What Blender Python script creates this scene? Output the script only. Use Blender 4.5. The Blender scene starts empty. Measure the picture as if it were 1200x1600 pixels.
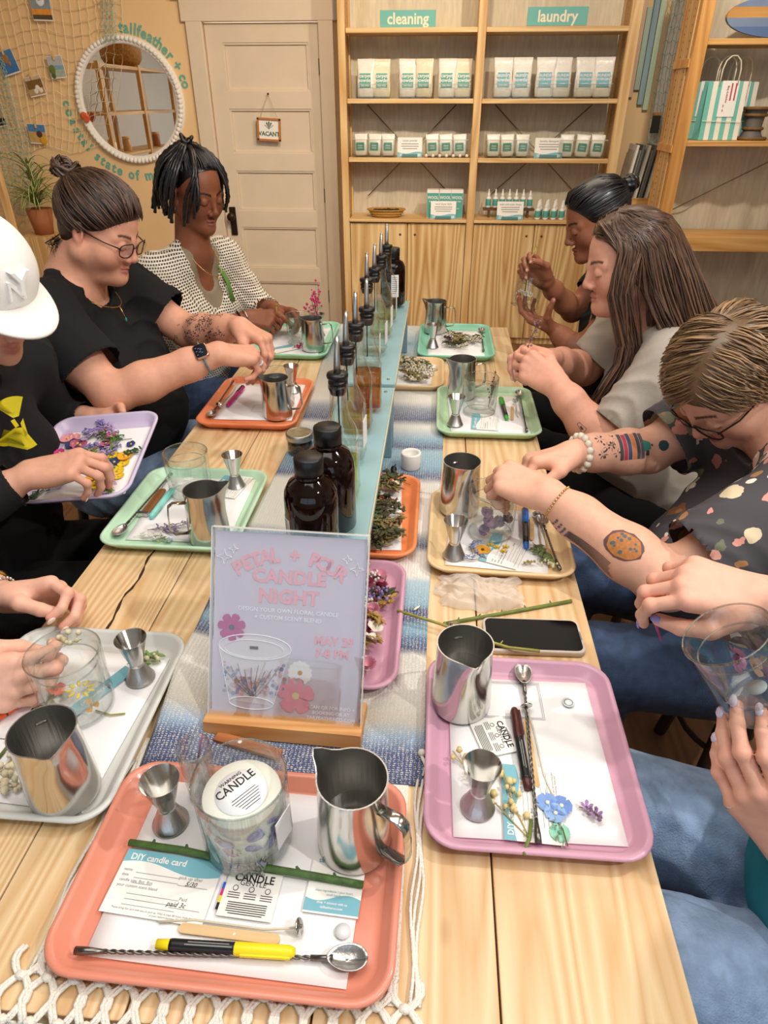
import bpy, bmesh, math, random
import numpy as np
from mathutils import Vector, Matrix, Quaternion
from mathutils.bvhtree import BVHTree
scene = bpy.context.scene
COL = scene.collection
PI = math.pi

# ------------------------------------------------------------------ camera
H_CAM, PITCH, YAW = 1.52, math.radians(31.93), math.radians(4.41)
cam_d = bpy.data.cameras.new('camera')
cam_d.sensor_fit = 'VERTICAL'; cam_d.sensor_height = 36.0
cam_d.lens = 1035.0 / 1600.0 * 36.0
cam_d.clip_start = 0.02; cam_d.clip_end = 60
cam = bpy.data.objects.new('camera', cam_d); COL.objects.link(cam)
cam.location = (0, 0, H_CAM)
cam.rotation_euler = (PI / 2 - PITCH, 0, YAW)
scene.camera = cam

# ------------------------------------------------------------------ light, exposure
scene.view_settings.view_transform = 'Standard'
scene.view_settings.look = 'None'
scene.view_settings.gamma = 1.0
scene.view_settings.use_curve_mapping = False
scene.view_settings.exposure = 0.0
scene.cycles.use_denoising = True
scene.cycles.max_bounces = 10
scene.cycles.transparent_max_bounces = 24
scene.cycles.caustics_reflective = False
scene.cycles.caustics_refractive = False
scene.cycles.sample_clamp_indirect = 6.0
world = bpy.data.worlds.new('world'); scene.world = world; world.use_nodes = True
wbg = world.node_tree.nodes['Background']
wbg.inputs['Color'].default_value = (0.72, 0.84, 1.0, 1); wbg.inputs['Strength'].default_value = 2.2

def lamp(kind, name, loc, target, power, color, size, spot=None, blend=0.6):
    d = bpy.data.lights.new(name, kind); d.energy = power; d.color = color
    if kind == 'AREA':
        d.shape = 'RECTANGLE'; d.size, d.size_y = size
    else:
        d.shadow_soft_size = size
    if kind == 'SPOT':
        d.spot_size = math.radians(spot); d.spot_blend = blend
    o = bpy.data.objects.new(name, d); COL.objects.link(o); o.location = loc
    o.rotation_euler = (Vector(target) - Vector(loc)).to_track_quat('-Z', 'Y').to_euler()
    return o
WARM = (1.0, 0.78, 0.54); NEUT = (1.0, 0.945, 0.89)
lamp('SPOT', 'track_spot', (1.35, -0.25, 2.75), (0.0, 0.95, 0.75), 80, NEUT, 0.035, 95, 0.5)
lamp('SPOT', 'track_spot', (1.45, 0.95, 2.75), (-0.25, 1.7, 0.85), 80, NEUT, 0.035, 100, 0.5)
lamp('SPOT', 'track_spot', (0.95, 2.5, 2.8), (0.15, 4.9, 1.3), 105, (1.0, 0.88, 0.74), 0.04, 95, 0.6)
lamp('SPOT', 'track_spot', (-0.15, 2.6, 2.8), (-1.5, 5.0, 1.6), 120, WARM, 0.04, 100, 0.7)
lamp('AREA', 'ceiling_panel', (-0.2, 0.6, 2.9), (-0.2, 0.6, 0), 34, (1.0, 0.95, 0.90), (1.6, 1.6))
lamp('AREA', 'ceiling_panel', (0.2, 3.0, 2.9), (0.2, 3.0, 0), 26, (1.0, 0.86, 0.70), (1.6, 1.2))

# ------------------------------------------------------------------ helpers: properties
def tag(o, label=None, cat=None, group=None, kind=None):
    if label: o['label'] = label
    if cat: o['category'] = cat
    if group: o['group'] = group
    if kind: o['kind'] = kind
    return o

def empty(name, loc=(0, 0, 0), rz=0.0, label=None, cat=None, group=None, rot=None, kind=None):
    o = bpy.data.objects.new(name, None); COL.objects.link(o)
    o.empty_display_size = 0.05; o.location = loc
    o.rotation_euler = rot if rot is not None else (0, 0, rz)
    return tag(o, label, cat, group, kind)

def place(o, loc, rz=0.0, rot=None):
    o.location = loc; o.rotation_euler = rot if rot is not None else (0, 0, rz)
    return o

def dup(o, loc=None, rz=None, label=None, group=None, parent=None, rot=None):
    c = o.copy(); COL.objects.link(c)
    if parent is not None: c.parent = parent
    if loc is not None: c.location = loc
    if rot is not None: c.rotation_euler = rot
    elif rz is not None: c.rotation_euler = (0, 0, rz)
    if label: c['label'] = label
    if group: c['group'] = group
    for ch in list(o.children):
        dup(ch, parent=c)
    return c

# ------------------------------------------------------------------ helpers: colour, materials
def lin(c):
    c /= 255.0
    return c / 12.92 if c <= 0.04045 else ((c + 0.055) / 1.055) ** 2.4
def rgb(h):
    h = h.lstrip('#')
    return tuple(lin(int(h[i:i + 2], 16)) for i in (0, 2, 4))

MATS = {}
def mat(name, col='#808080', rough=0.5, metal=0.0, spec=0.5, var=0.0, vscale=20.0, bump=0.0, bscale=200.0,
        coat=0.0, sheen=0.0, trans=0.0, attr=None, sss=0.0, stretch=(1, 1, 1), emit=0.0, ior=1.45, aniso=0.0):
    """A node material: base colour with noise variation, optional noise bump, optional colour attribute."""
    if name in MATS: return MATS[name]
    m = bpy.data.materials.new(name); m.use_nodes = True; MATS[name] = m
    nt = m.node_tree; N, L = nt.nodes, nt.links
    b = N['Principled BSDF']
    c = rgb(col) if isinstance(col, str) else col
    b.inputs['Base Color'].default_value = (*c, 1)
    b.inputs['Roughness'].default_value = rough
    b.inputs['Metallic'].default_value = metal
    b.inputs['Specular IOR Level'].default_value = spec
    b.inputs['IOR'].default_value = ior
    if coat: b.inputs['Coat Weight'].default_value = coat; b.inputs['Coat Roughness'].default_value = 0.1
    if sheen: b.inputs['Sheen Weight'].default_value = sheen
    if trans: b.inputs['Transmission Weight'].default_value = trans
    if aniso: b.inputs['Anisotropic'].default_value = aniso
    if emit:
        b.inputs['Emission Color'].default_value = (*c, 1); b.inputs['Emission Strength'].default_value = emit
    if sss:
        b.inputs['Subsurface Weight'].default_value = sss; b.inputs['Subsurface Radius'].default_value = (0.012, 0.005, 0.003)
        b.inputs['Subsurface Scale'].default_value = 0.6
    src = None
    if attr:
        a = N.new('ShaderNodeVertexColor'); a.layer_name = attr; src = a.outputs['Color']
    tc = None
    def coords():
        t = N.new('ShaderNodeTexCoord'); mp = N.new('ShaderNodeMapping'); mp.inputs['Scale'].default_value = stretch
        L.new(t.outputs['Object'], mp.inputs['Vector']); return mp.outputs['Vector']
    if var or bump: tc = coords()
    if var:
        n = N.new('ShaderNodeTexNoise'); n.inputs['Scale'].default_value = vscale; n.inputs['Detail'].default_value = 5
        L.new(tc, n.inputs['Vector'])
        mr = N.new('ShaderNodeMapRange'); mr.inputs['From Min'].default_value = 0.3; mr.inputs['From Max'].default_value = 0.7
        mr.inputs['To Min'].default_value = 1 - var; mr.inputs['To Max'].default_value = 1 + var
        L.new(n.outputs['Fac'], mr.inputs['Value'])
        mx = N.new('ShaderNodeVectorMath'); mx.operation = 'SCALE'
        if src is not None: L.new(src, mx.inputs[0])
        else: mx.inputs[0].default_value = c
        L.new(mr.outputs['Result'], mx.inputs['Scale']); src = mx.outputs['Vector']
    if src is not None: L.new(src, b.inputs['Base Color'])
    if bump:
        n2 = N.new('ShaderNodeTexNoise'); n2.inputs['Scale'].default_value = bscale; n2.inputs['Detail'].default_value = 3
        L.new(tc, n2.inputs['Vector'])
        bp = N.new('ShaderNodeBump'); bp.inputs['Strength'].default_value = bump; bp.inputs['Distance'].default_value = 0.004
        L.new(n2.outputs['Fac'], bp.inputs['Height']); L.new(bp.outputs['Normal'], b.inputs['Normal'])
    return m

def wood(name, c1, c2, axis='Y', scale=1.0, rough=0.5, ring=14.0, knots=True, bump=0.08):
    """Pine: stretched growth rings along an axis plus a few knots."""
    if name in MATS: return MATS[name]
    m = bpy.data.materials.new(name); m.use_nodes = True; MATS[name] = m
    N, L = m.node_tree.nodes, m.node_tree.links; b = N['Principled BSDF']
    b.inputs['Roughness'].default_value = rough
    t = N.new('ShaderNodeTexCoord'); mp = N.new('ShaderNodeMapping')
    st = {'X': (0.06, 1, 1), 'Y': (1, 0.06, 1), 'Z': (1, 1, 0.06)}[axis]
    mp.inputs['Scale'].default_value = tuple(v * scale for v in st)
    oi = N.new('ShaderNodeObjectInfo'); add = N.new('ShaderNodeVectorMath'); add.operation = 'MULTIPLY_ADD'
    cmb = N.new('ShaderNodeCombineXYZ')
    for k in range(3): L.new(oi.outputs['Random'], cmb.inputs[k])
    add.inputs[1].default_value = (7.3, 5.1, 3.7)
    L.new(cmb.outputs[0], add.inputs[0]); L.new(t.outputs['Object'], add.inputs[2])
    L.new(add.outputs[0], mp.inputs['Vector'])
    wv = N.new('ShaderNodeTexNoise'); wv.inputs['Scale'].default_value = 5.0; wv.inputs['Detail'].default_value = 2
    L.new(mp.outputs[0], wv.inputs['Vector'])
    mul = N.new('ShaderNodeMath'); mul.operation = 'MULTIPLY'; mul.inputs[1].default_value = ring
    L.new(wv.outputs['Fac'], mul.inputs[0])
    fr = N.new('ShaderNodeMath'); fr.operation = 'PINGPONG'; fr.inputs[1].default_value = 0.5; L.new(mul.outputs[0], fr.inputs[0])
    fine = N.new('ShaderNodeTexNoise'); fine.inputs['Scale'].default_value = 90.0; fine.inputs['Detail'].default_value = 3
    L.new(mp.outputs[0], fine.inputs['Vector'])
    mixf = N.new('ShaderNodeMath'); mixf.operation = 'MULTIPLY_ADD'; mixf.inputs[1].default_value = 0.35
    L.new(fine.outputs['Fac'], mixf.inputs[0]); L.new(fr.outputs[0], mixf.inputs[2])
    cr = N.new('ShaderNodeValToRGB'); cr.color_ramp.elements[0].color = (*rgb(c1), 1); cr.color_ramp.elements[1].color = (*rgb(c2), 1)
    cr.color_ramp.elements[0].position = 0.15; cr.color_ramp.elements[1].position = 0.72
    L.new(mixf.outputs[0], cr.inputs[0]); out = cr.outputs[0]
    if knots:
        mk = N.new('ShaderNodeMapping'); st2 = {'X': (.45, 1, 1), 'Y': (1, .45, 1), 'Z': (1, 1, .45)}[axis]
        mk.inputs['Scale'].default_value = tuple(v * scale for v in st2); L.new(add.outputs[0], mk.inputs['Vector'])
        vo = N.new('ShaderNodeTexVoronoi'); vo.inputs['Scale'].default_value = 3.6; L.new(mk.outputs[0], vo.inputs['Vector'])
        kr = N.new('ShaderNodeValToRGB'); kr.color_ramp.elements[0].color = (0.75, 0.75, 0.75, 1); kr.color_ramp.elements[0].position = 0.02
        kr.color_ramp.elements[1].color = (0, 0, 0, 1); kr.color_ramp.elements[1].position = 0.06
        L.new(vo.outputs['Distance'], kr.inputs[0])
        mx = N.new('ShaderNodeMix'); mx.data_type = 'RGBA'
        L.new(kr.outputs[0], mx.inputs[0]); L.new(out, mx.inputs[6]); mx.inputs[7].default_value = (*rgb('#8a5a30'), 1); out = mx.outputs[2]
    L.new(out, b.inputs['Base Color'])
    if bump:
        bp = N.new('ShaderNodeBump'); bp.inputs['Strength'].default_value = bump; bp.inputs['Distance'].default_value = 0.002
        L.new(mixf.outputs[0], bp.inputs['Height']); L.new(bp.outputs[0], b.inputs['Normal'])
    return m

def glass_mat(name, tint='#ffffff', refl=1.0, rough=0.02):
    """Thin-walled glass: clear transmission with Fresnel reflection."""
    if name in MATS: return MATS[name]
    m = bpy.data.materials.new(name); m.use_nodes = True; MATS[name] = m
    N, L = m.node_tree.nodes, m.node_tree.links
    for n in list(N): N.remove(n)
    o = N.new('ShaderNodeOutputMaterial'); t = N.new('ShaderNodeBsdfTransparent'); g = N.new('ShaderNodeBsdfGlossy')
    t.inputs[0].default_value = (*rgb(tint), 1); g.inputs['Roughness'].default_value = rough
    lw = N.new('ShaderNodeLayerWeight'); lw.inputs['Blend'].default_value = 0.35
    mr = N.new('ShaderNodeMapRange'); mr.inputs['To Min'].default_value = 0.06 * refl; mr.inputs['To Max'].default_value = min(1, 0.85 * refl)
    pw = N.new('ShaderNodeMath'); pw.operation = 'POWER'; pw.inputs[1].default_value = 2.0
    L.new(lw.outputs['Facing'], pw.inputs[0]); L.new(pw.outputs[0], mr.inputs['Value'])
    mx = N.new('ShaderNodeMixShader'); L.new(mr.outputs[0], mx.inputs[0]); L.new(t.outputs[0], mx.inputs[1]); L.new(g.outputs[0], mx.inputs[2])
    L.new(mx.outputs[0], o.inputs['Surface'])
    return m

# ------------------------------------------------------------------ helpers: mesh building
class MB:
    """Collects shapes with per-face material slots; build() links them as ONE mesh object."""
    def __init__(s): s.v = []; s.f = []; s.m = []; s.sm = []; s.mats = []
    def slot(s, m):
        if m not in s.mats: s.mats.append(m)
        return s.mats.index(m)
    def add(s, vs, fs, m, smooth=True, M=None):
        o = len(s.v); k = s.slot(m)
        if M is not None: vs = [tuple(M @ Vector(p)) for p in vs]
        s.v += [tuple(p) for p in vs]
        s.f += [tuple(i + o for i in f) for f in fs]; s.m += [k] * len(fs); s.sm += [smooth] * len(fs)
        return s
    def box(s, c, d, m, M=None, bev=0.0):
        x, y, z = (v / 2 for v in d); cx, cy, cz = c
        if bev <= 0:
            vs = [(cx + i * x, cy + j * y, cz + k * z) for i in (-1, 1) for j in (-1, 1) for k in (-1, 1)]
            fs = [(0, 1, 3, 2), (4, 6, 7, 5), (0, 4, 5, 1), (2, 3, 7, 6), (0, 2, 6, 4), (1, 5, 7, 3)]
            return s.add(vs, fs, m, False, M)
        b = min(bev, x * .95, y * .95, z * .95)
        bm = bmesh.new(); bmesh.ops.create_cube(bm, size=1)
        for v in bm.verts: v.co = Vector((v.co.x * 2 * x, v.co.y * 2 * y, v.co.z * 2 * z))
        bmesh.ops.bevel(bm, geom=bm.edges[:], offset=b, segments=2, affect='EDGES', profile=0.5)
        bm.verts.index_update()
        vs = [(v.co.x + cx, v.co.y + cy, v.co.z + cz) for v in bm.verts]; fs = [tuple(v.index for v in f.verts) for f in bm.faces]
        bm.free(); return s.add(vs, fs, m, False, M)
    def lathe(s, prof, m, n=24, M=None, smooth=True, close=False):
        """prof: (r, z) pairs bottom to top along the axis z."""
        vs, fs = [], []
        for r, z in prof:
            r = max(r, 1e-5)
            vs += [(r * math.cos(2 * PI * k / n), r * math.sin(2 * PI * k / n), z) for k in range(n)]
        for i in range(len(prof) - 1):
            for k in range(n):
                a, b2 = i * n + k, i * n + (k + 1) % n
                fs.append((a, b2, b2 + n, a + n))
        return s.add(vs, fs, m, smooth, M)
    def tube(s, pts, r, m, n=6, M=None, cap=True, flat=1.0, normal=None):
        """tube through points; r a number or list; flat squashes the section along its second axis."""
        P = [Vector(p) for p in pts]; k = len(P)
        rs = [r] * k if isinstance(r, (int, float)) else list(r)
        vs, fs = [], []; u = None
        for i, p in enumerate(P):
            t = (P[min(i + 1, k - 1)] - P[max(i - 1, 0)])
            t = t.normalized() if t.length > 1e-9 else Vector((0, 0, 1))
            if u is None:
                a = Vector(normal) if normal is not None else (Vector((0, 0, 1)) if abs(t.z) < .9 else Vector((1, 0, 0)))
                u = (a - t * a.dot(t)).normalized()
            else:
                u = u - t * u.dot(t); u = u.normalized() if u.length > 1e-9 else Vector((1, 0, 0))
            w = t.cross(u)
            for j in range(n):
                c, sn = math.cos(2 * PI * j / n), math.sin(2 * PI * j / n)
                vs.append(p + u * (rs[i] * sn * flat) + w * (rs[i] * c))
        for i in range(k - 1):
            for j in range(n):
                a, b = i * n + j, i * n + (j + 1) % n
                fs.append((a, b, b + n, a + n))
        if cap: fs.append(tuple(range(n - 1, -1, -1))); fs.append(tuple(range((k - 1) * n, k * n)))
        return s.add(vs, fs, m, n > 4, M)
    def sphere(s, c, r, m, n=10, M=None):
        rx, ry, rz = (r, r, r) if isinstance(r, (int, float)) else r
        vs, fs = [], []; h = max(4, n // 2 + 1)
        for i in range(h + 1):
            th = PI * i / h
            for k in range(n):
                vs.append((c[0] + rx * math.sin(th) * math.cos(2 * PI * k / n), c[1] + ry * math.sin(th) * math.sin(2 * PI * k / n), c[2] - rz * math.cos(th)))
        for i in range(h):
            for k in range(n):
                a, b = i * n + k, i * n + (k + 1) % n
                fs.append((a, b, b + n, a + n))
        return s.add(vs, fs, m, True, M)
    def prism(s, outline, z0, z1, m, M=None, smooth=False):
        n = len(outline); vs = [(x, y, z0) for x, y in outline] + [(x, y, z1) for x, y in outline]
        fs = [tuple(range(n - 1, -1, -1)), tuple(range(n, 2 * n))] + [(i, (i + 1) % n, (i + 1) % n + n, i + n) for i in range(n)]
        return s.add(vs, fs, m, smooth, M)
    def loft(s, loops, m, M=None, cap0=False, cap1=False, smooth=True):
        n = len(loops[0]); vs = [p for l in loops for p in l]; fs = []
        for i in range(len(loops) - 1):
            for k in range(n):
                a, b = i * n + k, i * n + (k + 1) % n
                fs.append((a, b, b + n, a + n))
        if cap0: fs.append(tuple(range(n - 1, -1, -1)))
        if cap1: fs.append(tuple(range((len(loops) - 1) * n, len(loops) * n)))
        return s.add(vs, fs, m, smooth, M)
    def sheet(s, fn, nu, nv, m, M=None, smooth=True):
        vs = [fn(i / nu, j / nv) for i in range(nu + 1) for j in range(nv + 1)]; w = nv + 1
        fs = [(i * w + j, (i + 1) * w + j, (i + 1) * w + j + 1, i * w + j + 1) for i in range(nu) for j in range(nv)]
        return s.add(vs, fs, m, smooth, M)
    def mesh(s, name):
        me = bpy.data.meshes.new(name); me.from_pydata(s.v, [], s.f)
        for m in s.mats: me.materials.append(m)
        if s.f:
            me.polygons.foreach_set('material_index', s.m); me.polygons.foreach_set('use_smooth', s.sm)
        me.update(); return me
    def build(s, name, parent=None, loc=None, rz=None, rot=None):
        o = bpy.data.objects.new(name, s.mesh(name)); COL.objects.link(o)
        if parent is not None: o.parent = parent
        if loc is not None: o.location = loc
        if rot is not None: o.rotation_euler = rot
        elif rz is not None: o.rotation_euler = (0, 0, rz)
        return o

def T(x=0, y=0, z=0, rx=0, ry=0, rz=0, s=1.0):
    return Matrix.Translation((x, y, z)) @ Matrix.Rotation(rz, 4, 'Z') @ Matrix.Rotation(ry, 4, 'Y') @ Matrix.Rotation(rx, 4, 'X') @ Matrix.Scale(s, 4)

def rrect(w, h, r, n=6):
    o = []
    for cx, cy, a0 in ((w / 2 - r, h / 2 - r, 0), (-w / 2 + r, h / 2 - r, 90), (-w / 2 + r, -h / 2 + r, 180), (w / 2 - r, -h / 2 + r, 270)):
        for k in range(n + 1):
            a = math.radians(a0 + 90 * k / n); o.append((cx + r * math.cos(a), cy + r * math.sin(a)))
    return o

TXT = {}
def text(mb, s, size, m, M, align='CENTER', bold=0.0, depth=0.0, width=1.0, spacing=1.0, shear=0.0):
    """Lay lettering flat in the xy plane of M."""
    key = (s, align, bold, depth, spacing, shear)
    if key not in TXT:
        cu = bpy.data.curves.new('txt', 'FONT'); cu.body = s; cu.align_x = align; cu.align_y = 'CENTER'
        cu.offset = bold; cu.extrude = depth; cu.resolution_u = 2; cu.space_character = spacing; cu.shear = shear
        ob = bpy.data.objects.new('txt', cu); me = bpy.data.meshes.new_from_object(ob)
        TXT[key] = ([tuple(v.co) for v in me.vertices], [tuple(p.vertices) for p in me.polygons])
        bpy.data.objects.remove(ob); bpy.data.curves.remove(cu); bpy.data.meshes.remove(me)
    vs, fs = TXT[key]
    mb.add([(x * size * width, y * size, z * size) for x, y, z in vs], fs, m, False, M)

def arc_text(parent, s, size, m, c, R, a_mid, M, step=None, bold=0.0, inward=False, width=1.0, da=None):
    """Letters one by one round a circle (angles in degrees, clockwise reading)."""
    step = step or size * 0.62
    adv = [(.32 if ch in 'il tf' else .56 if ch not in 'mw' else .85) * size * width for ch in s]
    tot = sum(adv); pos = -tot / 2
    for ch, w in zip(s, adv):
        p = pos + w / 2; pos += w
        if ch == ' ': continue
        a = math.radians(a_mid) + (p / R if inward else -p / R)
        rot = a - PI / 2 if not inward else a + PI / 2
        q = MB(); text(q, ch, size, m, M @ T(c[0] + R * math.cos(a), c[1] + R * math.sin(a), 0, rz=rot), bold=bold, depth=.02, width=.92); q.build('letter', parent)

def rnd(a, b): return random.uniform(a, b)
random.seed(7)
# ================================================================== SETTING
YW = 5.12                                   # face of the back wall
WALLM = Matrix.Rotation(PI / 2, 4, 'X')     # local xy -> wall plane facing the camera
def onwall(x, y, z, rz=0.0): return T(x, y, z) @ WALLM @ Matrix.Rotation(rz, 4, 'Z')

m_wall = mat('wall_paint', '#ecca98', 0.75, var=0.03, vscale=3, bump=0.15, bscale=60)
m_wall2 = mat('wall_paint_plain', '#efe8da', 0.8, var=0.02, vscale=3)
m_paint = mat('door_paint', '#dfd0b8', 0.45, var=0.03, vscale=6, bump=0.1, bscale=90)
m_floor = wood('floor_wood', '#6b4a30', '#8a6240', 'Y', 1.0, 0.45, knots=False)
m_ceil = mat('ceiling_paint', '#efe9dd', 0.85)
m_black = mat('black_plastic', '#101010', 0.4)
m_bronze = mat('dark_bronze', '#3a2c22', 0.4, metal=0.7)
m_pine = wood('pine', '#e8c890', '#c99a5c', 'X', 1.0, 0.5)
m_pinez = wood('pine_upright', '#e8c890', '#c99a5c', 'Z', 1.0, 0.5)
m_pinez2 = wood('pine_doors', '#eccf98', '#b98a4e', 'Z', 0.8, 0.45, ring=18, knots=True)
m_pegb = wood('pine_peg_strip', '#d9b47a', '#b9854a', 'Z', 1.0, 0.55, knots=False)
m_white = mat('white_paint', '#f2efe8', 0.5)
m_teal = mat('teal_print', '#6fb5ad', 0.6)
m_teal2 = mat('teal_label', '#5aa79b', 0.55)
m_blueteal = mat('sea_blue_print', '#79b6c4', 0.55)
m_card = mat('white_card', '#f4f1ea', 0.6)
m_cream = mat('cream_ink', '#f3e6c8', 0.6)
m_grey = mat('grey_ink', '#8b8b88', 0.7)
m_ink = mat('black_ink', '#1a1a1c', 0.6)
m_wletter = mat('wall_letter_teal', '#6fae9f', 0.6)
m_wire = mat('steel_wire', '#8d8577', 0.4, metal=0.8)
m_acryl = glass_mat('clear_acrylic', '#f4f4f0', 0.55, 0.08)
m_linen = mat('linen_curtain', '#dad0b8', 0.9, var=0.10, vscale=60, bump=0.4, bscale=300, stretch=(1, 1, .15))

def struct(name, mb, parent=None, **k):
    o = mb.build(name, parent, **k); o['kind'] = 'structure'; return o
floor = MB(); floor.box((-0.4, 1.3, -0.05), (6.4, 8.4, 0.1), m_floor); struct('floor', floor)
c = MB(); c.box((-0.4, 1.3, 3.0), (6.4, 8.4, 0.1), m_ceil); struct('ceiling', c)
b = MB()                                     # back wall with the door opening left free
b.box(((-3.6 - 1.56) / 2, YW + 0.1, 1.48), (2.04, 0.2, 2.96), m_wall)
b.box(((-0.805 + 2.8) / 2, YW + 0.1, 1.48), (3.605, 0.2, 2.96), m_wall)
b.box(((-1.56 - .805) / 2, YW + 0.1, (1.94 + 2.96) / 2), (.755, 0.2, 1.02), m_wall)
struct('wall_back', b)
b = MB(); b.box((-3.55, 1.3, 1.48), (0.1, 7.6, 2.96), m_wall2); struct('wall_left', b)
b = MB(); b.box((2.75, 1.3, 1.48), (0.1, 7.6, 2.96), m_wall2); struct('wall_right', b)
b = MB()                                     # rear wall with a shop window
b.box((-2.95, -2.6, 1.48), (1.1, 0.2, 2.96), m_wall2); b.box((2.25, -2.6, 1.48), (0.9, 0.2, 2.96), m_wall2)
b.box((-0.3, -2.6, 0.4), (4.2, 0.2, 0.8), m_wall2); b.box((-0.3, -2.6, 2.7), (4.2, 0.2, 0.52), m_wall2)
struct('wall_rear', b)
w = empty('window_1', (0, 0, 0), kind='structure')
for x in (-2.36, -0.3, 1.76):
    f = MB(); f.box((x, -2.6, 1.62), (0.08, 0.12, 1.64), m_white); f.build('mullion', w)
f = MB(); f.box((-0.3, -2.6, 0.83), (4.2, 0.16, 0.06), m_white); f.build('sill', w)
f = MB(); f.box((-0.3, -2.6, 2.42), (4.2, 0.12, 0.06), m_white); f.build('head_rail', w)
for x0, x1 in ((-2.32, -0.34), (-0.26, 1.72)):
    f = MB(); f.box(((x0 + x1) / 2, -2.6, 1.62), (x1 - x0, 0.006, 1.56), glass_mat('window_pane', '#f2f7f8', 0.5)); f.build('pane', w)
f = MB(); f.box((-2.6, YW - 0.01, 0.06), (1.85, 0.02, 0.12), m_paint); struct('baseboard_back', f)

# ---- door and casing
d = empty('door_1', (0, 0, 0), kind='structure')
DX0, DX1, DZ = -1.551, -0.815, 1.932
pz = [(1.83, 1.565), (1.465, 1.20), (1.093, 0.833), (0.725, 0.44), (0.34, 0.10)]
f = MB(); yd = YW + 0.035
f.box(((DX0 - 1.444) / 2, yd, DZ / 2), (-1.444 - DX0, 0.04, DZ), m_paint)
f.box(((DX1 - 0.885) / 2, yd, DZ / 2), (DX1 + 0.885, 0.04, DZ), m_paint)
zs = [DZ] + [v for p in pz for v in p] + [0.01]
for k in range(0, len(zs), 2):
    f.box(((-1.444 - .885) / 2, yd, (zs[k] + zs[k + 1]) / 2), (0.559, 0.04, zs[k] - zs[k + 1]), m_paint)
f.build('door_frame', d)
for z1, z0 in pz:
    q = MB(); q.box(((-1.444 - .885) / 2, yd + 0.008, (z0 + z1) / 2), (0.56, 0.016, z1 - z0), m_paint)
    for (cx, cz, w_, h_) in ((-1.1645, z1 - .006, .559, .012), (-1.1645, z0 + .006, .559, .012), (-1.438, (z0 + z1) / 2, .0125, z1 - z0 - .026), (-.891, (z0 + z1) / 2, .0125, z1 - z0 - .026)):
        q.box((cx, yd - 0.006, cz), (w_, 0.016, h_), m_paint)
    q.build('door_panel', d)
q = MB(); q.box((-1.497, YW + 0.008, 0.765), (0.045, 0.014, 0.19), m_bronze, bev=.004); q.build('lock_plate', d)
q = MB(); q.lathe([(0.011, 0), (0.010, .03), (.024, .038), (.029, .05), (.027, .064), (.015, .07), (0, .071)], m_bronze, 16, onwall(-1.497, YW + .004, 0.80)); q.build('door_knob', d)
for z in (1.70, 0.94, 0.24):
    q = MB(); q.tube([(-0.812, YW + .004, z - .045), (-0.812, YW + .004, z + .045)], 0.008, m_black, 8); q.build('hinge', d)
for name, c_, s_ in (('trim_1', (-1.607, YW - .012, .97), (.105, .03, 1.94)), ('trim_2', (-0.763, YW - .012, .97), (.095, .03, 1.94)), ('trim_3', (-1.185, YW - .012, 2.0), (1.0, .035, .125)), ('trim_4', (-1.185, YW - .025, 2.075), (1.06, .06, .035))):
    q = MB(); q.box(c_, s_, m_paint, bev=.004); struct(name, q)

# ---- hanging VACANT sign
sg = empty('hanging_sign', (-1.176, YW, 1.345), label='small wooden framed sign reading VACANT hung by string on the door', cat='sign')
sg.rotation_euler = (0, math.radians(3), 0)
q = MB()
mf = mat('sign_frame_wood', '#b9793e', 0.5)
for c_, s_ in (((0, -.012, .062), (.16, .016, .012)), ((0, -.012, -.062), (.16, .016, .012)), ((-.074, -.012, 0), (.012, .016, .13)), ((.074, -.012, 0), (.012, .016, .13))): q.box(c_, s_, mf)
q.build('frame', sg)
q = MB(); q.box((0, -.008, 0), (.14, .006, .115), m_card); q.build('board', sg)
q = MB(); text(q, 'VACANT', .036, mat('sign_green', '#4d6b52', .6), onwall(0, -.0125, -.026), bold=.03)
for k in range(5):
    a = math.radians(-60 + 30 * k); q.add([(0, -.0125, .0), (.03 * math.sin(a) - .006 * math.cos(a), -.0125, .008 + .034 * math.cos(a)), (.036 * math.sin(a), -.0125, .008 + .042 * math.cos(a)), (.03 * math.sin(a) + .006 * math.cos(a), -.0125, .008 + .034 * math.cos(a))], [(0, 1, 2, 3)], MATS['sign_green'], False)
q.build('lettering', sg)
q = MB(); ms = mat('string', '#b9a98c', .8)
q.tube([(-.06, -.012, .068), (0, -.008, .205)], .0014, ms, 4); q.tube([(.06, -.012, .068), (0, -.008, .205)], .0014, ms, 4); q.build('string', sg)
q = MB(); q.sphere((0, -.006, .205), .007, m_bronze, 8); q.build('nail', sg)

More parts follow.
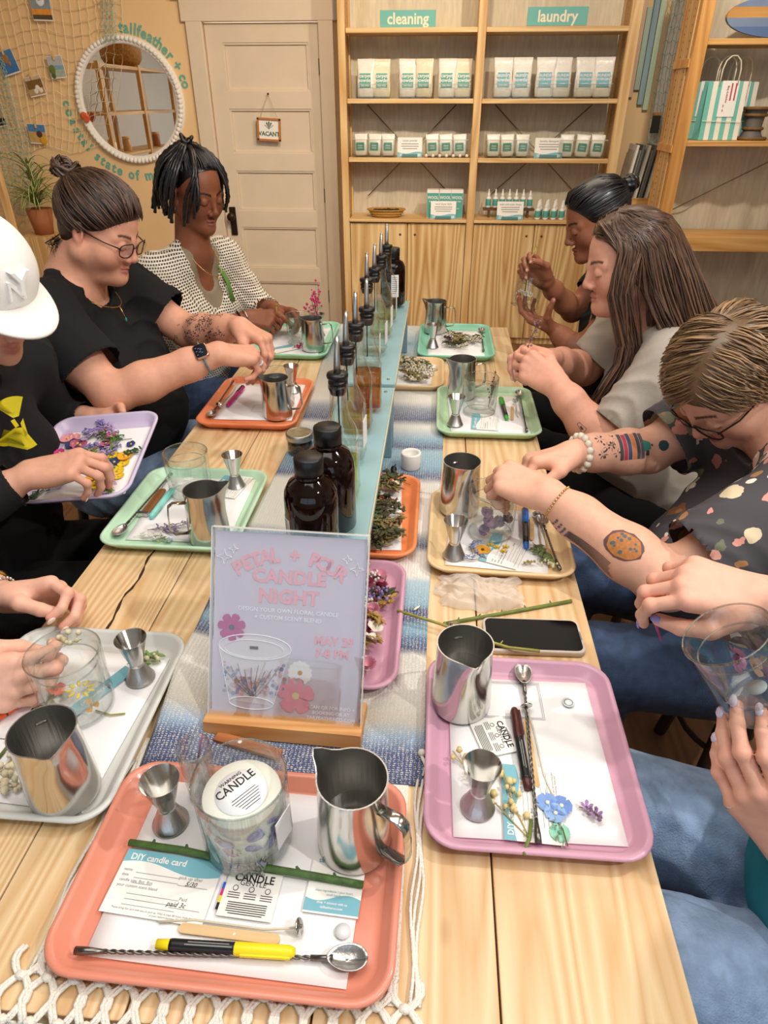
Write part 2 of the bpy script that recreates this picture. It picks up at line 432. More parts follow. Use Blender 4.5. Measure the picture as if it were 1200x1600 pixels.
# ---- shelving along the back wall
def peg_strip(mb, x, y0, y1, z0, z1, m, holes=None):
    mb.box((x, (y0 + y1) / 2, (z0 + z1) / 2), (.012, y1 - y0, z1 - z0), m)
YF, YB = 4.80, 5.07
su = empty('shelving_unit', (0.23, YF, 0), label='tall pine shelving unit with two bays of white pouches beside the door', cat='shelving')
def sub(name, mb, parent=su):
    o = mb.build(name); o.parent = parent; o.matrix_parent_inverse = Matrix.Translation(parent.location).inverted(); return o
def post(x, y, w=.044, h=2.22, d_=.032, m=None, par=None):
    q = MB(); q.box((x, y, h / 2 + .001), (w, d_, h - .002), m or m_pinez, bev=.002); return sub('post', q, par or su)
for x, w_ in ((-0.625, .044), (0.205, .048), (1.075, .062)):
    post(x, YF + .016, w_); post(x, YB - .016, .044)
    q = MB(); xs = x + (-.006 if x > .5 else .006)
    q.box((xs, (YF + YB) / 2, 1.11), (.014, YB - YF - .07, 2.2), m_pegb); sub('peg_board', q)
    q = MB()
    for z in np.arange(.86, 2.2, .032):
        for yy in (YF + .085, YB - .085):
            for sgn in (-1, 1): q.lathe([(.0045, 0), (0, .0008)], m_black, 6, T(xs + sgn * .0075, yy, z, ry=sgn * PI / 2))
    o = sub('peg_holes', q); o['kind'] = 'stuff'
for (x0, x1) in ((-0.6, 0.18), (0.23, 1.045)):
    for z in (1.866, 1.51, 1.188):
        q = MB(); q.box(((x0 + x1) / 2, (YF + YB) / 2, z), (x1 - x0, YB - YF - .01, .026), m_pine, bev=.003); sub('shelf_board', q)
    q = MB(); xm = (x0 + x1) / 2
    q.tube([(x0 + .1, YB - .012, 1.49), (x1 - .1, YB - .012, .95)], .0035, m_wire, 5); q.tube([(x1 - .1, YB - .016, 1.49), (x0 + .1, YB - .016, .95)], .0035, m_wire, 5)
    q.lathe([(.011, 0), (.009, .006), (0, .008)], m_wire, 10, onwall(xm, YB - .018, 1.22)); sub('cross_brace', q)
for i, (x0, x1, lab) in enumerate(((-0.602, 0.18, 'low two-door pine cabinet under the carpet powder bay'), (0.23, 1.044, 'low two-door pine cabinet under the laundry bay, behind the right row'))):
    cb = empty('cabinet', ((x0 + x1) / 2, YF, 0), label=lab, cat='cabinet', group='pine cabinets under the shelves'); hw = (x1 - x0) / 2
    q = MB(); q.box((0, .15, .415), (2 * hw, .24, .826), m_pinez2); q.build('body', cb)
    q = MB(); q.box((0, .13, .829), (2 * hw, .285, .018), m_pine, bev=.002); q.build('top_board', cb)
    for s_ in (-1, 1):
        q = MB(); q.box((s_ * hw / 2, .018, .43), (hw - .006, .02, .76), m_pinez2, bev=.002); dd = q.build('door', cb)
        q2 = MB(); q2.lathe([(.008, 0), (.0075, .001), (0, .0012)], mat('finger_hole', '#5b3d1e', .8), 12, onwall(s_ * .05, .0078, .74)); q2.build('finger_hole', dd)
cu = MB()
cu.sheet(lambda u, v: (-.62 + 1.7 * u, 5.088 + .014 * math.sin(u * 47 + 1.5 * math.sin(u * 9)) * (0.35 + .65 * v * v), .02 + 2.4 * v), 120, 6, m_linen)
tag(cu.build('curtain'), 'grey linen curtain hung behind the two pine shelf bays', 'curtain')

# ---- section signs
for txt, x, w_, z, h_ in (('cleaning', -.232, .328, 1.881, .082), ('laundry', .634, .343, 1.884, .088)):
    s_ = empty('section_sign', (x, YF + .03, z - .001), label='teal shelf sign reading %s in cream letters' % txt, cat='sign', group='teal section signs')
    q = MB(); q.box((0, 0, h_ / 2), (w_, .012, h_), m_teal, bev=.001); q.build('board', s_)
    q = MB(); text(q, txt, .078, m_cream, onwall(0, -.0072, h_ / 2 - .002), bold=.022, width=.98); q.build('lettering', s_)

# ---- pouches, bins and cards
m_pouch = mat('pouch_film', '#f3efe6', 0.28, var=0.05, vscale=30, bump=0.6, bscale=45)
m_pouch2 = mat('pouch_film_ivory', '#efe4c9', 0.3, var=0.05, vscale=30, bump=0.6, bscale=45)
def make_pouch(w_, h_, d_, m, lines, mlab, seed):
    root = empty('pouch')
    q = MB(); loops = []; rr = random.Random(seed)
    for k, (t, dw, dd) in enumerate(((0, .80, .75), (.04, .9, .95), (.2, .98, 1.0), (.45, .96, .85), (.66, .95, .55), (.8, .98, .2), (.9, 1.0, .08), (1, 1.0, .06))):
        L_ = []
        for j in range(16):
            a = 2 * PI * j / 16; cx, sx = math.cos(a), math.sin(a)
            e = .55
            L_.append((w_ / 2 * dw * math.copysign(abs(cx) ** e, cx) + rr.uniform(-.002, .002), d_ / 2 * dd * math.copysign(abs(sx) ** e, sx), h_ * t))
        loops.append(L_)
    q.loft(loops, m, None, True, True); q.build('bag', root)
    lw, lh = w_ * .62, h_ * .36
    q = MB(); q.box((0, -d_ / 2 - .0015, h_ * .43), (lw, .002, lh), mlab); lb = q.build('label', root)
    q = MB()
    for k, (t, sz, dz) in enumerate(lines): text(q, t, sz, m_card, onwall(0, -d_ / 2 - .0032, h_ * .43 + dz), bold=.02)
    q.build('lettering', lb)
    return root
P_CARPET = [('carpet', .028, .024), ('powder', .028, 0), ('baby clean', .012, -.026)]
P_LAUND = [('laundry', .028, .024), ('powder', .028, 0), ('fresh clean', .012, -.026)]
P_DET = [('LAUNDRY', .021, .022), ('DETERGENT', .017, .002), ('powder', .012, -.02)]
def bin_(x0, x1, y0, y1, z, h0, h1, label, group):
    q = MB(); t = .003; w_ = x1 - x0; cx = (x0 + x1) / 2
    q.box((0, 0, t / 2), (w_, y1 - y0, t), m_acryl); q.box((0, (y1 - y0) / 2, h1 / 2), (w_, t, h1), m_acryl)
    for s_ in (-1, 1):
        q.add([(s_ * w_ / 2, -(y1 - y0) / 2, 0), (s_ * w_ / 2, (y1 - y0) / 2, 0), (s_ * w_ / 2, (y1 - y0) / 2, h1), (s_ * w_ / 2, -(y1 - y0) / 2, h0)], [(0, 1, 2, 3)], m_acryl, False)
    q.box((0, -(y1 - y0) / 2, h0 / 2), (w_, t, h0), m_acryl)
    q.tube([(-w_ / 2, -(y1 - y0) / 2, h0), (w_ / 2, -(y1 - y0) / 2, h0)], .0016, mat('acrylic_edge', '#dcdad4', .25), 4)
    return tag(q.build('acrylic_bin', None, (cx, (y0 + y1) / 2, z)), label, 'bin', group)
zt = 1.523
names = ['first', 'second', 'third']
protoC = [make_pouch(.112, .205, .07, m_pouch, P_CARPET, m_teal2, 1), make_pouch(.112, .205, .07, m_pouch2, P_CARPET, m_teal2, 2)]
protoL = [make_pouch(.118, .21, .07, m_pouch, P_LAUND, m_blueteal, 3), make_pouch(.118, .21, .07, m_pouch, P_LAUND, m_blueteal, 4)]
protoD = [make_pouch(.118, .21, .07, m_pouch, P_DET, m_blueteal, 5), make_pouch(.118, .21, .07, m_pouch, P_DET, m_blueteal, 6)]
used = set()
for i, (x0, x1) in enumerate(((-.548, -.335), (-.29, -.07), (-.046, .17), (.289, .535), (.548, .772), (.785, 1.02))):
    side = 'cleaning' if i < 3 else 'laundry'; od = names[i % 3]
    bin_(x0 + .012, x1 - .012, YF + .03, YF + .16, zt, .075, .14, 'clear acrylic bin, %s from left under the %s sign' % (od, side), 'clear bins on the second shelf')
    pr = protoC if i < 3 else (protoL if i == 3 else protoD)
    what = 'carpet powder' if i < 3 else ('laundry powder' if i == 3 else 'laundry detergent')
    for k in range(2):
        p = pr[k]; x = x0 + (x1 - x0) * (.27 + .46 * k)
        lab = 'white %s pouch, %s one in the %s bin under the %s sign' % (what, ('left', 'right')[k], od, side)
        o = p if id(p) not in used else dup(p); used.add(id(p))
        place(o, (x, YF + .092 + .012 * ((i + k) % 2), zt + .004), rot=(math.radians(-6), 0, math.radians((-4, 5, 3, -6)[(i * 2 + k) % 4]))); tag(o, lab, 'pouch', 'powder pouches on the second shelf')
zs_ = 1.202
protoS = [make_pouch(.085, .125, .05, m_pouch, [('clean', .016, .006), ('cubes', .014, -.008)], m_teal2, 11 + k) for k in range(3)]
usedS = set()
for i, (x0, x1) in enumerate(((-.575, -.30), (-.11, .165), (.275, .56), (.735, 1.03))):
    where = ('left of the card under carpet powder', 'right of the card under carpet powder', 'left of the card under laundry pouches', 'right of the card under laundry pouches')[i]
    bin_(x0, x1, YF + .02, YF + .15, zs_, .10, .125, 'low clear bin of small pouches, %s' % where, 'low clear bins on the third shelf')
    for k in range(3):
        p = protoS[k]; x = x0 + (x1 - x0) * (.18 + .32 * k)
        o = p if k not in usedS else dup(p); usedS.add(k)
        place(o, (x, YF + .085, zs_ + .004), rot=(math.radians(-4), math.radians(rnd(-4, 4)), math.radians(rnd(-8, 8))))
        tag(o, 'small white pouch, %s in the low bin %s' % (('leftmost', 'middle one', 'rightmost')[k], where), 'pouch', 'small pouches on the third shelf')
for k in range(7):
    q = MB(); q.sphere((0, 0, .011), .011, mat('glass_bead', '#e9e2d2', .15), 8)
    tag(q.build('round_bead', None, (-.10 + .043 * k, YF + .012, zs_)), 'small clear round bead, %s from left before the right carpet bin' % ('first', 'second', 'third', 'fourth', 'fifth', 'sixth', 'seventh')[k], 'bead', 'beads in front of the small pouches')
def price_card(x, z, w_, h_, title, label, y=YF + .035):
    r = empty('price_card', (x, y, z), label=label, cat='card', group='white and blue price cards')
    r.rotation_euler = (math.radians(-8), 0, 0)
    q = MB(); q.box((0, 0, h_ / 2), (w_, .003, h_), m_card); q.build('card', r)
    q = MB(); n = 14
    q.prism([(-w_ / 2 + w_ * k / n, .24 * h_ + .05 * h_ * math.sin(PI * 2 * k / n + 2.6)) for k in range(n + 1)] + [(w_ / 2, 0), (-w_ / 2, 0)], .0017, .0026, m_blueteal, WALLM); q.build('wave_print', r)
    q = MB(); text(q, title, .0165, m_grey, onwall(0, -.0022, h_ * .84), bold=.01)
    for k in range(3): q.box((0, -.002, h_ * (.68 - .12 * k)), (w_ * (.7 - .1 * (k == 2)), .001, .004), m_grey)
    text(q, '10', .022, m_card, onwall(-w_ * .36, -.003, h_ * .12), bold=.02); text(q, '$8', .02, m_card, onwall(w_ * .38, -.003, h_ * .12), bold=.02); q.build('lettering', r)
    q = MB(); q.box((0, -.006, .008), (w_ * .62, .02, .016), mat('card_stand', '#4f7c7c', .5)); q.build('stand', r)
price_card(-.207, 1.202, .157, .112, 'carpet powder', 'white and blue carpet powder price card on the third shelf')
price_card(.672, 1.202, .175, .112, 'laundry detergent', 'white and blue laundry detergent price card on the third shelf')
price_card(.024, .839, .168, .108, 'wool dryer balls', 'price card standing before the three wool boxes', YF + .02)
price_card(.465, .839, .172, .11, 'stain and scent drops', 'price card before the row of dropper bottles', YF + .02)
for k, x in enumerate((-.048, .034, .113)):
    r = empty('wool_box', (x, YF + .1, .839), label='teal and white wool box, %s of the three on the cabinet' % ('leftmost', 'middle', 'rightmost')[k], cat='box', group='wool boxes on the cabinet')
    q = MB(); q.box((0, 0, .086), (.078, .08, .172), m_white); q.build('carton', r)
    q = MB(); q.box((0, -.041, .078), (.076, .002, .15), m_teal2); pp = q.build('front_print', r)
    q = MB(); text(q, 'WOOL', .026, m_card, onwall(0, -.0425, .125), bold=.02, width=.85); text(q, 'dryer balls', .012, m_card, onwall(0, -.0425, .103), bold=.02); text(q, 'set of 3', .011, m_card, onwall(0, -.0425, .06), bold=.02); q.build('lettering', pp)
# oval basket
r = empty('wicker_basket', (-.362, YF + .1, .839), label='shallow oval wicker basket with dark contents on the left cabinet', cat='basket')
mw = mat('wicker', '#b98f4a', .6, var=.2, vscale=90, bump=.5, bscale=160)
q = MB(); el = lambda rx, ry, z, n=28: [(rx * math.cos(2 * PI * k / n) * (1 + .012 * (k % 2)), ry * math.sin(2 * PI * k / n) * (1 + .012 * (k % 2)), z) for k in range(n)]
q.loft([el(.09, .06, 0.001), el(.105, .07, .018), el(.122, .08, .04), el(.128, .085, .048), el(.118, .075, .046), el(.1, .065, .02), el(.08, .05, .008)], mw, None, True, True); q.build('basket_body', r)
for z, k in ((.012, .103), (.026, .113), (.046, .129)):
    q = MB(); q.tube([(k * math.cos(a), k * .66 * math.sin(a), z) for a in np.linspace(0, 2 * PI, 29)], .004, mw, 5); q.build('rim_weave', r)
q = MB()
for k in range(6): q.sphere((-.07 + .028 * k, rnd(-.02, .02), .04), (.022, .03, .012), mat('dark_cloth', '#2b2620', .8), 8)
q.build('contents', r)
# dropper bottles
def make_dropper():
    r = empty('dropper_bottle'); mwp = mat('white_plastic', '#f0ede6', .35)
    q = MB(); q.lathe([(.0, 0), (.016, .001), (.0175, .006), (.0175, .06), (.014, .067), (.009, .071), (.009, .076)], mwp, 14); q.build('bottle_body', r)
    q = MB(); q.lathe([(.0178, .014), (.0181, .015), (.0181, .054), (.0178, .055)], m_teal2, 14); q.build('label', r)
    q = MB(); q.lathe([(.0105, .074), (.0105, .086), (.006, .09), (.0045, .108), (.002, .116), (0, .117)], mwp, 12); q.build('nozzle_cap', r)
    return r
dr = make_dropper(); first = True
st = empty('display_riser', (.463, YF + .14, .839), label='dark wooden riser under the row of dropper bottles', cat='stand')
mdk = wood('dark_riser_wood', '#6b4a2c', '#4d331d', 'X', 1, .5, knots=False)
for c_, s_ in (((0, 0, .05), (.34, .07, .012)), ((-.13, 0, .022), (.012, .06, .043)), ((.13, 0, .022), (.012, .06, .043))):
    q = MB(); q.box(c_, s_, mdk); q.build('board', st)
for k in range(7):
    o = dr if first else dup(dr); first = False
    place(o, (.325 + .046 * k, YF + .14, .896)); tag(o, 'white dropper bottle, %s from left on the dark wooden riser' % ('first', 'second', 'third', 'fourth', 'fifth', 'sixth', 'seventh with red tip')[k], 'bottle', 'dropper bottles on the riser')
    if k == 6:
        q = MB(); q.lathe([(.0046, .108), (.0025, .117), (0, .118)], mat('red_tip', '#c23b3b', .4), 10); q.build('red_tip', o)
for i, (row, n) in enumerate(((0, 4), (1, 4), (2, 3))):
    for k in range(n):
        o = dup(dr, (.648 + .052 * k + .012 * row, YF + .04 + .045 * row, .839 + .0))
        tag(o, 'white dropper bottle in the cluster right of the riser, %s row, %s from left' % (('front', 'middle', 'back')[row], ('first', 'second', 'third', 'fourth')[k]), 'bottle', 'clustered dropper bottles')

# ---- right shelving unit
R0 = 4.0
ru = empty('shelving_unit', (1.22, R0, 0), label='second pine shelving unit at right holding striped paper bags', cat='shelving')
m_amber = wood('pine_amber', '#dba55e', '#b97f3c', 'Z', 1.0, .5); m_amberx = wood('pine_amber_board', '#e0b06c', '#bf8744', 'X', 1.0, .5)
q = MB(); q.box((1.222, R0 + .016, 1.11), (.062, .032, 2.21), m_amber, bev=.003); sub('post', q, ru)
q = MB(); q.box((1.222, R0 + .29, 1.11), (.05, .032, 2.21), m_amber, bev=.003); sub('post', q, ru)
q = MB(); q.box((1.198, R0 + .15, 1.11), (.012, .17, 2.2), m_pegb); sub('peg_board', q, ru)
q = MB()
for z in np.arange(.9, 2.2, .032):
    for yy in (R0 + .1, R0 + .2): q.lathe([(.005, 0), (0, .0008)], m_black, 6, T(1.1915, yy, z, ry=-PI / 2))
sub('peg_holes', q, ru)['kind'] = 'stuff'
for z in (1.67, 1.30, .98):
    q = MB(); q.box((1.196, R0 + .15, z), (.02, .262, .035), m_amber); sub('cross_rail', q, ru)
q = MB(); q.box((2.02, R0 + .016, 1.11), (.05, .032, 2.21), m_amber, bev=.003); sub('post', q, ru)
for z, h_ in ((1.755, .026), (1.326, .026), (.84, .075)):
    q = MB(); q.box((1.62, R0 + .15, z), (.76, .28, h_), m_amberx, bev=.003); sub('shelf_board', q, ru)
q = MB(); q.tube([(1.25, R0 + .29, .93), (2.0, R0 + .29, 1.33)], .003, m_wire, 5); sub('cross_brace', q, ru)
cu = MB(); cu.sheet(lambda u, v: (1.225 + .85 * u, R0 + .33 + .012 * math.sin(u * 30 + math.sin(u * 8)), .02 + 2.4 * v), 70, 6, m_linen)
tag(cu.build('curtain'), 'grey linen curtain hung behind the paper bags at right', 'curtain')
# striped bags
m_bagt = mat('bag_teal', '#74bfb1', .7); m_bagw = mat('bag_white', '#f0ead9', .7); m_red = mat('tag_red', '#b8455a', .6); m_twine = mat('paper_handle', '#e9dfc6', .8)
def make_bag(w_=.2, h_=.255, d_=.085):
    r = empty('paper_bag'); q = MB(); n = 8
    def face(y, flip):
        for k in range(n):
            x0, x1 = -w_ / 2 + w_ * k / n, -w_ / 2 + w_ * (k + 1) / n; m = m_bagt if k % 2 == 0 else m_bagw
            vs = [(x0, y, 0), (x1, y, 0), (x1, y * .55, h_), (x0, y * .55, h_)]
            q.add(vs, [(0, 1, 2, 3)], m, False)
    face(-d_ / 2, 0); face(d_ / 2, 1)
    for s_ in (-1, 1):
        X = s_ * w_ / 2; I = X - s_ * .018
        q.add([(X, -d_ / 2, 0), (X, d_ / 2, 0), (X, d_ / 2 * .55, h_), (X, -d_ / 2 * .55, h_), (I, 0, .08), (I, 0, h_)], [(0, 1, 4), (0, 4, 5, 3), (1, 2, 5, 4)], m_bagw if s_ > 0 else m_bagt, False)
    q.add([(-w_ / 2, -d_ / 2, .0005), (w_ / 2, -d_ / 2, .0005), (w_ / 2, d_ / 2, .0005), (-w_ / 2, d_ / 2, .0005)], [(0, 1, 2, 3)], m_bagw, False); q.build('bag_body', r)
    q = MB(); q.tube([(-w_ / 2, -d_ / 2 - .001, .085), (w_ / 2, -d_ / 2 - .001, .08)], .0018, m_bagw, 4); q.build('fold', r)
    for y in (-d_ * .3, d_ * .3):
        q = MB(); q.tube([(-.045, y, h_ - .02), (-.045, y, h_ + .05), (-.035, y, h_ + .085), (-.012, y, h_ + .105), (.012, y, h_ + .105), (.035, y, h_ + .085), (.045, y, h_ + .05), (.045, y, h_ - .02)], .0034, m_twine, 6); q.build('handle', r)
    q = MB(); M = T(.012, -d_ / 2 + .0115, .18, rx=math.radians(-5)); q.box((0, 0, 0), (.085, .003, .155), m_card, M); tg = q.build('price_tag', r)
    q = MB()
    for k in range(2): q.box((.008 + .02 * k, -.0022, .03), (.007, .001, .075), m_red, M); q.box((-.02, -.0022, -.05 + .02 * k), (.004, .001, .01), m_red, M)
    text(q, 'mystery bag', .015, m_red, M @ onwall(-.012, -.0024, .02, PI / 2), bold=.02); q.build('lettering', tg)
    return r
bg = make_bag()
for k, (x, y, rz, lab) in enumerate(((1.41, R0 + .08, 5, 'teal striped paper gift bag standing in front on the right shelf'), (1.345, R0 + .17, -12, 'teal striped paper bag behind at left, nearest the shelf post'), (1.505, R0 + .19, 10, 'teal striped paper bag behind the front bag at right'))):
    o = bg if k == 0 else dup(bg); place(o, (x, y, 1.341), math.radians(rz)); tag(o, lab, 'bag', 'striped paper bags')
# wooden whale-shaped board, lantern basket
r = empty('surfboard_plaque', (1.62, R0 + .12, 1.77), label='blue and wood striped oval surfboard plaque on the top right shelf', cat='plaque')
mbl = mat('plaque_blue', '#5d78a8', .5, var=.1, vscale=10); mbl2 = mat('plaque_grey_blue', '#7b8fae', .5, var=.1, vscale=10)
def oval(z0, z1, n=16):
    a, b2, c0 = .27, .085, .09; L_, R_ = [], []
    for k in range(n + 1):
        z = z0 + (z1 - z0) * k / n; t = max(0, 1 - ((z - c0) / b2) ** 2); x = a * math.sqrt(t); L_.append((-x, z)); R_.append((x, z))
    return R_ + L_[::-1]
for z0, z1, m in ((.005, .05, mbl), (.05, .085, mbl2), (.085, .128, m_amberx), (.128, .175, mbl2)):
    q = MB(); q.prism(oval(z0, z1), -.012, .012, m, WALLM); q.build('plank', r)
r = empty('wicker_lantern', (1.60, R0 + .1, 1.341), label='small dark wicker lantern on the right shelf edge beside the bags', cat='lantern')
mlw = mat('brown_wicker', '#7a5a32', .7, var=.2, vscale=80, bump=.5)
for z, rr_ in ((.006, .07), (.05, .045), (.11, .05), (.14, .062)):
    q = MB(); q.tube([(rr_ * math.cos(a), rr_ * math.sin(a), z) for a in np.linspace(0, 2 * PI, 25)], .008, mlw, 6); q.build('hoop', r)
q = MB(); q.lathe([(.06, .002), (.045, .03), (.04, .06), (.044, .1), (.055, .14)], mat('lantern_grey', '#6b6660', .6), 18); q.build('body', r)

# ---- driftwood panel, net, prints and crate between the units
dw = empty('driftwood_panel', (1.25, YW, 1.75), label='panel of faded pastel driftwood slats between the two shelf units', cat='wall art')
for k, (x, z0, z1, col) in enumerate(((1.142, 1.60, 2.02, '#b6c8b4'), (1.178, 1.53, 2.06, '#e2bfa4'), (1.214, 1.57, 1.99, '#a9bfae'), (1.250, 1.49, 2.08, '#8fa9b0'), (1.288, 1.46, 2.08, '#b9cdb5'))):
    q = MB(); q.box((x, YW - .02, (z0 + z1) / 2), (.033, .018 + .006 * (k % 2), z1 - z0), mat('driftwood_%d' % k, col, .8, var=.15, vscale=30, stretch=(1, 1, .1)), bev=.002)
    sub('slat', q, dw)
q = MB(); q.box((1.40, YW - .02, 1.1), (.12, .03, 2.2), m_white); struct('trim_5', q)
m_net = mat('net_cord', '#a9c3b8', .7); m_net2 = mat('net_cord_cream', '#efe0bd', .7)
def net(name, fn, nu, nv, r_, m, label):
    q = MB()
    for i in range(nu + 1): q.tube([fn(i / nu, j / (nv * 2), .5 * (-1) ** (i + j)) for j in range(nv * 2 + 1)], r_, m, 3, cap=False)
    for j in range(nv + 1): q.tube([fn(i / (nu * 2), j / nv, .6 * math.sin(i * 1.57 + j)) for i in range(nu * 2 + 1)], r_, m, 3, cap=False)
    return tag(q.build(name), label, 'net')
net('fishing_net', lambda u, v, j: (1.31 + .10 * u + .006 * j * math.sin(9 * v) - .02 * v * math.sin(5 * v), YW - .055 - .03 * abs(math.sin(5 * u + 3 * v)), 2.08 - .92 * v + .014 * j), 5, 14, .0022, m_net, 'pale green fishing net hanging on the white post between the shelf units')
r = empty('hand_brush', (1.352, YW - .10, 1.385), label='dark bristled hand brush hung beside the pegged shelf post', cat='brush')
q = MB(); q.box((0, 0, .055), (.05, .03, .018), m_amber, bev=.004); q.build('handle', r)
q = MB(); q.prism([(-.024, -.05), (.024, -.05), (.022, .046), (-.022, .046)], -.014, .014, mat('bristles', '#3b3d3c', .9, bump=.6), WALLM); q.build('bristles', r)
cr = empty('print_crate', (1.275, 4.93, .78), label='wooden crate of upright art prints between the shelf units', cat='crate')
for c_, s_ in (((0, -.13, .1), (.3, .016, .2)), ((0, .13, .1), (.3, .016, .2)), ((-.15, 0, .1), (.016, .26, .2)), ((.15, 0, .1), (.016, .26, .2)), ((0, 0, .008), (.3, .26, .016))):
    q = MB(); q.box(c_, s_, m_amberx, bev=.002); q.build('slat', cr)
q = MB(); q.box((0, 0, -.39), (.34, .3, .776), m_pinez); q.build('plinth', cr)
for k in range(6):
    col = ('#e8e4da', '#5d5f60', '#d9d3c4', '#6b6a68', '#e2ddcf', '#4a4a4c')[k]
    r = empty('art_print', (1.165 + .036 * k, 4.93, .80), label='mounted art print standing in the crate, %s from left' % ('first', 'second', 'third', 'fourth', 'fifth', 'sixth')[k], cat='print', group='art prints in the crate')
    r.rotation_euler = (0, math.radians(7), 0)
    q = MB(); q.box((0, 0, .24), (.014, .2, .48), mat('print_board_%d' % k, col, .6)); q.build('board', r)
    q = MB(); q.box((-.009, 0, .24), (.003, .17, .42), mat('print_face', '#b9b7a8', .3, var=.3, vscale=12)); q.build('picture', r)

# ---- mirror, wall lettering
mc = (-2.112, 1.505)
r = empty('round_mirror', (mc[0], YW, mc[1]), label='round wall mirror in a white beaded frame beside the door', cat='mirror')
q = MB(); q.lathe([(.325, 0), (.325, .02), (0, .0201)], mat('mirror_glass', '#f4f4f2', 0.0, metal=1.0), 64, WALLM, False); q.build('mirror_glass', r)
q = MB(); q.lathe([(.372, .0), (.372, .012), (.345, .03), (.322, .028), (.322, .0)], m_white, 64, WALLM); q.build('frame_ring', r)
bd = MB(); bd.sphere((0, 0, 0), (.0165, .014, .0165), m_white, 8); bme = bd.mesh('bead')
for k in range(80):
    o = bpy.data.objects.new('bead', bme); COL.objects.link(o); o.parent = r; a = 2 * PI * k / 80
    o.location = (.352 * math.cos(a), -.03, .352 * math.sin(a))
wl = empty('wall_lettering', (mc[0], YW - .002, mc[1]), label='teal wall lettering arching over the upper right of the round mirror', cat='lettering'); arc_text(wl, 'tailfeather + co', .088, m_wletter, (0, 0), .408, 50, WALLM, bold=.03, width=.87)
wl = empty('wall_lettering', (mc[0], YW - .002, mc[1]), label='teal wall lettering coastal state of mind curving under the mirror', cat='lettering'); arc_text(wl, 'coastal state of mind', .088, m_wletter, (0, 0), .448, 238, WALLM, bold=.03, inward=True, width=1.08)
q = MB(); q.tube([(-2.44, YW - .05, 1.62), (-2.435, YW - .06, 1.5), (-2.43, YW - .06, 1.44)], .0015, m_net2, 4); 
rs = empty('hanging_shell', (0, 0, 0), label='orange seashell on a cord over the left rim of the mirror', cat='shell'); q.build('cord', rs)
q = MB(); n = 9
q.loft([[((-2.43 + .004 * i) + (.006 + .028 * t) * math.cos(2 * PI * k / n), YW - .062 - .012 * math.sin(2 * PI * k / n) * t, 1.44 - .012 * i + (.006 + .02 * t) * math.sin(2 * PI * k / n)) for k in range(n)] for i, t in ((0, .1), (1, .7), (2, 1), (3, .6), (4, .1))], mat('shell_orange', '#e2683f', .4, var=.2, vscale=40), None, True, True); q.build('shell', rs)

# ---- net and photos on the left wall
net('fishing_net', lambda u, v, j: (-3.02 + .98 * u - .30 * v * v * u + .008 * j * math.sin(7 * u + 2), YW - .018 - .012 * abs(math.sin(9 * u) * math.sin(7 * v)), 2.22 - 1.0 * v - .02 * math.sin(u * 12) + .012 * j * math.sin(5 * v + 3 * u) + .10 * (1 - v) * 0), 17, 15, .0020, m_net2, 'cream fishing net draped over the warm wall left of the mirror')
net('fishing_net', lambda u, v, j: (-3.16 + .27 * u + .06 * v * math.sin(3 * v) + .01 * j, YW - .05 - .03 * abs(math.sin(11 * u + 4 * v)), 1.75 - .95 * v + .014 * j * math.sin(17 * u)), 16, 26, .0021, m_net, 'bunched pale green fishing net hanging at the far left of the wall')
net('fishing_net', lambda u, v, j: (-2.20 + .09 * u + .05 * math.sin(3 * v) * (1 - v) + .008 * j, YW - .045 - .02 * abs(math.sin(9 * u + 5 * v)), 2.2 - .36 * v + .014 * j), 6, 10, .0023, m_net, 'gathered corner of green net knotted above the mirror')
def photo(x, z, w_, h_, rz, bands, label, spot=None):
    r = empty('photo_print', (x, YW - .04, z), label=label, cat='photo', group='photos clipped to the net')
    r.rotation_euler = (0, -math.radians(rz), 0)
    q = MB(); q.box((0, .001, 0), (w_, .002, h_), m_card); q.build('paper', r)
    q = MB(); z0 = h_ / 2 * .96
    for k, (f_, col) in enumerate(bands):
        z1 = z0 - f_ * h_ * .92; q.box((0, -.0015, (z0 + z1) / 2), (w_ * .96, .0012, z0 - z1), mat('photo_' + col, col, .35, var=.12, vscale=40)); z0 = z1
    if spot:
        for (sx, sz, sr, col) in spot: q.sphere((sx * w_, -.002, sz * h_), (sr * w_, .002, sr * h_), mat('photo_' + col, col, .35), 10)
    q.build('picture', r)
    q = MB(); q.box((0, -.006, h_ / 2), (.011, .012, .05), mat('clothespin_wood', '#d9b27a', .6), bev=.002); q.build('clothespin', r)
photo(-2.575, 2.01, .13, .13, -2, [(.55, '#8a9aa6'), (.25, '#e79a3c'), (.2, '#5a4a3a')], 'sunset wave photo clipped at the top of the net', [(0, .3, .22, '#e9eef0')])
photo(-2.886, 1.725, .12, .135, 14, [(.5, '#4a7fb4'), (.5, '#3f78b8')], 'blue photo of a starfish hand clipped at far left of the net', [(-.05, .18, .2, '#a77a42'), (.08, -.05, .1, '#a77a42')])
photo(-2.56, 1.70, .105, .125, 4, [(.45, '#b8bcc0'), (.2, '#7fa6b8'), (.35, '#a9b9a8')], 'pale beach photo with green plant clipped nearest the mirror', [(-.3, -.1, .22, '#6b7a3a'), (-.3, -.35, .15, '#4d6a3a')])
photo(-2.735, 1.595, .115, .115, 10, [(.2, '#c9b8a0'), (.45, '#7a5f2c'), (.35, '#b99a70')], 'brown photo of stacked cups on sand clipped mid net', [(.1, -.1, .14, '#efe6d6'), (-.05, -.25, .13, '#efe6d6'), (.25, -.25, .13, '#efe6d6')])
photo(-2.80, 1.315, .125, .12, -3, [(.4, '#4d86bd'), (.6, '#c9a468')], 'blue sky beach photo clipped lowest on the net', [(.12, 0, .18, '#5b3a34'), (.3, -.3, .22, '#d9a62a')])
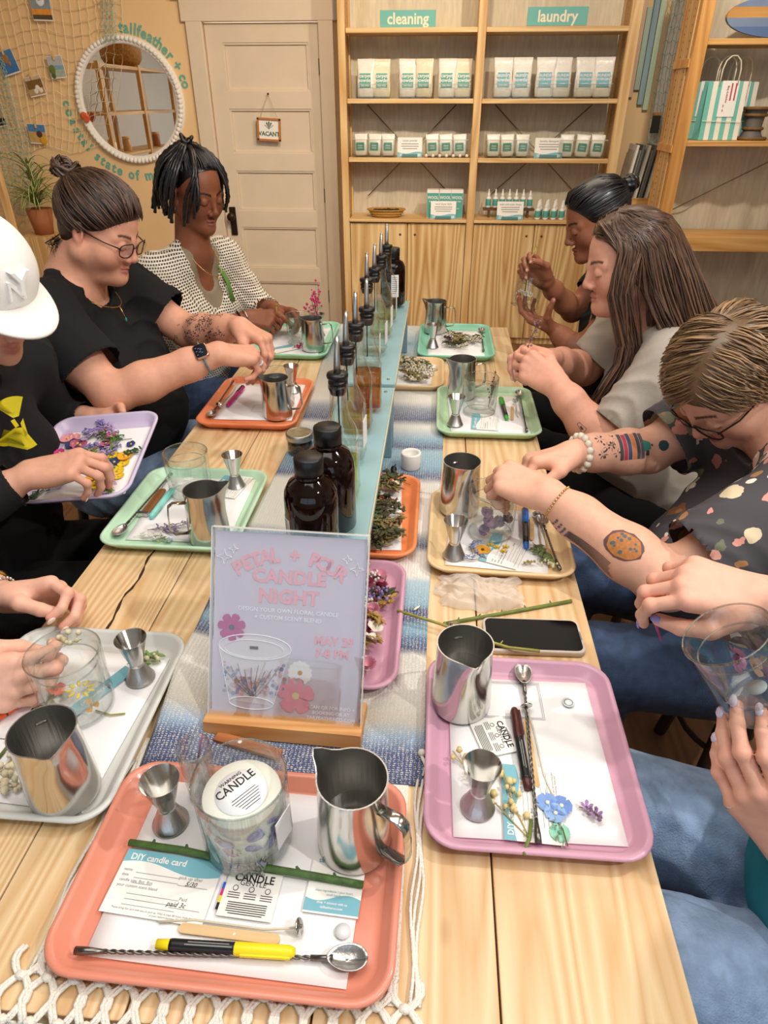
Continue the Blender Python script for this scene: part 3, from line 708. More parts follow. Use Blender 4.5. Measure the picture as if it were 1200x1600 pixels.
photo(-3.06, 1.42, .10, .13, 10, [(.4, '#e88f84'), (.25, '#f2a65c'), (.35, '#3b2a20')], 'pink sunset photo at the left edge low on the net')
photo(-3.03, 1.90, .10, .15, 4, [(.5, '#f0b03a'), (.5, '#e89a28')], 'bright yellow photo at the left edge high on the net')
photo(-2.83, 2.12, .12, .1, 0, [(1, '#5a4630')], 'dark photo cut by the top of the picture')

# ---- spider plant
pl = empty('spider_plant', (-2.72, 4.72, .85), label='spider plant with striped arching leaves below the net', cat='plant')
q = MB(); q.lathe([(.05, -.12), (.06, -.12), (.085, .04), (.078, .04), (.07, .02), (0, .02)], mat('plant_pot', '#a5673f', .7), 20); q.build('pot', pl)
q = MB(); q.box((0, 0, -.485), (.24, .24, .725), m_pinez); q.build('stand', pl)
mg1 = mat('leaf_green', '#5f7f2e', .5, var=.2, vscale=30); mg2 = mat('leaf_cream', '#d8d79a', .5)
for k in range(95):
    a = rnd(0, 2 * PI); L_ = rnd(.2, .46); up = rnd(.12, .42); q = MB(); n = 6; base_z = 0.02 + (.1 if k % 3 else .3) * rnd(.3, 1)
    prev = []
    for i in range(n + 1):
        t = i / n; rr_ = L_ * (t * .75); z = base_z + up * t - (up + .05) * .95 * t * t * (.55 + .45 * (k % 2))
        prev.append((rr_ * math.cos(a), rr_ * math.sin(a), z, .0075 * (1 - t) ** .6 + .0008))
    s_, c_ = math.sin(a), math.cos(a); vs = []
    for (x, y, z, w_) in prev: vs += [(x - s_ * w_, y + c_ * w_, z), (x - s_ * w_ * .35, y + c_ * w_ * .35, z + .0015), (x + s_ * w_ * .35, y - c_ * w_ * .35, z + .0015), (x + s_ * w_, y - c_ * w_, z)]
    for j, m in ((0, mg1), (1, mg2), (2, mg1)):
        fs = [(4 * i + j, 4 * i + j + 1, 4 * i + j + 5, 4 * i + j + 4) for i in range(n)]
        q.add(vs, fs, m, True)
    q.build('leaf', pl)

# ---- shelving at the left edge (also what the mirror shows)
lu = empty('shelving_unit', (-2.80, 4.2, 0), label='pine shelving unit at the left picture edge, seen also in the mirror', cat='shelving')
for y in (2.7, 3.48, 4.27):
    for x in (-2.66, -2.95):
        q = MB(); q.box((x, y, .886), (.032, .044, 1.77), m_pinez, bev=.002); sub('post', q, lu)
for y0, y1 in ((2.72, 3.46), (3.50, 4.25)):
    for z in (.35, .80, 1.12, 1.42, 1.745):
        q = MB(); q.box((-2.805, (y0 + y1) / 2, z), (.31, y1 - y0, .024), wood('pine_y', '#e8c890', '#c99a5c', 'Y', 1, .5)); sub('shelf_board', q, lu)
r = empty('woven_tray', (-2.70, 4.17, .814), label='woven wooden tray at the far left edge beside the cap', cat='tray')
for k in range(7):
    q = MB(); q.box((-.05 + .02 * k, 0, .012 + .012 * (k % 2)), (.016, .15, .008), m_pine); q.build('slat', r)
r = empty('woven_basket', (-2.80, 3.45, 1.758), label='round woven basket on top of the shelving seen in the mirror', cat='basket')
q = MB(); q.lathe([(0, .004), (.13, .004), (.17, .06), (.175, .14), (.165, .2), (.16, .2), (.168, .14), (.162, .06), (.12, .012), (0, .012)], mat('basket_weave', '#a97c40', .6, var=.35, vscale=70, bump=.6, bscale=120), 28); q.build('basket_body', r)
for k, (y, z, h_, c_) in enumerate(((3.62, .812, .09, '#efe6cf'), (3.9, .812, .09, '#e8dcc0'), (3.75, 1.132, .11, '#caa27a'), (4.05, 1.132, .1, '#efe6cf'), (3.05, 1.132, .12, '#a5673f'), (3.2, .812, .1, '#efe6cf'))):
    r = empty('shelf_candle', (-2.76, y, z), label='jar candle on the left shelving seen in the mirror, %s' % ('low middle', 'low far end', 'upper middle', 'upper far end', 'upper near end', 'low near end')[k], cat='candle', group='candles seen in the mirror')
    q = MB(); q.lathe([(0, 0), (.035, 0), (.036, .004), (.036, h_ * .8), (.03, h_ * .85)], mat('candle_%d' % k, c_, .4), 16); q.build('jar', r)
    q = MB(); q.lathe([(.032, h_ * .82), (.034, h_ * .84), (.034, h_), (0, h_)], m_pine, 16); q.build('lid', r)
# ================================================================== TABLE AND WHAT STANDS ON IT
ZT = 0.75
m_plank = wood('table_pine', '#e6cba0', '#cfa673', 'Y', 1.3, 0.38, ring=26, knots=True, bump=0.05)
m_tleg = wood('table_leg_pine', '#d8b27a', '#b98a52', 'Z', 1, .5)
tb = empty('communal_table', (-0.185, 1.46, 0), label='long communal pine plank table with trays down both sides', cat='table')
xs_ = [-0.655, -0.466, -0.279, -0.094, 0.093, 0.287]
for a, b_ in zip(xs_[:-1], xs_[1:]):
    q = MB(); q.box(((a + b_) / 2 + .185, 0, ZT - .02), (b_ - a - .0022, 2.385, .04), m_plank, bev=.0015); q.build('plank', tb)
for x in (-.38, .38):
    q = MB(); q.box((x, 0, ZT - .085), (.025, 2.2, .09), m_tleg); q.build('apron', tb)
for x in (-.38, .38):
    for y in (-1.08, 1.08):
        q = MB(); q.box((x, y, .355), (.08, .08, .71), m_tleg, bev=.004); q.build('leg', tb)
q = MB()
q.tube([(-.357 + .004 * math.sin(k * .7) + rnd(-.0012, .0012), -.66 + .0142 * k, ZT + .0003) for k in range(27)], [.0008 + .0022 * abs(math.sin(k * .9)) for k in range(27)], mat('crack_dark', '#3a2414', .9), 6, flat=.25)
q.build('crack', tb)

# ---- runners
def ramp_mat(name, stops, length, y0, noise=0.012):
    m = bpy.data.materials.new(name); m.use_nodes = True; N, L = m.node_tree.nodes, m.node_tree.links; b = N['Principled BSDF']
    b.inputs['Roughness'].default_value = .9
    t = N.new('ShaderNodeTexCoord'); sx = N.new('ShaderNodeSeparateXYZ'); L.new(t.outputs['Object'], sx.inputs[0])
    no = N.new('ShaderNodeTexNoise'); no.inputs['Scale'].default_value = 9; L.new(t.outputs['Object'], no.inputs['Vector'])
    a = N.new('ShaderNodeMath'); a.operation = 'MULTIPLY_ADD'; a.inputs[1].default_value = noise * 2; L.new(no.outputs['Fac'], a.inputs[0]); L.new(sx.outputs['Y'], a.inputs[2])
    mr = N.new('ShaderNodeMapRange'); mr.inputs['From Min'].default_value = y0 + noise; mr.inputs['From Max'].default_value = y0 + length + noise; L.new(a.outputs[0], mr.inputs['Value'])
    cr = N.new('ShaderNodeValToRGB'); e = cr.color_ramp
    while len(e.elements) < len(stops): e.elements.new(0.5)
    for el_, (y, c) in zip(e.elements, stops): el_.position = (y - y0) / length; el_.color = (*rgb(c), 1)
    L.new(mr.outputs[0], cr.inputs[0])
    # coarse weave: coloured weft crossing a white warp
    mp = N.new('ShaderNodeMapping'); mp.inputs['Scale'].default_value = (1, 1, 1); L.new(t.outputs['Object'], mp.inputs[0])
    w1 = N.new('ShaderNodeTexWave'); w1.inputs['Scale'].default_value = 55; w1.bands_direction = 'X'; w1.inputs['Distortion'].default_value = 5; w1.inputs['Detail Scale'].default_value = 6; L.new(mp.outputs[0], w1.inputs['Vector'])
    w2 = N.new('ShaderNodeTexWave'); w2.inputs['Scale'].default_value = 95; w2.bands_direction = 'Y'; w2.inputs['Distortion'].default_value = 5; w2.inputs['Detail Scale'].default_value = 6; L.new(mp.outputs[0], w2.inputs['Vector'])
    mu = N.new('ShaderNodeMath'); mu.operation = 'MULTIPLY'; L.new(w1.outputs['Fac'], mu.inputs[0]); L.new(w2.outputs['Fac'], mu.inputs[1])
    gt = N.new('ShaderNodeMapRange'); gt.inputs['From Min'].default_value = .2; gt.inputs['From Max'].default_value = .75; gt.inputs['To Max'].default_value = .75; L.new(mu.outputs[0], gt.inputs['Value'])
    mx = N.new('ShaderNodeMix'); mx.data_type = 'RGBA'; L.new(gt.outputs[0], mx.inputs[0]); L.new(cr.outputs[0], mx.inputs[6]); mx.inputs[7].default_value = (*rgb('#e6e4dc'), 1)
    L.new(mx.outputs[2], b.inputs['Base Color'])
    bp = N.new('ShaderNodeBump'); bp.inputs['Strength'].default_value = .6; bp.inputs['Distance'].default_value = .002; L.new(mu.outputs[0], bp.inputs['Height']); L.new(bp.outputs[0], b.inputs['Normal'])
    return m
NV, LB, WH, GR, TN = '#4a557a', '#7fa9c0', '#e9e6dc', '#8f97a6', '#c9c2b2'
bands = [(.54, NV), (.60, NV), (.625, '#8fa9c4'), (.655, TN), (.72, WH), (.79, WH), (.80, NV), (.83, '#5c7596'), (.845, LB), (.865, LB), (.88, NV), (.905, NV), (.92, LB), (.99, '#a9c6d4'), (1.0, WH), (1.08, WH), (1.10, NV), (1.13, GR), (1.16, WH), (1.36, WH), (1.39, NV), (1.45, LB), (1.53, '#93b6c6'), (1.55, NV), (1.60, LB), (1.68, WH), (1.72, NV), (1.80, GR), (1.86, WH), (2.1, TN), (2.4, LB), (2.66, WH)]
m_runner = ramp_mat('woven_stripes', bands, 2.12, .54)
q = MB()
def runner_fn(u, v):
    y = .552 + 2.09 * v; x = -.375 + (.377 + .022 * math.sin(3 * v + .5)) * u - .012 * math.sin(9 * v)
    bunch = math.exp(-((y - .72) / .16) ** 2) * math.exp(-((u) / .25) ** 2)
    z = ZT + .0025 + .0012 * math.sin(26 * v + 3 * u) ** 2 + .030 * bunch * (0.5 + .5 * math.sin(11 * u + 16 * v)) * (1 if u > 0.02 else .1)
    return (x, y, z)
q.sheet(runner_fn, 46, 110, m_runner)
tr_ = empty('woven_runner', (0, 0, 0), label='blue and white striped woven runner down the middle of the table', cat='runner')
o = q.build('cloth', tr_)
sm = o.modifiers.new('thick', 'SOLIDIFY'); sm.thickness = .0025; sm.offset = -1
m_cord = mat('macrame_cord', '#eee8dc', .85, bump=.6, bscale=400)
q = MB()
for k in range(7): q.tube([(.003, .60, .756), (.012 + .002 * k, .585 - .006 * k, .758), (.008 + .003 * k, .565 - .004 * k, .755)], .0016, m_cord, 5)
q.sphere((.006, .60, .757), .006, m_cord, 8); q.build('tassel', tr_)
mr_ = empty('macrame_runner', (0, 0, 0), label='white knotted macrame runner with a fringe under the coral tray', cat='runner')
q = MB()
def mac(u, v): return (-.385 + .375 * u, .30 + .30 * v, ZT + .0016)
q.sheet(mac, 8, 8, mat('macrame_base', '#e9e2d3', .9, bump=.8, bscale=220)); q.build('knotted_cloth', mr_)
n = 15; edge = .268
def fr_pt(x, s):                       # s: distance along the fringe from y=.315 over the table edge
    y = .315 - s
    if y > edge - .004: return (x, y, ZT + .004)
    return (x, edge - .009, ZT + .004 - (edge - .004 - y))
for k in range(n):
    x0 = -.397 + .395 * k / (n - 1) * (1.0); dx = .0125
    for sg in (-1, 1):
        for h in (0, .0038):
            pts = []
            for i in range(19):
                s_ = -.01 + .125 * i / 18; ph = (s_ - .018) / .036 * PI
                pts.append(fr_pt(x0 + sg * (abs(math.sin(ph)) * dx + h + .0012) - .004 * math.sin(k * 2.1) * i / 18, s_))
            q = MB(); q.tube(pts, .0027, m_cord, 5); q.build('cord', mr_)
    for j in range(3):
        q = MB(); p = fr_pt(x0, .018 + .036 * j); q.sphere((p[0], p[1], p[2] + .0015), (.0072, .0052, .0045), m_cord, 8); q.build('knot', mr_)
for x0, sx in ((-.392, 1), (.002, 1)):
    for k in range(3):
        q = MB(); q.tube([(x0 + .004 * k + .003 * math.sin(i * .9 + k), .30 + .26 * i / 14, ZT + .004 + .001 * (i % 2)) for i in range(15)], .002, m_cord, 5); q.build('cord', mr_)

# ---- riser benches
m_rblue = mat('riser_blue', '#8fb3b8', .5, var=.05, vscale=14, bump=.1, bscale=60)
m_rblue2 = mat('riser_leg_blue', '#7896a3', .55, var=.05, vscale=14)
m_worn = mat('worn_edge', '#cfc3a2', .7)
for y0, y1, lab in ((.742, 1.512, 'pale blue painted riser bench nearest the sign, carrying brown bottles'), (1.535, 2.325, 'pale blue painted riser bench further back, carrying clear bottles')):
    r = empty('riser_bench', (-.155, y0, ZT + .005), label=lab, cat='riser', group='blue riser benches'); L_ = y1 - y0
    q = MB(); q.box((0, L_ / 2, .166), (.128, L_, .018), m_rblue, bev=.003); q.build('top_board', r)
    q = MB(); q.box((.0635, L_ / 2, .1745), (.0022, L_ - .012, .0028), m_worn); q.build('worn_edge', r)
    for y in (.018, L_ - .018):
        q = MB(); q.box((0, y, .078), (.118, .022, .157), m_rblue2, bev=.002); q.build('leg', r)
    q = MB(); q.box((-.02, L_ / 2, .147), (.05, L_ - .06, .02), m_rblue2); q.build('stretcher', r)
    for y in (.03, L_ - .03):
        q = MB(); q.lathe([(.004, 0), (.0035, .0012), (0, .0014)], m_wire, 8, T(.045, y, .1755)); q.build('screw', r)

# ---- materials of table things
m_steel = mat('stainless_steel', '#c9c6c0', .16, metal=1.0, var=.04, vscale=6)
m_steel2 = mat('brushed_steel', '#b9b7b3', .36, metal=1.0, bump=.15, bscale=300, stretch=(1, 1, .05))
m_steeld = mat('dark_steel', '#77746f', .3, metal=1.0)
m_glass = glass_mat('clear_glass', '#fbfdfc', 1.0, .01)
m_paper = mat('white_paper', '#f3f2f2', .7)
m_paperink = mat('paper_grey_print', '#b9b9bb', .8)
m_stick = wood('birch_stick', '#e2c08e', '#cfa870', 'X', 3, .6, knots=False)
m_cottn = mat('wick_cord', '#d8cdb8', .85)
m_wax = mat('soy_wax', '#f1f0e2', .45, sss=.3)

def make_tray(w, h, col, name):
    m = mat(name, col, .32, coat=.2, var=.02, vscale=5); q = MB()
    def lp(dw, r, z): return [(x, y, z) for x, y in rrect(w - dw, h - dw, r, 7)]
    R = .042
    q.loft([lp(.038, R - .012, .0005), lp(.030, R - .008, .001), lp(.010, R, .012), lp(.002, R, .016), lp(.0, R, .019), lp(.003, R, .0212), lp(.012, R - .004, .0212), lp(.018, R - .006, .019), lp(.036, R - .012, .0062), lp(.046, R - .015, .0042), lp(.056, R - .018, .004)], m, None, True, True)
    return q
def tray(col, mname, label, x0, x1, y0, y1, rz=0, z=ZT + .0045, group=None):
    return tag(make_tray(x1 - x0, y1 - y0, col, mname).build('serving_tray', None, ((x0 + x1) / 2, (y0 + y1) / 2, z), rz), label, 'tray', group)
ZS = ZT + .0105                                   # upper side of a tray floor
tray('#dc8a72', 'tray_coral', 'coral serving tray in the front middle with finished candle and yellow marker', -.380, -.012, .288, .545, math.radians(-1))
tray('#cd9bb0', 'tray_pink', 'dusty pink serving tray at front right beside the phone', .010, .286, .455, .776)
tray('#e9c998', 'tray_cream', 'cream yellow serving tray with blue marker and purple petals', .004, .286, .995, 1.305, math.radians(-1))
tray('#b5d6ae', 'tray_green', 'pale green serving tray with green marker on the right side', .014, .296, 1.600, 1.945)
tray('#8fd9bd', 'tray_teal', 'mint teal serving tray at the far right end of the table', -.058, .212, 2.215, 2.605)
tray('#bfe3c4', 'tray_mint', 'mint green serving tray with brown wooden wick on the left side', -.658, -.372, 1.030, 1.358)
tray('#cfd0ca', 'tray_grey', 'light grey serving tray at front left with yellow petals', -.655, -.378, .452, .792)
tray('#ef8a5c', 'tray_orange', 'orange serving tray with pink marker on the left side', -.648, -.366, 1.608, 1.965)
tray('#9fe0c0', 'tray_teal_left', 'mint teal serving tray at the far left end of the table', -.655, -.368, 2.185, 2.595)
tray('#ef8a52', 'tray_orange_deep', 'orange tray of dark dried stems half under the blue riser', -.245, -.018, 1.035, 1.362)
tray('#cd98ae', 'tray_pink_mid', 'pink tray heaped with strawflowers half behind the sign', -.262, -.034, .695, 1.020)
tray('#e6c493', 'tray_beige', 'beige tray of cream dried flowers tucked beside the riser', -.20, .036, 1.925, 2.200)

def sheet(x0, x1, y0, y1, rz, label, z=ZS, lines=(), curl=.0):
    r = empty('paper_sheet', ((x0 + x1) / 2, (y0 + y1) / 2, z), math.radians(rz), label=label, cat='paper', group='white tray liner papers')
    w, h = x1 - x0, y1 - y0; q = MB()
    q.sheet(lambda u, v: (w * (u - .5), h * (v - .5), .0006 + .0008 * math.sin(5 * u + 2) * math.sin(4 * v) ** 2 + curl * max(0, abs(u - .5) - .42) * .1), 10, 10, m_paper); o = q.build('paper', r)
    s_ = o.modifiers.new('thick', 'SOLIDIFY'); s_.thickness = .0004
    if lines:
        q = MB()
        for (a, b2, c, d_) in lines: q.box((a, b2, .0022), (c, d_, .0002), m_paperink)
        q.build('printed_outline', r)
    return r
def outline(x, y, w, h): return [(x, y + h / 2, w, .0008), (x, y - h / 2, w, .0008), (x - w / 2, y, .0008, h), (x + w / 2, y, .0008, h)]
sheet(-.335, -.058, .312, .523, -2, 'white paper lining the coral tray')
sheet(.045, .254, .480, .742, 1, 'white paper lining the dusty pink tray', lines=outline(-.01, .09, .085, .07) + outline(-.01, .09, .08, .065))
sheet(.045, .240, 1.025, 1.245, -4, 'white paper lining the cream tray')
sheet(.050, .262, 1.635, 1.90, 2, 'white paper lining the pale green tray')
sheet(-.022, .178, 2.255, 2.56, 0, 'white paper lining the far right teal tray', lines=outline(.0, .1, .05, .03))
sheet(-.612, -.402, 1.070, 1.332, 1, 'white paper lining the mint green tray')
sheet(-.612, -.408, .480, .752, -3, 'white paper lining the light grey tray', lines=outline(-.04, -.08, .1, .07) + outline(-.04, -.08, .08, .07))
sheet(-.612, -.392, 1.670, 1.945, 2, 'white paper lining the orange tray at left', lines=outline(.02, -.06, .07, .05))
sheet(-.612, -.405, 2.225, 2.56, 0, 'white paper lining the far left teal tray')
sheet(-.195, -.055, 1.07, 1.33, 3, 'white paper under the dark dried stems')
sheet(-.15, .0, 1.965, 2.17, -4, 'white paper under the cream dried flowers')

# ---- steel pitcher
def make_pitcher(h=.112, rb=.0405, rt=.0365):
    r = empty('steel_pitcher'); q = MB(); n = 36
    def loop(rr, z, pour, lip=0):
        L_ = []
        for k in range(n):
            a = 2 * PI * k / n; d = ((a + PI) % (2 * PI)) - PI
            g = math.exp(-(d / .30) ** 2) * pour
            L_.append(((rr + .016 * g) * math.cos(a), (rr + .016 * g * .4) * math.sin(a) * (1 - .12 * g), z + .006 * g * lip))
        return L_
    prof = [(rb - .006, 0, 0, 0), (rb - .001, .001, 0, 0), (rb, .005, 0, 0), (rb, h * .2, 0, 0), (rb - (rb - rt) * .55, h * .55, 0, 0), (rt + .001, h * .72, .12, 0), (rt, h * .86, .45, .2), (rt + .0006, h * .97, .95, .9), (rt + .001, h, 1, 1)]
    out = [loop(*p) for p in prof]
    inn = [loop(rt - .0006, h, 1, 1), loop(rt - .001, h * .96, .92, .9), loop(rt - .0012, h * .86, .42, .2), loop(rt - .0002, h * .72, .1, 0), loop(rb - .0022 - (rb - rt) * .55, h * .55, 0, 0), loop(rb - .0025, h * .2, 0, 0), loop(rb - .004, .004, 0, 0)]
    q.loft(out, m_steel, None, True, False); q.loft([out[-1]] + inn[:1], m_steel2); q.loft(inn, m_steel2, None, False, True); q.build('body', r)
    q = MB(); q.tube([(-rt + .003, 0, h * .80), (-rt - .022, 0, h * .84), (-rt - .031, 0, h * .79), (-rt - .034, 0, h * .6), (-rt - .035, 0, h * .35), (-rt - .028, 0, h * .24), (-rb + .002, 0, h * .20)], .0068, m_steel, 10, flat=.22, normal=(0, 0, 1)); q.build('handle', r)
    return r
PT = make_pitcher(); firstP = [True]
def pitcher(x, y, rz, label, s=1.0, z=ZS + .0025, liquid=False):
    o = PT if firstP[0] else dup(PT); firstP[0] = False
    place(o, (x, y, z), math.radians(rz)); o.scale = (s, s, s); tag(o, label, 'pitcher', 'steel pouring pitchers'); return o
p1 = pitcher(-.071, .462, 148, 'steel pitcher on the coral tray with handle at right', 1.08)
pitcher(.060, .688, -78, 'steel pitcher on the dusty pink tray holding clear wax', 1.06)
pitcher(-.448, .500, -52, 'steel pitcher on the light grey tray, spout toward the front', 1.06)
pitcher(-.438, 1.085, 28, 'steel pitcher on the mint green tray, handle at left', 1.02)
pitcher(-.430, 1.700, 175, 'steel pitcher on the orange tray at left', 1.0)
pitcher(-.428, 2.285, 178, 'steel pitcher on the far left teal tray', 1.0)
pitcher(.068, 1.235, -70, 'steel pitcher on the cream tray behind the double-wall glass', 1.06)
pitcher(.086, 1.885, 200, 'steel pitcher on the pale green tray behind the glass', 1.04)
pitcher(.002, 2.530, 170, 'steel pitcher on the far right teal tray', 1.04)
for nm, (x, y) in (('pink', (.060, .688)), ('coral', (-.071, .462))):
    q = MB(); q.lathe([(.036, 0), (0, .0003)], glass_mat('clear_wax', '#dcdcd8', .9, .02), 24)
    q.build('melted_wax', None, (x, y, ZS + .07 if nm == 'pink' else ZS + .05)); o = COL.objects[-1]
    tag(o, 'clear melted wax inside the %s tray pitcher' % nm, 'wax')
# ---- jigger
def make_jigger():
    r = empty('jigger'); q = MB()
    q.lathe([(.0215, .0), (.0222, .0006), (.0222, .0016), (.0205, .003), (.012, .0265), (.0098, .031)], m_steel2, 28); q.build('lower_cup', r)
    q = MB(); q.lathe([(.0098, .031), (.0106, .0345), (.0228, .081), (.0234, .0815), (.0228, .0812), (.0102, .036), (0, .0345)], m_steel, 28); q.build('upper_cup', r)
    q = MB(); q.lathe([(.0104, .0285), (.0112, .031), (.0104, .0345)], m_steel, 28); q.build('waist_ring', r)
    return r
JG = make_jigger(); fj = True
for x, y, lab, z in ((-.300, .470, 'steel jigger on the coral tray beside the shot glass', ZS), (.078, .520, 'steel jigger on the dusty pink tray', ZS), (-.430, .700, 'steel jigger on the light grey tray', ZS), (-.442, 1.298, 'steel jigger on the mint green tray beside the empty glass', ZS), (-.424, 1.885, 'steel jigger on the orange tray behind its pitcher', ZS), (-.434, 2.45, 'steel jigger on the far left teal tray', ZS), (.055, 1.062, 'steel jigger on the cream tray', ZS), (.066, 1.680, 'steel jigger on the pale green tray', ZS), (-.006, 2.345, 'steel jigger on the far right teal tray', ZS)):
    o = JG if fj else dup(JG); fj = False
    place(o, (x, y, z + .0025)); tag(o, lab, 'jigger', 'steel jiggers')
# ---- double-wall tumbler
def rings(r, spec, th):
    for (rr, z), nm in zip(spec, ('rim', 'base_ring', 'inner_ring')):
        q = MB(); q.tube([(rr * math.cos(a), rr * math.sin(a), z) for a in np.linspace(0, 2 * PI, 41)], th, glass_mat('glass_edge', '#e9eeec', 1.2, .02), 5); q.build(nm, r)
def make_tumbler(h=.102, R=.0475):
    r = empty('glass_tumbler'); q = MB()
    q.lathe([(.0, 0), (R - .006, .0), (R - .001, .003), (R, .008), (R, h * .5), (R + .001, h * .9), (R + .0012, h)], m_glass, 40); q.build('outer_wall', r)
    q = MB(); q.lathe([(R + .0012, h), (R + .0002, h + .0012), (R - .001, h), (R - .0045, h * .93), (R - .006, h * .6), (R - .0075, h * .28), (R - .014, h * .17), (R - .03, h * .14), (0, h * .14)], m_glass, 40); q.build('inner_wall', r)
    rings(r, ((R + .0004, h + .0004), (R - .004, .003), (R - .007, h * .78)), .0012); return r
TU = make_tumbler(); ft = True
def tumbler(loc, label, rot=(0, 0, 0), s=1.0):
    global ft
    o = TU if ft else dup(TU); ft = False
    place(o, loc, rot=rot); o.scale = (s, s, s); return tag(o, label, 'glass', 'glass tumblers')
tumbler((-.497, .640, ZS + .0025), 'clear glass tumbler on the light grey tray below the two hands', s=1.04)
tumbler((-.535, 1.262, ZS + .0025), 'empty clear glass tumbler on the mint green tray')
tumbler((-.445, 1.775, ZS + .0025), 'clear glass tumbler on the orange tray under the tattooed woman\'s hands')
tumbler((-.488, 2.36, ZS + .0025), 'clear glass tumbler on the far left teal tray')
tumbler((.130, 1.150, ZS + .0025), 'clear glass tumbler with purple petals on the cream tray')
tumbler((.135, 1.772, ZS + .0025), 'clear glass tumbler with a red sprig on the pale green tray')
# ---- shot glass with a stir
r = empty('shot_glass', (-.272, .512, ZS + .0025), label='narrow clear shot glass with a purple strip standing behind the candle', cat='glass')
q = MB(); q.lathe([(0, 0), (.0165, 0), (.0175, .003), (.021, .09), (.0205, .0905), (.0195, .09), (.016, .014), (0, .012)], m_glass, 28); q.build('glass_wall', r)
q = MB()
rings(r, ((.0208, .0902), (.0168, .002), (.0158, .013)), .001)
q = MB(); q.tube([(-.012, .002, .014), (0, .004, .06), (.012, .004, .105)], .004, mat('purple_strip', '#8a5a7c', .5), 6, flat=.3); q.build('test_strip', r)
# ---- finished candle
r = empty('flower_candle', (-.198, .458, ZS + .0025), label='finished white candle in glass with pressed flowers and a round label on top', cat='candle')
q = MB(); q.lathe([(0, 0), (.046, 0), (.051, .004), (.0525, .012), (.0525, .06), (.053, .113), (.0525, .1138), (.0515, .113), (.051, .06), (.049, .012), (0, .010)], m_glass, 44); q.build('glass_jar', r)
q = MB()
rings(r, ((.0526, .1134), (.048, .002), (.049, .011)), .0013)
q = MB(); q.lathe([(0, .012), (.043, .013), (.0445, .02), (.045, .084), (.044, .0865), (0, .087)], m_wax, 40); q.build('wax', r)
q = MB(); q.lathe([(.030, .0872), (.030, .0877), (0, .0878)], m_paper, 36); lb = q.build('round_label', r)
q = MB(); M_ = T(0, 0, .0882, rz=math.radians(50))
text(q, 'CANDLE', .0155, m_ink, M_ @ T(0, .012, 0), bold=.01, width=.85); text(q, 'WARNING', .006, m_ink, M_ @ T(0, .022, 0), bold=.01)
for k in range(6): q.box((0, -.004 - .0036 * k, 0), (.036 - .004 * abs(k - 1), .0008, .0002), m_ink, M_)
q.build('lettering', lb)
fl_cols = ['#b9c0b0', '#8d9a86', '#e2e4da', '#7f74b8', '#8f8ac4', '#d98fa8', '#6d7c5a', '#cfd3c6']
for k in range(46):
    a = rnd(0, 2 * PI); z = rnd(.016, .08) * (1 if k % 3 else .6); c_ = fl_cols[k % 8] if not (math.sin(a) < -.1 and math.cos(a) > .3) else '#8480c0'
    if math.cos(a) < -.6 and z > .05: c_ = '#e29ab4'
    q = MB(); rr = .0472; s_ = rnd(.006, .012); M_ = T(rr * math.cos(a), rr * math.sin(a), z, rz=a + PI / 2) @ Matrix.Rotation(rnd(-1.2, 1.2), 4, 'Y')
    q.sphere((0, 0, 0), (s_, .0012, s_ * rnd(.35, .8)), mat('petal_' + c_, c_, .7), 7, M_); q.build('pressed_petal', r)
q = MB(); q.box((.0535, 0, .055), (.001, .03, .045), m_paper, T(rz=-.35)); q.build('side_label', r)

# ---- pouring bottles on the riser
m_btl = glass_mat('bottle_glass', '#fdfefd', 1.1, .01)
m_rub = mat('black_rubber', '#121212', .35)
def make_pour(h=.205):
    r = empty('pour_bottle'); q = MB(); n = 32
    def lp(rr, sq, z):
        L_ = []
        for k in range(n):
            a = 2 * PI * k / n + PI / 4; c_, s_ = math.cos(a), math.sin(a)
            e = 1 - .62 * sq
            L_.append((rr * math.copysign(abs(c_) ** e, c_), rr * math.copysign(abs(s_) ** e, s_), z))
        return L_
    prof = [(.024, .8, 0), (.029, .9, .001), (.0305, 1, .006), (.0305, 1, .09), (.030, .9, .105), (.026, .5, .122), (.0185, .1, .140), (.0145, 0, .158), (.0135, 0, .185), (.0155, 0, .19), (.0155, 0, .198)]
    q.loft([lp(*p) for p in prof], m_btl, None, True, False); q.build('glass_body', r)
    q = MB(); q.loft([lp(.0306, 1, .003), lp(.0309, 1, .0045), lp(.0306, 1, .006)], glass_mat('glass_edge2', '#e3ebe3', 1.1, .02)); q.build('base_edge', r)
    q = MB(); q.lathe([(.012, .18), (.0152, .190), (.0152, .194), (.0138, .1945), (.0138, .1975), (.0152, .198), (.0152, .2015), (.0138, .202), (.0138, .2065), (.0168, .207), (.0175, .211), (.0165, .2145), (.006, .2155)], m_rub, 24); q.build('rubber_stopper', r)
    q = MB(); q.tube([(0, 0, .214), (0, 0, .228), (.0, .002, .246), (.0, .006, .262), (0, .010, .27)], [.0062, .0055, .0048, .004, .0034], m_steel2, 12); q.build('metal_spout', r)
    q = MB(); q.tube([(0, 0, .18), (0, .002, .11)], .0014, m_rub, 6); q.build('vent_tube', r)
    return r, lp
PB, lpf = make_pour(); fb = True
def liquid_mat(name, col):
    m = glass_mat(name, col, .35, .05); return m
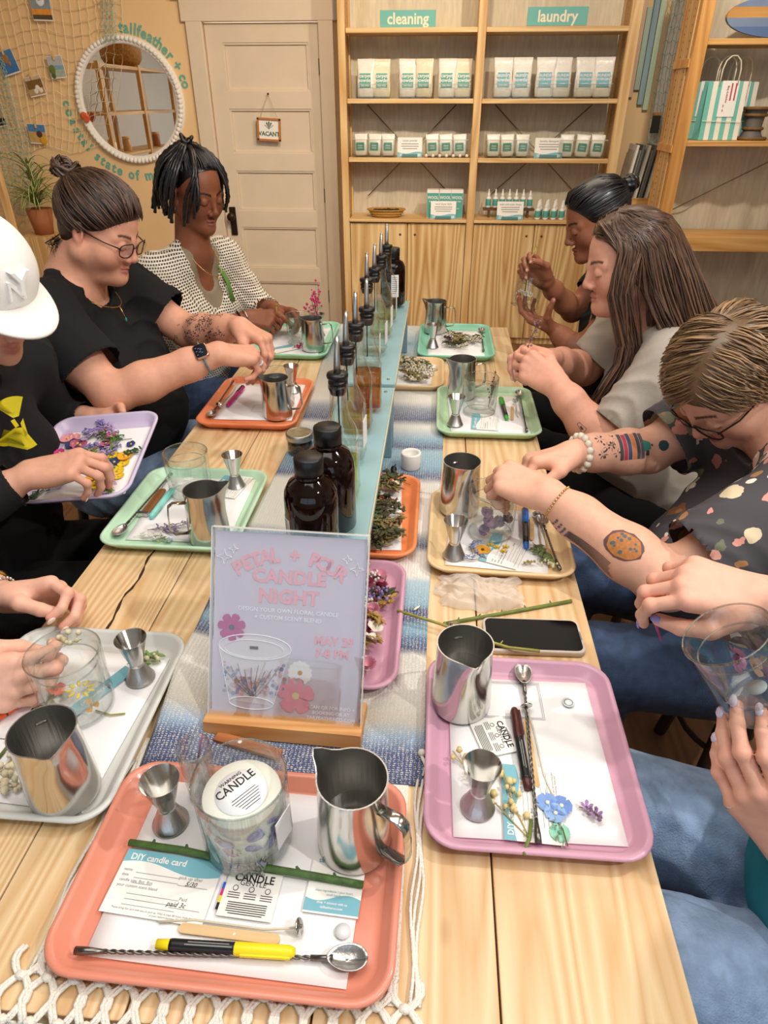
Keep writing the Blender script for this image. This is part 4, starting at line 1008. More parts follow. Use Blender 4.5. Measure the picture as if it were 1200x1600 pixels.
specs = [(-.150, .990, .062, '#f2f7a0', 'pour-spout bottle of bright yellow-green oil, nearest of the row', 0), (-.154, 1.131, .02, '#fafbf9', 'pour-spout bottle almost empty and clear, second from the front', 1), (-.153, 1.266, .075, '#eccb74', 'pour-spout bottle of olive gold oil, third from the front', 0), (-.142, 1.376, .078, '#eca850', 'pour-spout bottle of amber orange oil, fourth from the front', 0), (-.168, 1.640, .03, '#fafaf6', 'clear pour-spout bottle, fifth from the front on the second riser', 1), (-.160, 1.755, .04, '#f8faf4', 'clear pour-spout bottle with white side label, sixth from the front', 1), (-.156, 1.913, .05, '#f4f2d4', 'pour-spout bottle with greenish oil, seventh from the front', 1), (-.152, 2.071, .055, '#f4e9c0', 'pour-spout bottle with pale gold oil, last of the row before the brown bottle', 1)]
bottles = [PB] + [dup(PB) for _ in specs[1:]]
for o, (x, y, lv, c_, lab, lb_) in zip(bottles, specs):
    place(o, (x, y, .9405), math.radians(rnd(-6, 6))); tag(o, lab, 'bottle', 'pour-spout bottles on the riser')
    q = MB(); q.loft([lpf(.0285, 1, .004), lpf(.0290, 1, .007), lpf(.0290, 1, lv)], liquid_mat('oil_' + c_, c_), None, True, True); q.build('oil', o)
    if lb_:
        q = MB(); q.box((.0312, 0, .05), (.001, .036, .055), m_paper); q.build('side_label', o)
m_amberg = mat('amber_glass', '#140604', .08, spec=.45)
def make_brown(r_, h):
    r = empty('amber_bottle'); q = MB()
    q.lathe([(0, 0), (r_ * .9, 0), (r_, .004), (r_, h * .60), (r_ * .96, h * .68), (r_ * .80, h * .755), (r_ * .5, h * .80), (r_ * .44, h * .82), (r_ * .44, h * .86)], m_amberg, 40); q.build('glass_body', r)
    q = MB(); n = 28
    L_ = lambda rr, z: [((rr + .0006 * (k % 2)) * math.cos(2 * PI * k / n), (rr + .0006 * (k % 2)) * math.sin(2 * PI * k / n), z) for k in range(n)]
    q.loft([L_(r_ * .50, h * .845), L_(r_ * .52, h * .85), L_(r_ * .52, h * .99), L_(r_ * .47, h)], m_black, None, True, True); q.build('screw_cap', r)
    q = MB(); q.lathe([(r_ * .46, h * .80), (r_ * .53, h * .81), (r_ * .53, h * .835), (r_ * .46, h * .84)], m_amberg, 24); q.build('neck_ring', r)
    return r
def side_label(o, r_, z0, z1, a0, a1, m, nm='label'):
    q = MB(); q.sheet(lambda u, v: (r_ * math.cos(math.radians(a0 + (a1 - a0) * u)), r_ * math.sin(math.radians(a0 + (a1 - a0) * u)), z0 + (z1 - z0) * v), 10, 1, m); o2 = q.build(nm, o)
    q = MB()
    for k in range(9):
        z = z1 - (z1 - z0) * (.12 + .09 * k)
        q.sheet(lambda u, v: ((r_ + .0004) * math.cos(math.radians(a0 + (a1 - a0) * (.12 + .7 * u))), (r_ + .0004) * math.sin(math.radians(a0 + (a1 - a0) * (.12 + .7 * u))), z + .0016 * v), 8, 1, m_grey)
    q.build('print', o2)
o = make_brown(.0385, .165); place(o, (-.166, .800, .9405)); tag(o, 'brown amber bottle with black cap and side label, directly behind the sign', 'bottle'); side_label(o, .0388, .02, .075, 165, 225, m_paper)
o = make_brown(.0395, .172); place(o, (-.152, .884, .9405)); tag(o, 'second brown amber bottle with black cap, behind the labelled one', 'bottle')
o = make_brown(.040, .176); place(o, (-.143, 2.245, .9405)); tag(o, 'brown amber bottle at the far end of the riser', 'bottle'); side_label(o, .0403, .03, .1, -95, -60, m_paper)

# ---- mason jar, cup, small pod
r = empty('mason_jar', (-.330, 1.500, ZT + .002), label='small glass jar of dried herbs with metal lid on the left runner edge', cat='jar')
q = MB(); q.lathe([(0, 0), (.029, 0), (.0325, .004), (.0325, .034), (.03, .041), (.03, .046)], m_glass, 28); q.build('glass_jar', r)
q = MB(); q.lathe([(0, .003), (.0300, .004), (.0305, .030), (0, .031)], mat('dried_herbs', '#4d3626', .9, var=.4, vscale=150, bump=1, bscale=200), 22); q.build('contents', r)
q = MB(); q.lathe([(.0335, .041), (.0345, .042), (.034, .046), (.0345, .05), (.034, .056), (.031, .0575), (.029, .0568)], m_steel2, 30); q.build('screw_band', r)
q = MB(); q.lathe([(.029, .0568), (0, .057)], mat('lid_herb_top', '#8a7a5c', .5, var=.3, vscale=90), 26); q.build('lid', r)
r = empty('ceramic_cup', (-.045, 1.438, ZT + .004), label='small white ceramic cup on the runner right of the riser', cat='cup')
q = MB(); q.lathe([(0, 0), (.022, 0), (.0235, .003), (.0245, .038), (.0238, .041), (.0185, .041), (.0178, .036), (.017, .012), (0, .011)], mat('ceramic', '#efece4', .35), 30); q.build('cup_body', r)
r = empty('dark_pod', (-.085, 1.405, ZT + .005), label='small black seed pod lying against the riser leg', cat='pod')
q = MB(); q.sphere((0, 0, .009), (.008, .012, .009), m_black, 10); q.build('pod', r); q = MB(); q.tube([(0, .01, .009), (.004, .02, .012)], .0016, m_black, 5); q.build('stem', r)

# ---- sign in its wooden foot
sg = empty('table_sign', (-.190, .628, ZT + .006), label='acrylic PETAL + POUR CANDLE NIGHT sign in a slanted wooden foot', cat='sign')
sg.rotation_euler = (0, 0, math.radians(-2.0)); lean = math.radians(-26)
m_oak = wood('sign_oak', '#dba56a', '#c08448', 'X', 2, .5, knots=False)
q = MB(); q.prism([(-.024, 0), (.052, 0), (.040, .022), (-.020, .022)], -.112, .112, m_oak, Matrix.Rotation(PI / 2, 4, 'Z') @ Matrix.Rotation(PI / 2, 4, 'X')); q.build('wooden_foot', sg)
SM = T(0, .0, .016, rx=-lean * 0) @ Matrix.Rotation(lean, 4, 'X') @ T(0, 0, .132) @ WALLM    # plate frame: x right, y up, z to the viewer
m_plate = mat('poster_lilac', '#cdbfc9', .35)
q = MB(); q.box((0, 0, -.0006), (.213, .268, .0012), m_plate, SM); ps = q.build('poster', sg)
q = MB(); q.box((0, .002, -.0022), (.219, .277, .0014), m_acryl, SM); q.box((0, .002, .0062), (.219, .277, .0014), glass_mat('sign_front_acrylic', '#ffffff', .9, .03), SM); q.build('acrylic_holder', sg)
q = MB(); q.box((0, .1402, .002), (.219, .0012, .010), mat('acrylic_edge', '#dcdad4', .25), SM)
for s_ in (-1, 1): q.box((s_ * .1095, .002, .002), (.0012, .277, .010), MATS['acrylic_edge'], SM)
q.build('acrylic_rim', sg)
m_pk = mat('poster_pink', '#eda4ae', .5); m_sw = mat('poster_white', '#f4f0f2', .5)
PL = lambda x, y, rz=0: SM @ T(x, y, .0009, rz=rz)
q = MB()
arc = 'PETAL + POUR'; Rr = .129; n_ = len(arc)
for k, ch in enumerate(arc):
    if ch == ' ': continue
    a = math.radians(90 + 34 - 68 * k / (n_ - 1)); text(q, ch, .027, m_pk, PL(Rr * math.cos(a), -.024 + Rr * math.sin(a), a - PI / 2), bold=.04)
text(q, 'CANDLE', .026, m_pk, PL(0, .074), bold=.04, spacing=1.05); text(q, 'NiGHT', .027, m_pk, PL(0, .046), bold=.04, spacing=1.05)
text(q, 'MAY 29', .0165, m_pk, PL(.066, -.012), bold=.035); text(q, '7-8 PM', .0165, m_pk, PL(.064, -.030), bold=.035); q.build('pink_lettering', ps)
q = MB(); text(q, 'DESIGN YOUR OWN FLORAL CANDLE', .0082, m_sw, PL(0, .0265), bold=.02); text(q, '+ CUSTOM SCENT BLEND', .0082, m_sw, PL(0, .0160), bold=.02)
for k, t_ in enumerate(('SCAN QR FOR INFO +', 'BOOKING OR AT', 'TAILFEATHERCO.COM')): text(q, t_, .0068, m_sw, PL(.066, -.108 - .0078 * k), bold=.03)
for (x, y, s_) in ((-.093, .098, .011), (-.080, .110, .007), (.080, .105, .007), (.094, .092, .010)):
    for k in range(4):
        a = PI / 2 * k; p0 = (x + s_ * math.cos(a), y + s_ * math.sin(a)); p1_ = (x + s_ * .33 * math.cos(a + PI / 4), y + s_ * .33 * math.sin(a + PI / 4)); p2_ = (x + s_ * math.cos(a + PI / 2), y + s_ * math.sin(a + PI / 2))
        q.tube([(*p0, .0009), (*p1_, .0009), (*p2_, .0009)], .00055, m_sw, 4, SM)
q.build('white_lettering', ps)
def flat_flower(mb, x, y, r_, n_, col, cc, M0, w=.5, tip=1.0):
    m = mat('print_' + col, col, .6)
    for k in range(n_):
        a = 2 * PI * k / n_ + .3; c_, s_ = math.cos(a), math.sin(a)
        pts = [(0, 0), (.45, -w * .75), (.85, -w * .8), (1.0 * tip, -w * .2), (.93, 0), (1.0 * tip, w * .2), (.85, w * .8), (.45, w * .75)]
        mb.add([(x + r_ * (px * c_ - py * s_ * .5), y + r_ * (px * s_ + py * c_ * .5), .0009 + .0001 * (k % 2)) for px, py in pts], [tuple(range(8))], m, False, M0)
    mb.add([(x + r_ * .2 * math.cos(t), y + r_ * .2 * math.sin(t), .0012) for t in np.linspace(0, 2 * PI, 9)[:-1]], [tuple(range(8))], mat('print_' + cc, cc, .6), False, M0)
q = MB(); flat_flower(q, -.080, -.002, .021, 7, '#b83a7a', '#4a3a30', SM, .7); q.build('printed_flower', ps)
q = MB(); flat_flower(q, .020, -.060, .018, 14, '#ece6e2', '#c98a3a', SM, .5); q.build('printed_flower', ps)
q = MB(); flat_flower(q, .015, -.094, .027, 5, '#e79aa8', '#e3d2a0', SM, 1.0); q.build('printed_flower', ps)
q = MB(); gl = mat('print_glass', '#e3dbe2', .5); wl = mat('print_wax', '#ddd2d6', .5)
def ell(cx, cy, rx, ry, z, m, n=28, ring=None):
    if ring: q.tube([(cx + rx * math.cos(t), cy + ry * math.sin(t), z) for t in np.linspace(0, 2 * PI, n + 1)], ring, m, 4, SM)
    else: q.add([(cx + rx * math.cos(t), cy + ry * math.sin(t), z) for t in np.linspace(0, 2 * PI, n + 1)[:-1]], [tuple(range(n))], m, False, SM)
q.add([(-.098, -.03, .0003), (-.080, -.108, .0003), (-.018, -.112, .0003), (.006, -.03, .0003)], [(0, 1, 2, 3)], wl, False, SM)
ell(-.046, -.028, .052, .018, .0005, wl); ell(-.046, -.028, .052, .018, .001, m_sw, 28, .0008); ell(-.047, -.031, .043, .013, .001, m_sw, 28, .0005)
ell(-.049, -.110, .032, .009, .001, m_sw, 24, .0007)
q.tube([(-.098, -.03, .001), (-.081, -.108, .001)], .0007, m_sw, 4, SM); q.tube([(.006, -.03, .001), (-.017, -.110, .001)], .0007, m_sw, 4, SM)
q.box((-.047, -.029, .0014), (.012, .004, .0006), mat('print_wick', '#5b3324', .6), SM)
rr = random.Random(3)
for k in range(130):
    t = rr.random(); v = rr.random(); cx = -.09 + .09 * t; cy = -.098 + .05 * v * (1.1 - .6 * math.sin(t * PI))
    col = ('#b89aa6', '#8d93b4', '#d6a9ae', '#a98a78', '#c7b4a6', '#7f86a8')[k % 6]; s_ = rr.uniform(.0012, .0032)
    q.add([(cx + s_ * math.cos(a_), cy + s_ * math.sin(a_), .0012 + .00001 * (k % 9)) for a_ in (0, 1.05, 2.1, 3.14, 4.2, 5.25)], [tuple(range(6))], mat('print_' + col, col, .6), False, SM)
for k in range(9): q.tube([(-.05 + .004 * (k % 3), -.1, .0012), (-.05 + .012 * (k - 4) * .5, -.08, .0012), (-.05 + .010 * (k - 4), -.062 + .004 * (k % 3), .0012)], .0004, mat('print_twig', '#7d6a70', .6), 3, SM)
q.build('printed_candle', ps)
r = empty('wooden_wick_bar', (-.235, .592, ZT + .004), math.radians(-14), label='short reddish wood wick bar lying before the sign foot', cat='wick')
m_rwood = wood('red_wood', '#b5713c', '#8d5228', 'X', 2, .5, knots=False)
q = MB(); q.box((0, 0, .005), (.10, .016, .007), m_rwood, bev=.001); q.build('bar', r); q = MB(); q.lathe([(.003, 0), (0, .0003)], m_paper, 8, T(-.012, 0, .0087)); q.build('hole', r)

# ---- cards
def card(x, y, z, w, h, rz, label, m=None, name='card', group=None):
    r = empty(name, (x, y, z), math.radians(rz), label=label, cat='card', group=group)
    q = MB(); q.box((0, 0, .0003), (w, h, .0005), m or m_card); q.build('card_stock', r); return r
def wave(r, w, h, top, frac, m=None):
    q = MB(); n = 18; s_ = 1 if top else -1
    pts = [(-w / 2 + w * k / n, s_ * (h / 2 - frac * h + .07 * h * math.sin(2 * PI * k / n * .9 + .4))) for k in range(n + 1)]
    q.prism((pts + [(w / 2, s_ * h / 2), (-w / 2, s_ * h / 2)])[::-1 if top else 1], .0006, .0008, m or m_blueteal); q.build('wave_print', r)
zc = ZS + .0035
def diy(x, y, w, h, rz, label, hand=True, z=zc, portrait=False):
    r = card(x, y, z, w, h, rz, label, group='DIY candle cards'); wave(r, w, h, True, .24)
    q = MB(); text(q, 'DIY candle card', .0105, m_card, T(-w * .44, h * .38, .0011), 'LEFT', bold=.02)
    for k, (t_, lw) in enumerate((('name', .45), ('date', .45), ('candle size: 8oz  8oz', .2), ('your custom scent blend', 0), ('', .52), ('', .52), ('', .52))):
        yy = h * .17 - h * .082 * k
        if t_: text(q, t_, .0048, m_grey, T(-w * .45, yy, .001), 'LEFT')
        if lw: q.box((-w * .45 + w * .13 + w * lw / 2, yy - .0022, .001), (w * lw, .0004, .0002), m_grey)
    text(q, 'pick up after', .0055, m_grey, T(w * .12, h * .16, .001), 'LEFT'); text(q, 'Paid', .0055, m_grey, T(w * .2, -h * .16, .001), 'LEFT')
    q.box((w * .28, h * .04, .001), (w * .3, .0004, .0002), m_grey); q.box((w * .28, -h * .3, .001), (w * .3, .0004, .0002), m_grey)
    text(q, 'Please bring this card with you to pick up. Wait at least 48 hours from date', .0031, m_grey, T(0, -h * .41, .001)); text(q, 'of pour before burning. Thank you!', .0031, m_grey, T(.02, -h * .455, .001)); q.build('printing', r)
    if hand:
        q = MB(); text(q, '5/30', .0075, m_ink, T(w * .2, h * .075, .0012), 'LEFT', shear=.3); text(q, 'paid 3c', .0075, m_ink, T(w * .1, -h * .25, .0012), 'LEFT', shear=.3); q.build('handwriting', r)
diy(-.2805, .392, .118, .072, -4, 'DIY candle card with pick up date handwritten, on the coral tray')
diy(.146, .530, .108, .072, 88, 'DIY candle card lying sideways under the flowers on the pink tray', False)
diy(.150, 1.700, .105, .075, 85, 'DIY candle card on the pale green tray by the glass', False)
diy(-.455, 1.295, .10, .07, 80, 'DIY candle card on the mint green tray behind the glass', False)
diy(.155, 1.085, .105, .075, 70, 'DIY candle card under yellow petals on the cream tray', False)
def warncard(x, y, w, h, rz, label):
    r = card(x, y, zc, w, h, rz, label, m_white, group='candle warning cards'); q = MB()
    text(q, 'WARNING', .0042, m_ink, T(0, h * .44, .001), bold=.02); text(q, 'CANDLE', .0125, m_ink, T(0, h * .33, .001), bold=.02, width=.95); text(q, 'GENTLE', .0085, m_ink, T(0, h * .22, .001), bold=.0)
    for k in range(3):
        q.tube([(-w * .3 + w * .3 * k + .003 * math.cos(a), h * .1 + .003 * math.sin(a), .001) for a in np.linspace(0, 2 * PI, 9)], .0004, m_ink, 3)
        for j in range(3): q.box((-w * .3 + w * .3 * k, h * (.0 - .05 * j), .001), (w * .22, .0007, .0002), m_ink)
    for j in range(6): q.box((0, -h * (.2 + .045 * j), .001), (w * (.72 - .1 * (j == 5)), .0008, .0002), m_ink)
    q.build('printing', r); return r
r = warncard(-.180, .390, .062, .052, -3, 'small white candle warning card with colour bars on the coral tray')
q = MB()
for k, c_ in enumerate(('#2a5fd0', '#d02a7a', '#f0d020', '#111111')): q.box((-.0325, .006 - .0075 * k, .0009), (.003, .0075, .0003), mat('bar_' + c_, c_, .6))
q.build('colour_bars', r)
warncard(.105, .630, .062, .050, -72, 'small candle warning card on the dusty pink tray')
r = card(-.0865, .408, zc, .062, .066, -3, 'small white and blue business card at the right of the coral tray'); wave(r, .062, .062, False, .26)
q = MB(); text(q, 'tailfeather + co', .0078, mat('card_blue_ink', '#7faab4', .6), T(0, .026, .001), bold=.02); text(q, 'clean ingredients | your heart', .0036, MATS['card_blue_ink'], T(0, -.008, .001)); text(q, 'small batch', .0036, MATS['card_blue_ink'], T(0, -.012, .001))
text(q, 'shop + connect with us', .0036, m_card, T(0, -.021, .0012), bold=.02); text(q, 'tailfeatherco.com', .0036, m_card, T(0, -.026, .0012), bold=.02); q.build('printing', r)
q = card(-.483, .662, zc, .125, .022, 62, 'blue strip card under the glass on the light grey tray', m_blueteal); b2 = MB(); text(b2, 'DIY candle card', .008, m_card, T(0, 0, .001), bold=.02); b2.build('printing', q)

# ---- markers, sticks, wicks, spoons
def span(a, b): return ((a[0] + b[0]) / 2, (a[1] + b[1]) / 2), math.hypot(b[0] - a[0], b[1] - a[1]), math.atan2(b[1] - a[1], b[0] - a[0])
def marker(a, b, col, body, label, capf=.36, z=ZS + .003, r_=.0062):
    (x, y), L_, an = span(a, b); r = empty('marker', (x, y, z + r_), an, label=label, cat='marker', group='coloured markers')
    mb_, mc_ = mat('marker_' + body, body, .35), mat('marker_' + col, col, .35); MX = Matrix.Rotation(PI / 2, 4, 'Y')
    q = MB(); q.lathe([(0, -L_ / 2 + .014), (r_ * .95, -L_ / 2 + .014), (r_, -L_ / 2 + .017), (r_, L_ / 2 - L_ * capf)], mb_, 14, MX); q.build('barrel', r)
    q = MB(); q.lathe([(0, -L_ / 2), (r_ * .8, -L_ / 2), (r_ * .9, -L_ / 2 + .014)], mc_, 14, MX); q.build('end_plug', r)
    q = MB(); q.lathe([(r_ * 1.02, L_ / 2 - L_ * capf - .002), (r_ * 1.1, L_ / 2 - L_ * capf), (r_ * 1.05, L_ / 2 - .006), (r_ * .7, L_ / 2), (0, L_ / 2)], mc_, 14, MX); cp = q.build('cap', r)
    q = MB(); q.box((L_ / 2 - L_ * capf * .5, -r_ * 1.05, .001), (L_ * capf * .86, .0026, .0045), mc_, bev=.001); q.build('clip', cp)
    if body == '#141416':
        q = MB(); q.box((-L_ * .12, -.0015, r_ * .98), (L_ * .34, .0011, .0004), m_grey); q.box((-L_ * .12, .0012, r_ * .98), (L_ * .3, .0009, .0004), m_grey); q.build('print', r)
    return r
marker((-.264, .330), (-.118, .333), '#f0dc1a', '#141416', 'black and yellow marker lying on the coral tray', .42)
marker((.143, .545), (.137, .677), '#4a1c1c', '#141416', 'black and maroon marker on the dusty pink tray', .38)
marker((.197, 1.09), (.209, 1.238), '#2a72c8', '#141416', 'black and blue marker on the cream tray', .4)
marker((.209, 1.715), (.202, 1.865), '#3fae3a', '#141416', 'black and green marker on the pale green tray', .4)
marker((-.587, 1.745), (-.580, 1.893), '#c81a86', '#c81a86', 'magenta pink marker with black cap on the orange tray', .36)
q = MB(); q.lathe([(.0066, 0), (.0072, .002), (.007, .05), (.004, .056), (0, .056)], mat('marker_#141416', '#141416', .35), 14, T(-.5835, 1.84, ZS + .0092, rz=math.radians(87)) @ Matrix.Rotation(PI / 2, 4, 'Y')); tag(q.build('pen_cap'), 'black cap end of the magenta marker on the orange tray', 'cap')
marker((-.583, 1.142), (-.578, 1.262), '#7fd0c4', '#8fd8cc', 'pale teal marker beside the brown wick on the mint tray', .4)
marker((-.602, .60), (-.585, .632), '#e8541e', '#141416', 'orange-tipped marker under the hand on the grey tray', .5)
def stick(a, b, label, w=.0085, m=None, z=ZS + .003):
    (x, y), L_, an = span(a, b); r = empty('wooden_stick', (x, y, z), an, label=label, cat='stick', group='flat wooden sticks')
    q = MB(); q.prism(rrect(L_, w, w * .48, 4), 0, .0018, m or m_stick); q.build('stick_blank', r)
    q = MB(); q.lathe([(.0013, 0), (0, .0002)], m_paper if m is None else m_ink, 8, T(L_ * .05, 0, .0019)); q.build('hole', r); return r
stick((-.248, .350), (-.137, .346), 'flat birch stick above the yellow marker', .0105)
stick((.156, .553), (.153, .664), 'flat birch stick beside the maroon marker')
stick((.213, 1.125), (.222, 1.209), 'flat birch stick beside the blue marker')
stick((.224, 1.72), (.233, 1.815), 'flat birch stick beside the green marker')
stick((-.597, 1.765), (-.592, 1.88), 'flat birch stick beside the magenta marker')
stick((-.605, .575), (-.612, .63), 'flat birch stick at the left of the grey tray')
r = stick((-.606, 1.160), (-.604, 1.270), 'wide brown wooden wick on the mint green tray', .019, wood('walnut_wick', '#8d5a30', '#6b3f1e', 'X', 2, .5, knots=False))
q = MB(); q.box((-.058, 0, .004), (.010, .022, .008), m_steel); q.build('metal_clip', r)
def wick(a, b, label, z=ZS + .003, bend=.004):
    (x, y), L_, an = span(a, b); r = empty('cotton_wick', (x, y, z), an, label=label, cat='wick', group='cotton wicks with metal discs')
    q = MB(); q.tube([(-L_ / 2, 0, .0012), (-L_ / 4, bend, .0012), (L_ / 4, -bend * .4, .002), (L_ / 2 - .004, 0, .006)], .0014, m_cottn, 6); q.build('cord', r)
    q = MB(); M_ = T(L_ / 2, 0, .0085, ry=math.radians(70)); q.lathe([(.0, -.001), (.0085, -.001), (.0092, 0), (.0085, .001), (.003, .0012), (.0025, .004), (0, .004)], m_steel, 18, M_); q.build('metal_disc', r)
wick((-.272, .354), (-.118, .357), 'cotton wick with metal disc above the birch stick on the coral tray')
wick((.176, .535), (.155, .682), 'cotton wick with metal disc across the pink tray')
wick((.234, 1.07), (.232, 1.215), 'cotton wick on the cream tray beside the spoon')
wick((.243, 1.74), (.243, 1.84), 'cotton wick on the pale green tray beside the spoon')
wick((-.607, 1.90), (-.612, 1.74), 'cotton wick with metal disc on the orange tray')
def bar_spoon(a, b, label, z=ZS + .003):
    """b is the bowl end."""
    (x, y), L_, an = span(a, b); r = empty('bar_spoon', (x, y, z), an, label=label, cat='spoon', group='twisted bar spoons')
    q = MB(); n_ = int(L_ / .0042)
    for ph in (0, PI):
        q.tube([(-L_ / 2 + .03 + (L_ - .085) * i / n_, .0012 * math.cos(ph + i * 1.05), .0045 + .0012 * math.sin(ph + i * 1.05)) for i in range(n_ + 1)], .0014, m_steeld, 5)
    q.build('twisted_shaft', r)
    q = MB(); q.tube([(-L_ / 2, 0, .0045), (-L_ / 2 + .012, 0, .0045), (-L_ / 2 + .032, 0, .0045)], [.0042, .0040, .002], m_steeld, 10); q.build('end_knob', r)
    q = MB(); q.tube([(L_ / 2 - .058, 0, .0045), (L_ / 2 - .044, 0, .005), (L_ / 2 - .036, 0, .005)], [.0022, .002, .0028], m_steeld, 8)
    def bowl(u, v):
        a_ = 2 * PI * u; rr_ = v; sx = .0215 * rr_ * math.cos(a_); sy = .0135 * rr_ * math.sin(a_) * (1 - .25 * math.cos(a_ + PI) * rr_ * .6)
        return (L_ / 2 - .0205 + sx, sy, .001 + .0075 * rr_ ** 2.2)
    q.sheet(bowl, 24, 7, m_steel2); o = q.build('bowl', r); s_ = o.modifiers.new('thick', 'SOLIDIFY'); s_.thickness = .0009
bar_spoon((-.347, .318), (-.043, .333), 'long twisted bar spoon along the near edge of the coral tray')
bar_spoon((.148, .474), (.158, .768), 'long twisted bar spoon lengthwise on the dusty pink tray')
bar_spoon((.253, 1.025), (.240, 1.215), 'twisted bar spoon at the right side of the cream tray')
bar_spoon((.256, 1.640), (.262, 1.925), 'twisted bar spoon with bowl up on the pale green tray')
bar_spoon((.174, 2.300), (.179, 2.565), 'twisted bar spoon on the far right teal tray')
bar_spoon((-.608, 1.335), (-.628, 1.068), 'twisted bar spoon along the left side of the mint tray')
bar_spoon((-.627, 1.955), (-.615, 1.665), 'twisted bar spoon along the left side of the orange tray')
q = MB(); q.lathe([(.0085, 0), (.0085, .0006), (0, .0007)], mat('clear_sticker', '#e9e9ea', .25), 20); tag(q.build('sticker_dot', None, (-.072, .360, zc)), 'clear round sticker dot at right on the coral tray paper', 'sticker')
q = MB(); q.lathe([(.009, 0), (.009, .0006), (0, .0007)], mat('clear_sticker', '#e9e9ea', .25), 20); q.tube([(.006 * math.cos(a), .006 * math.sin(a), .0008) for a in np.linspace(0, 2 * PI, 17)], .0006, m_grey, 4); tag(q.build('sticker_dot', None, (.219, .700, zc)), 'round silver sticker dot on the dusty pink tray paper', 'sticker')

# ---- phone, plastic bag, stems
r = empty('phone', (.184, .848, ZT + .0005), math.radians(1.5), label='black phone in a beige case lying on the table edge', cat='phone')
q = MB(); q.loft([[(x, y, z) for x, y in rrect(w_, h_, .013, 6)] for w_, h_, z in ((.160, .078, .0), (.1635, .0815, .002), (.1635, .0815, .0095), (.161, .079, .0108))], mat('phone_case', '#cfc2b4', .5), None, True, True); q.build('case', r)
q = MB(); q.prism(rrect(.155, .073, .011, 6), .0102, .0114, mat('phone_screen', '#030304', .10, spec=.06)); q.build('screen', r)
q = MB(); q.box((.079, 0, .0109), (.001, .02, .0008), m_black); q.build('speaker_slot', r)
q = MB()
def bag(u, v):
    x, y = (u - .5) * .150, (v - .5) * .088; e = (1 - (2 * u - 1) ** 6) * (1 - (2 * v - 1) ** 6)
    z = .002 + e * (.020 + .007 * math.sin(9 * u + 7 * v + 2 * math.sin(5 * v)) + .0035 * math.sin(17 * u - 13 * v + 4 * math.sin(6 * u)) + .002 * math.sin(43 * u + 37 * v + 3 * math.sin(11 * u)))
    return (x + .006 * math.sin(9 * v) + .004 * math.sin(25 * v), y + .006 * math.sin(7 * u + 1) + .003 * math.sin(21 * u), z)
q.sheet(bag, 70, 46, None)
m_bag = bpy.data.materials.new('cloudy_plastic'); m_bag.use_nodes = True; N_, L_n = m_bag.node_tree.nodes, m_bag.node_tree.links
tr0 = N_.new('ShaderNodeBsdfTransparent'); mxb = N_.new('ShaderNodeMixShader'); mxb.inputs[0].default_value = .45
N_['Principled BSDF'].inputs['Base Color'].default_value = (*rgb('#efe6dc'), 1); N_['Principled BSDF'].inputs['Roughness'].default_value = .12
L_n.new(tr0.outputs[0], mxb.inputs[1]); L_n.new(N_['Principled BSDF'].outputs[0], mxb.inputs[2]); L_n.new(mxb.outputs[0], N_['Material Output'].inputs['Surface'])
q.mats = [m_bag]; o = q.build('plastic_bag', None, (.100, .958, ZT + .002), math.radians(2)); tag(o, 'crumpled clear plastic bag between the cream tray and the phone', 'bag')
m_stem = mat('green_stem', '#6f7d3c', .6, var=.2, vscale=60, bump=.3); m_stem2 = mat('yellow_stem', '#9c9648', .6, var=.2, vscale=60); m_stem3 = mat('dark_green_stem', '#4d6a34', .6, var=.25, vscale=80, bump=.3)
def stem(pts, r_, m, label, nodes=0):
    r = empty('plant_stem', pts[0], label=label, cat='stem'); P = [(p[0] - pts[0][0], p[1] - pts[0][1], p[2] - pts[0][2]) for p in pts]
    q = MB(); q.tube(P, r_, m, 7); q.build('stalk', r)
    for k in range(nodes):
        t = (k + .7) / (nodes + .5) * (len(P) - 1); i = min(int(t), len(P) - 2); f = t - i; p = Vector(P[i]).lerp(Vector(P[i + 1]), f)
        q = MB(); q.tube([p, p + Vector((rnd(-.006, .006), .006, .004))], [r_ * .8, r_ * .3], m, 5); q.build('leaf_node', r)
stem([(-.338, .437, zc + .004), (-.27, .432, zc + .005), (-.19, .420, zc + .006), (-.12, .414, zc + .006), (-.055, .408, zc + .005)], .0042, m_stem3, 'dark green stem lying across the coral tray', 6)
stem([(-.045, .874, ZT + .026), (.03, .852, ZT + .02), (.09, .825, ZT + .018), (.14, .808, ZT + .016), (.187, .793, ZT + .026)], .0026, m_stem2, 'long yellowish stem running from the pink flowers under the phone', 2)
stem([(.036, .871, ZT + .0038), (.10, .893, ZT + .0038), (.18, .920, ZT + .004), (.265, .950, ZT + .004)], .0034, m_stem, 'green stem between the plastic bag and the phone', 5)
stem([(-.545, .675, zc), (-.556, .62, zc + .001), (-.565, .54, zc)], .0022, m_stem, 'thin green stem beside the pitcher on the grey tray', 2)
stem([(-.47, .632, zc), (-.445, .625, zc + .001), (-.425, .630, zc)], .0012, m_stem2, 'small dry twig on the grey tray paper', 0)

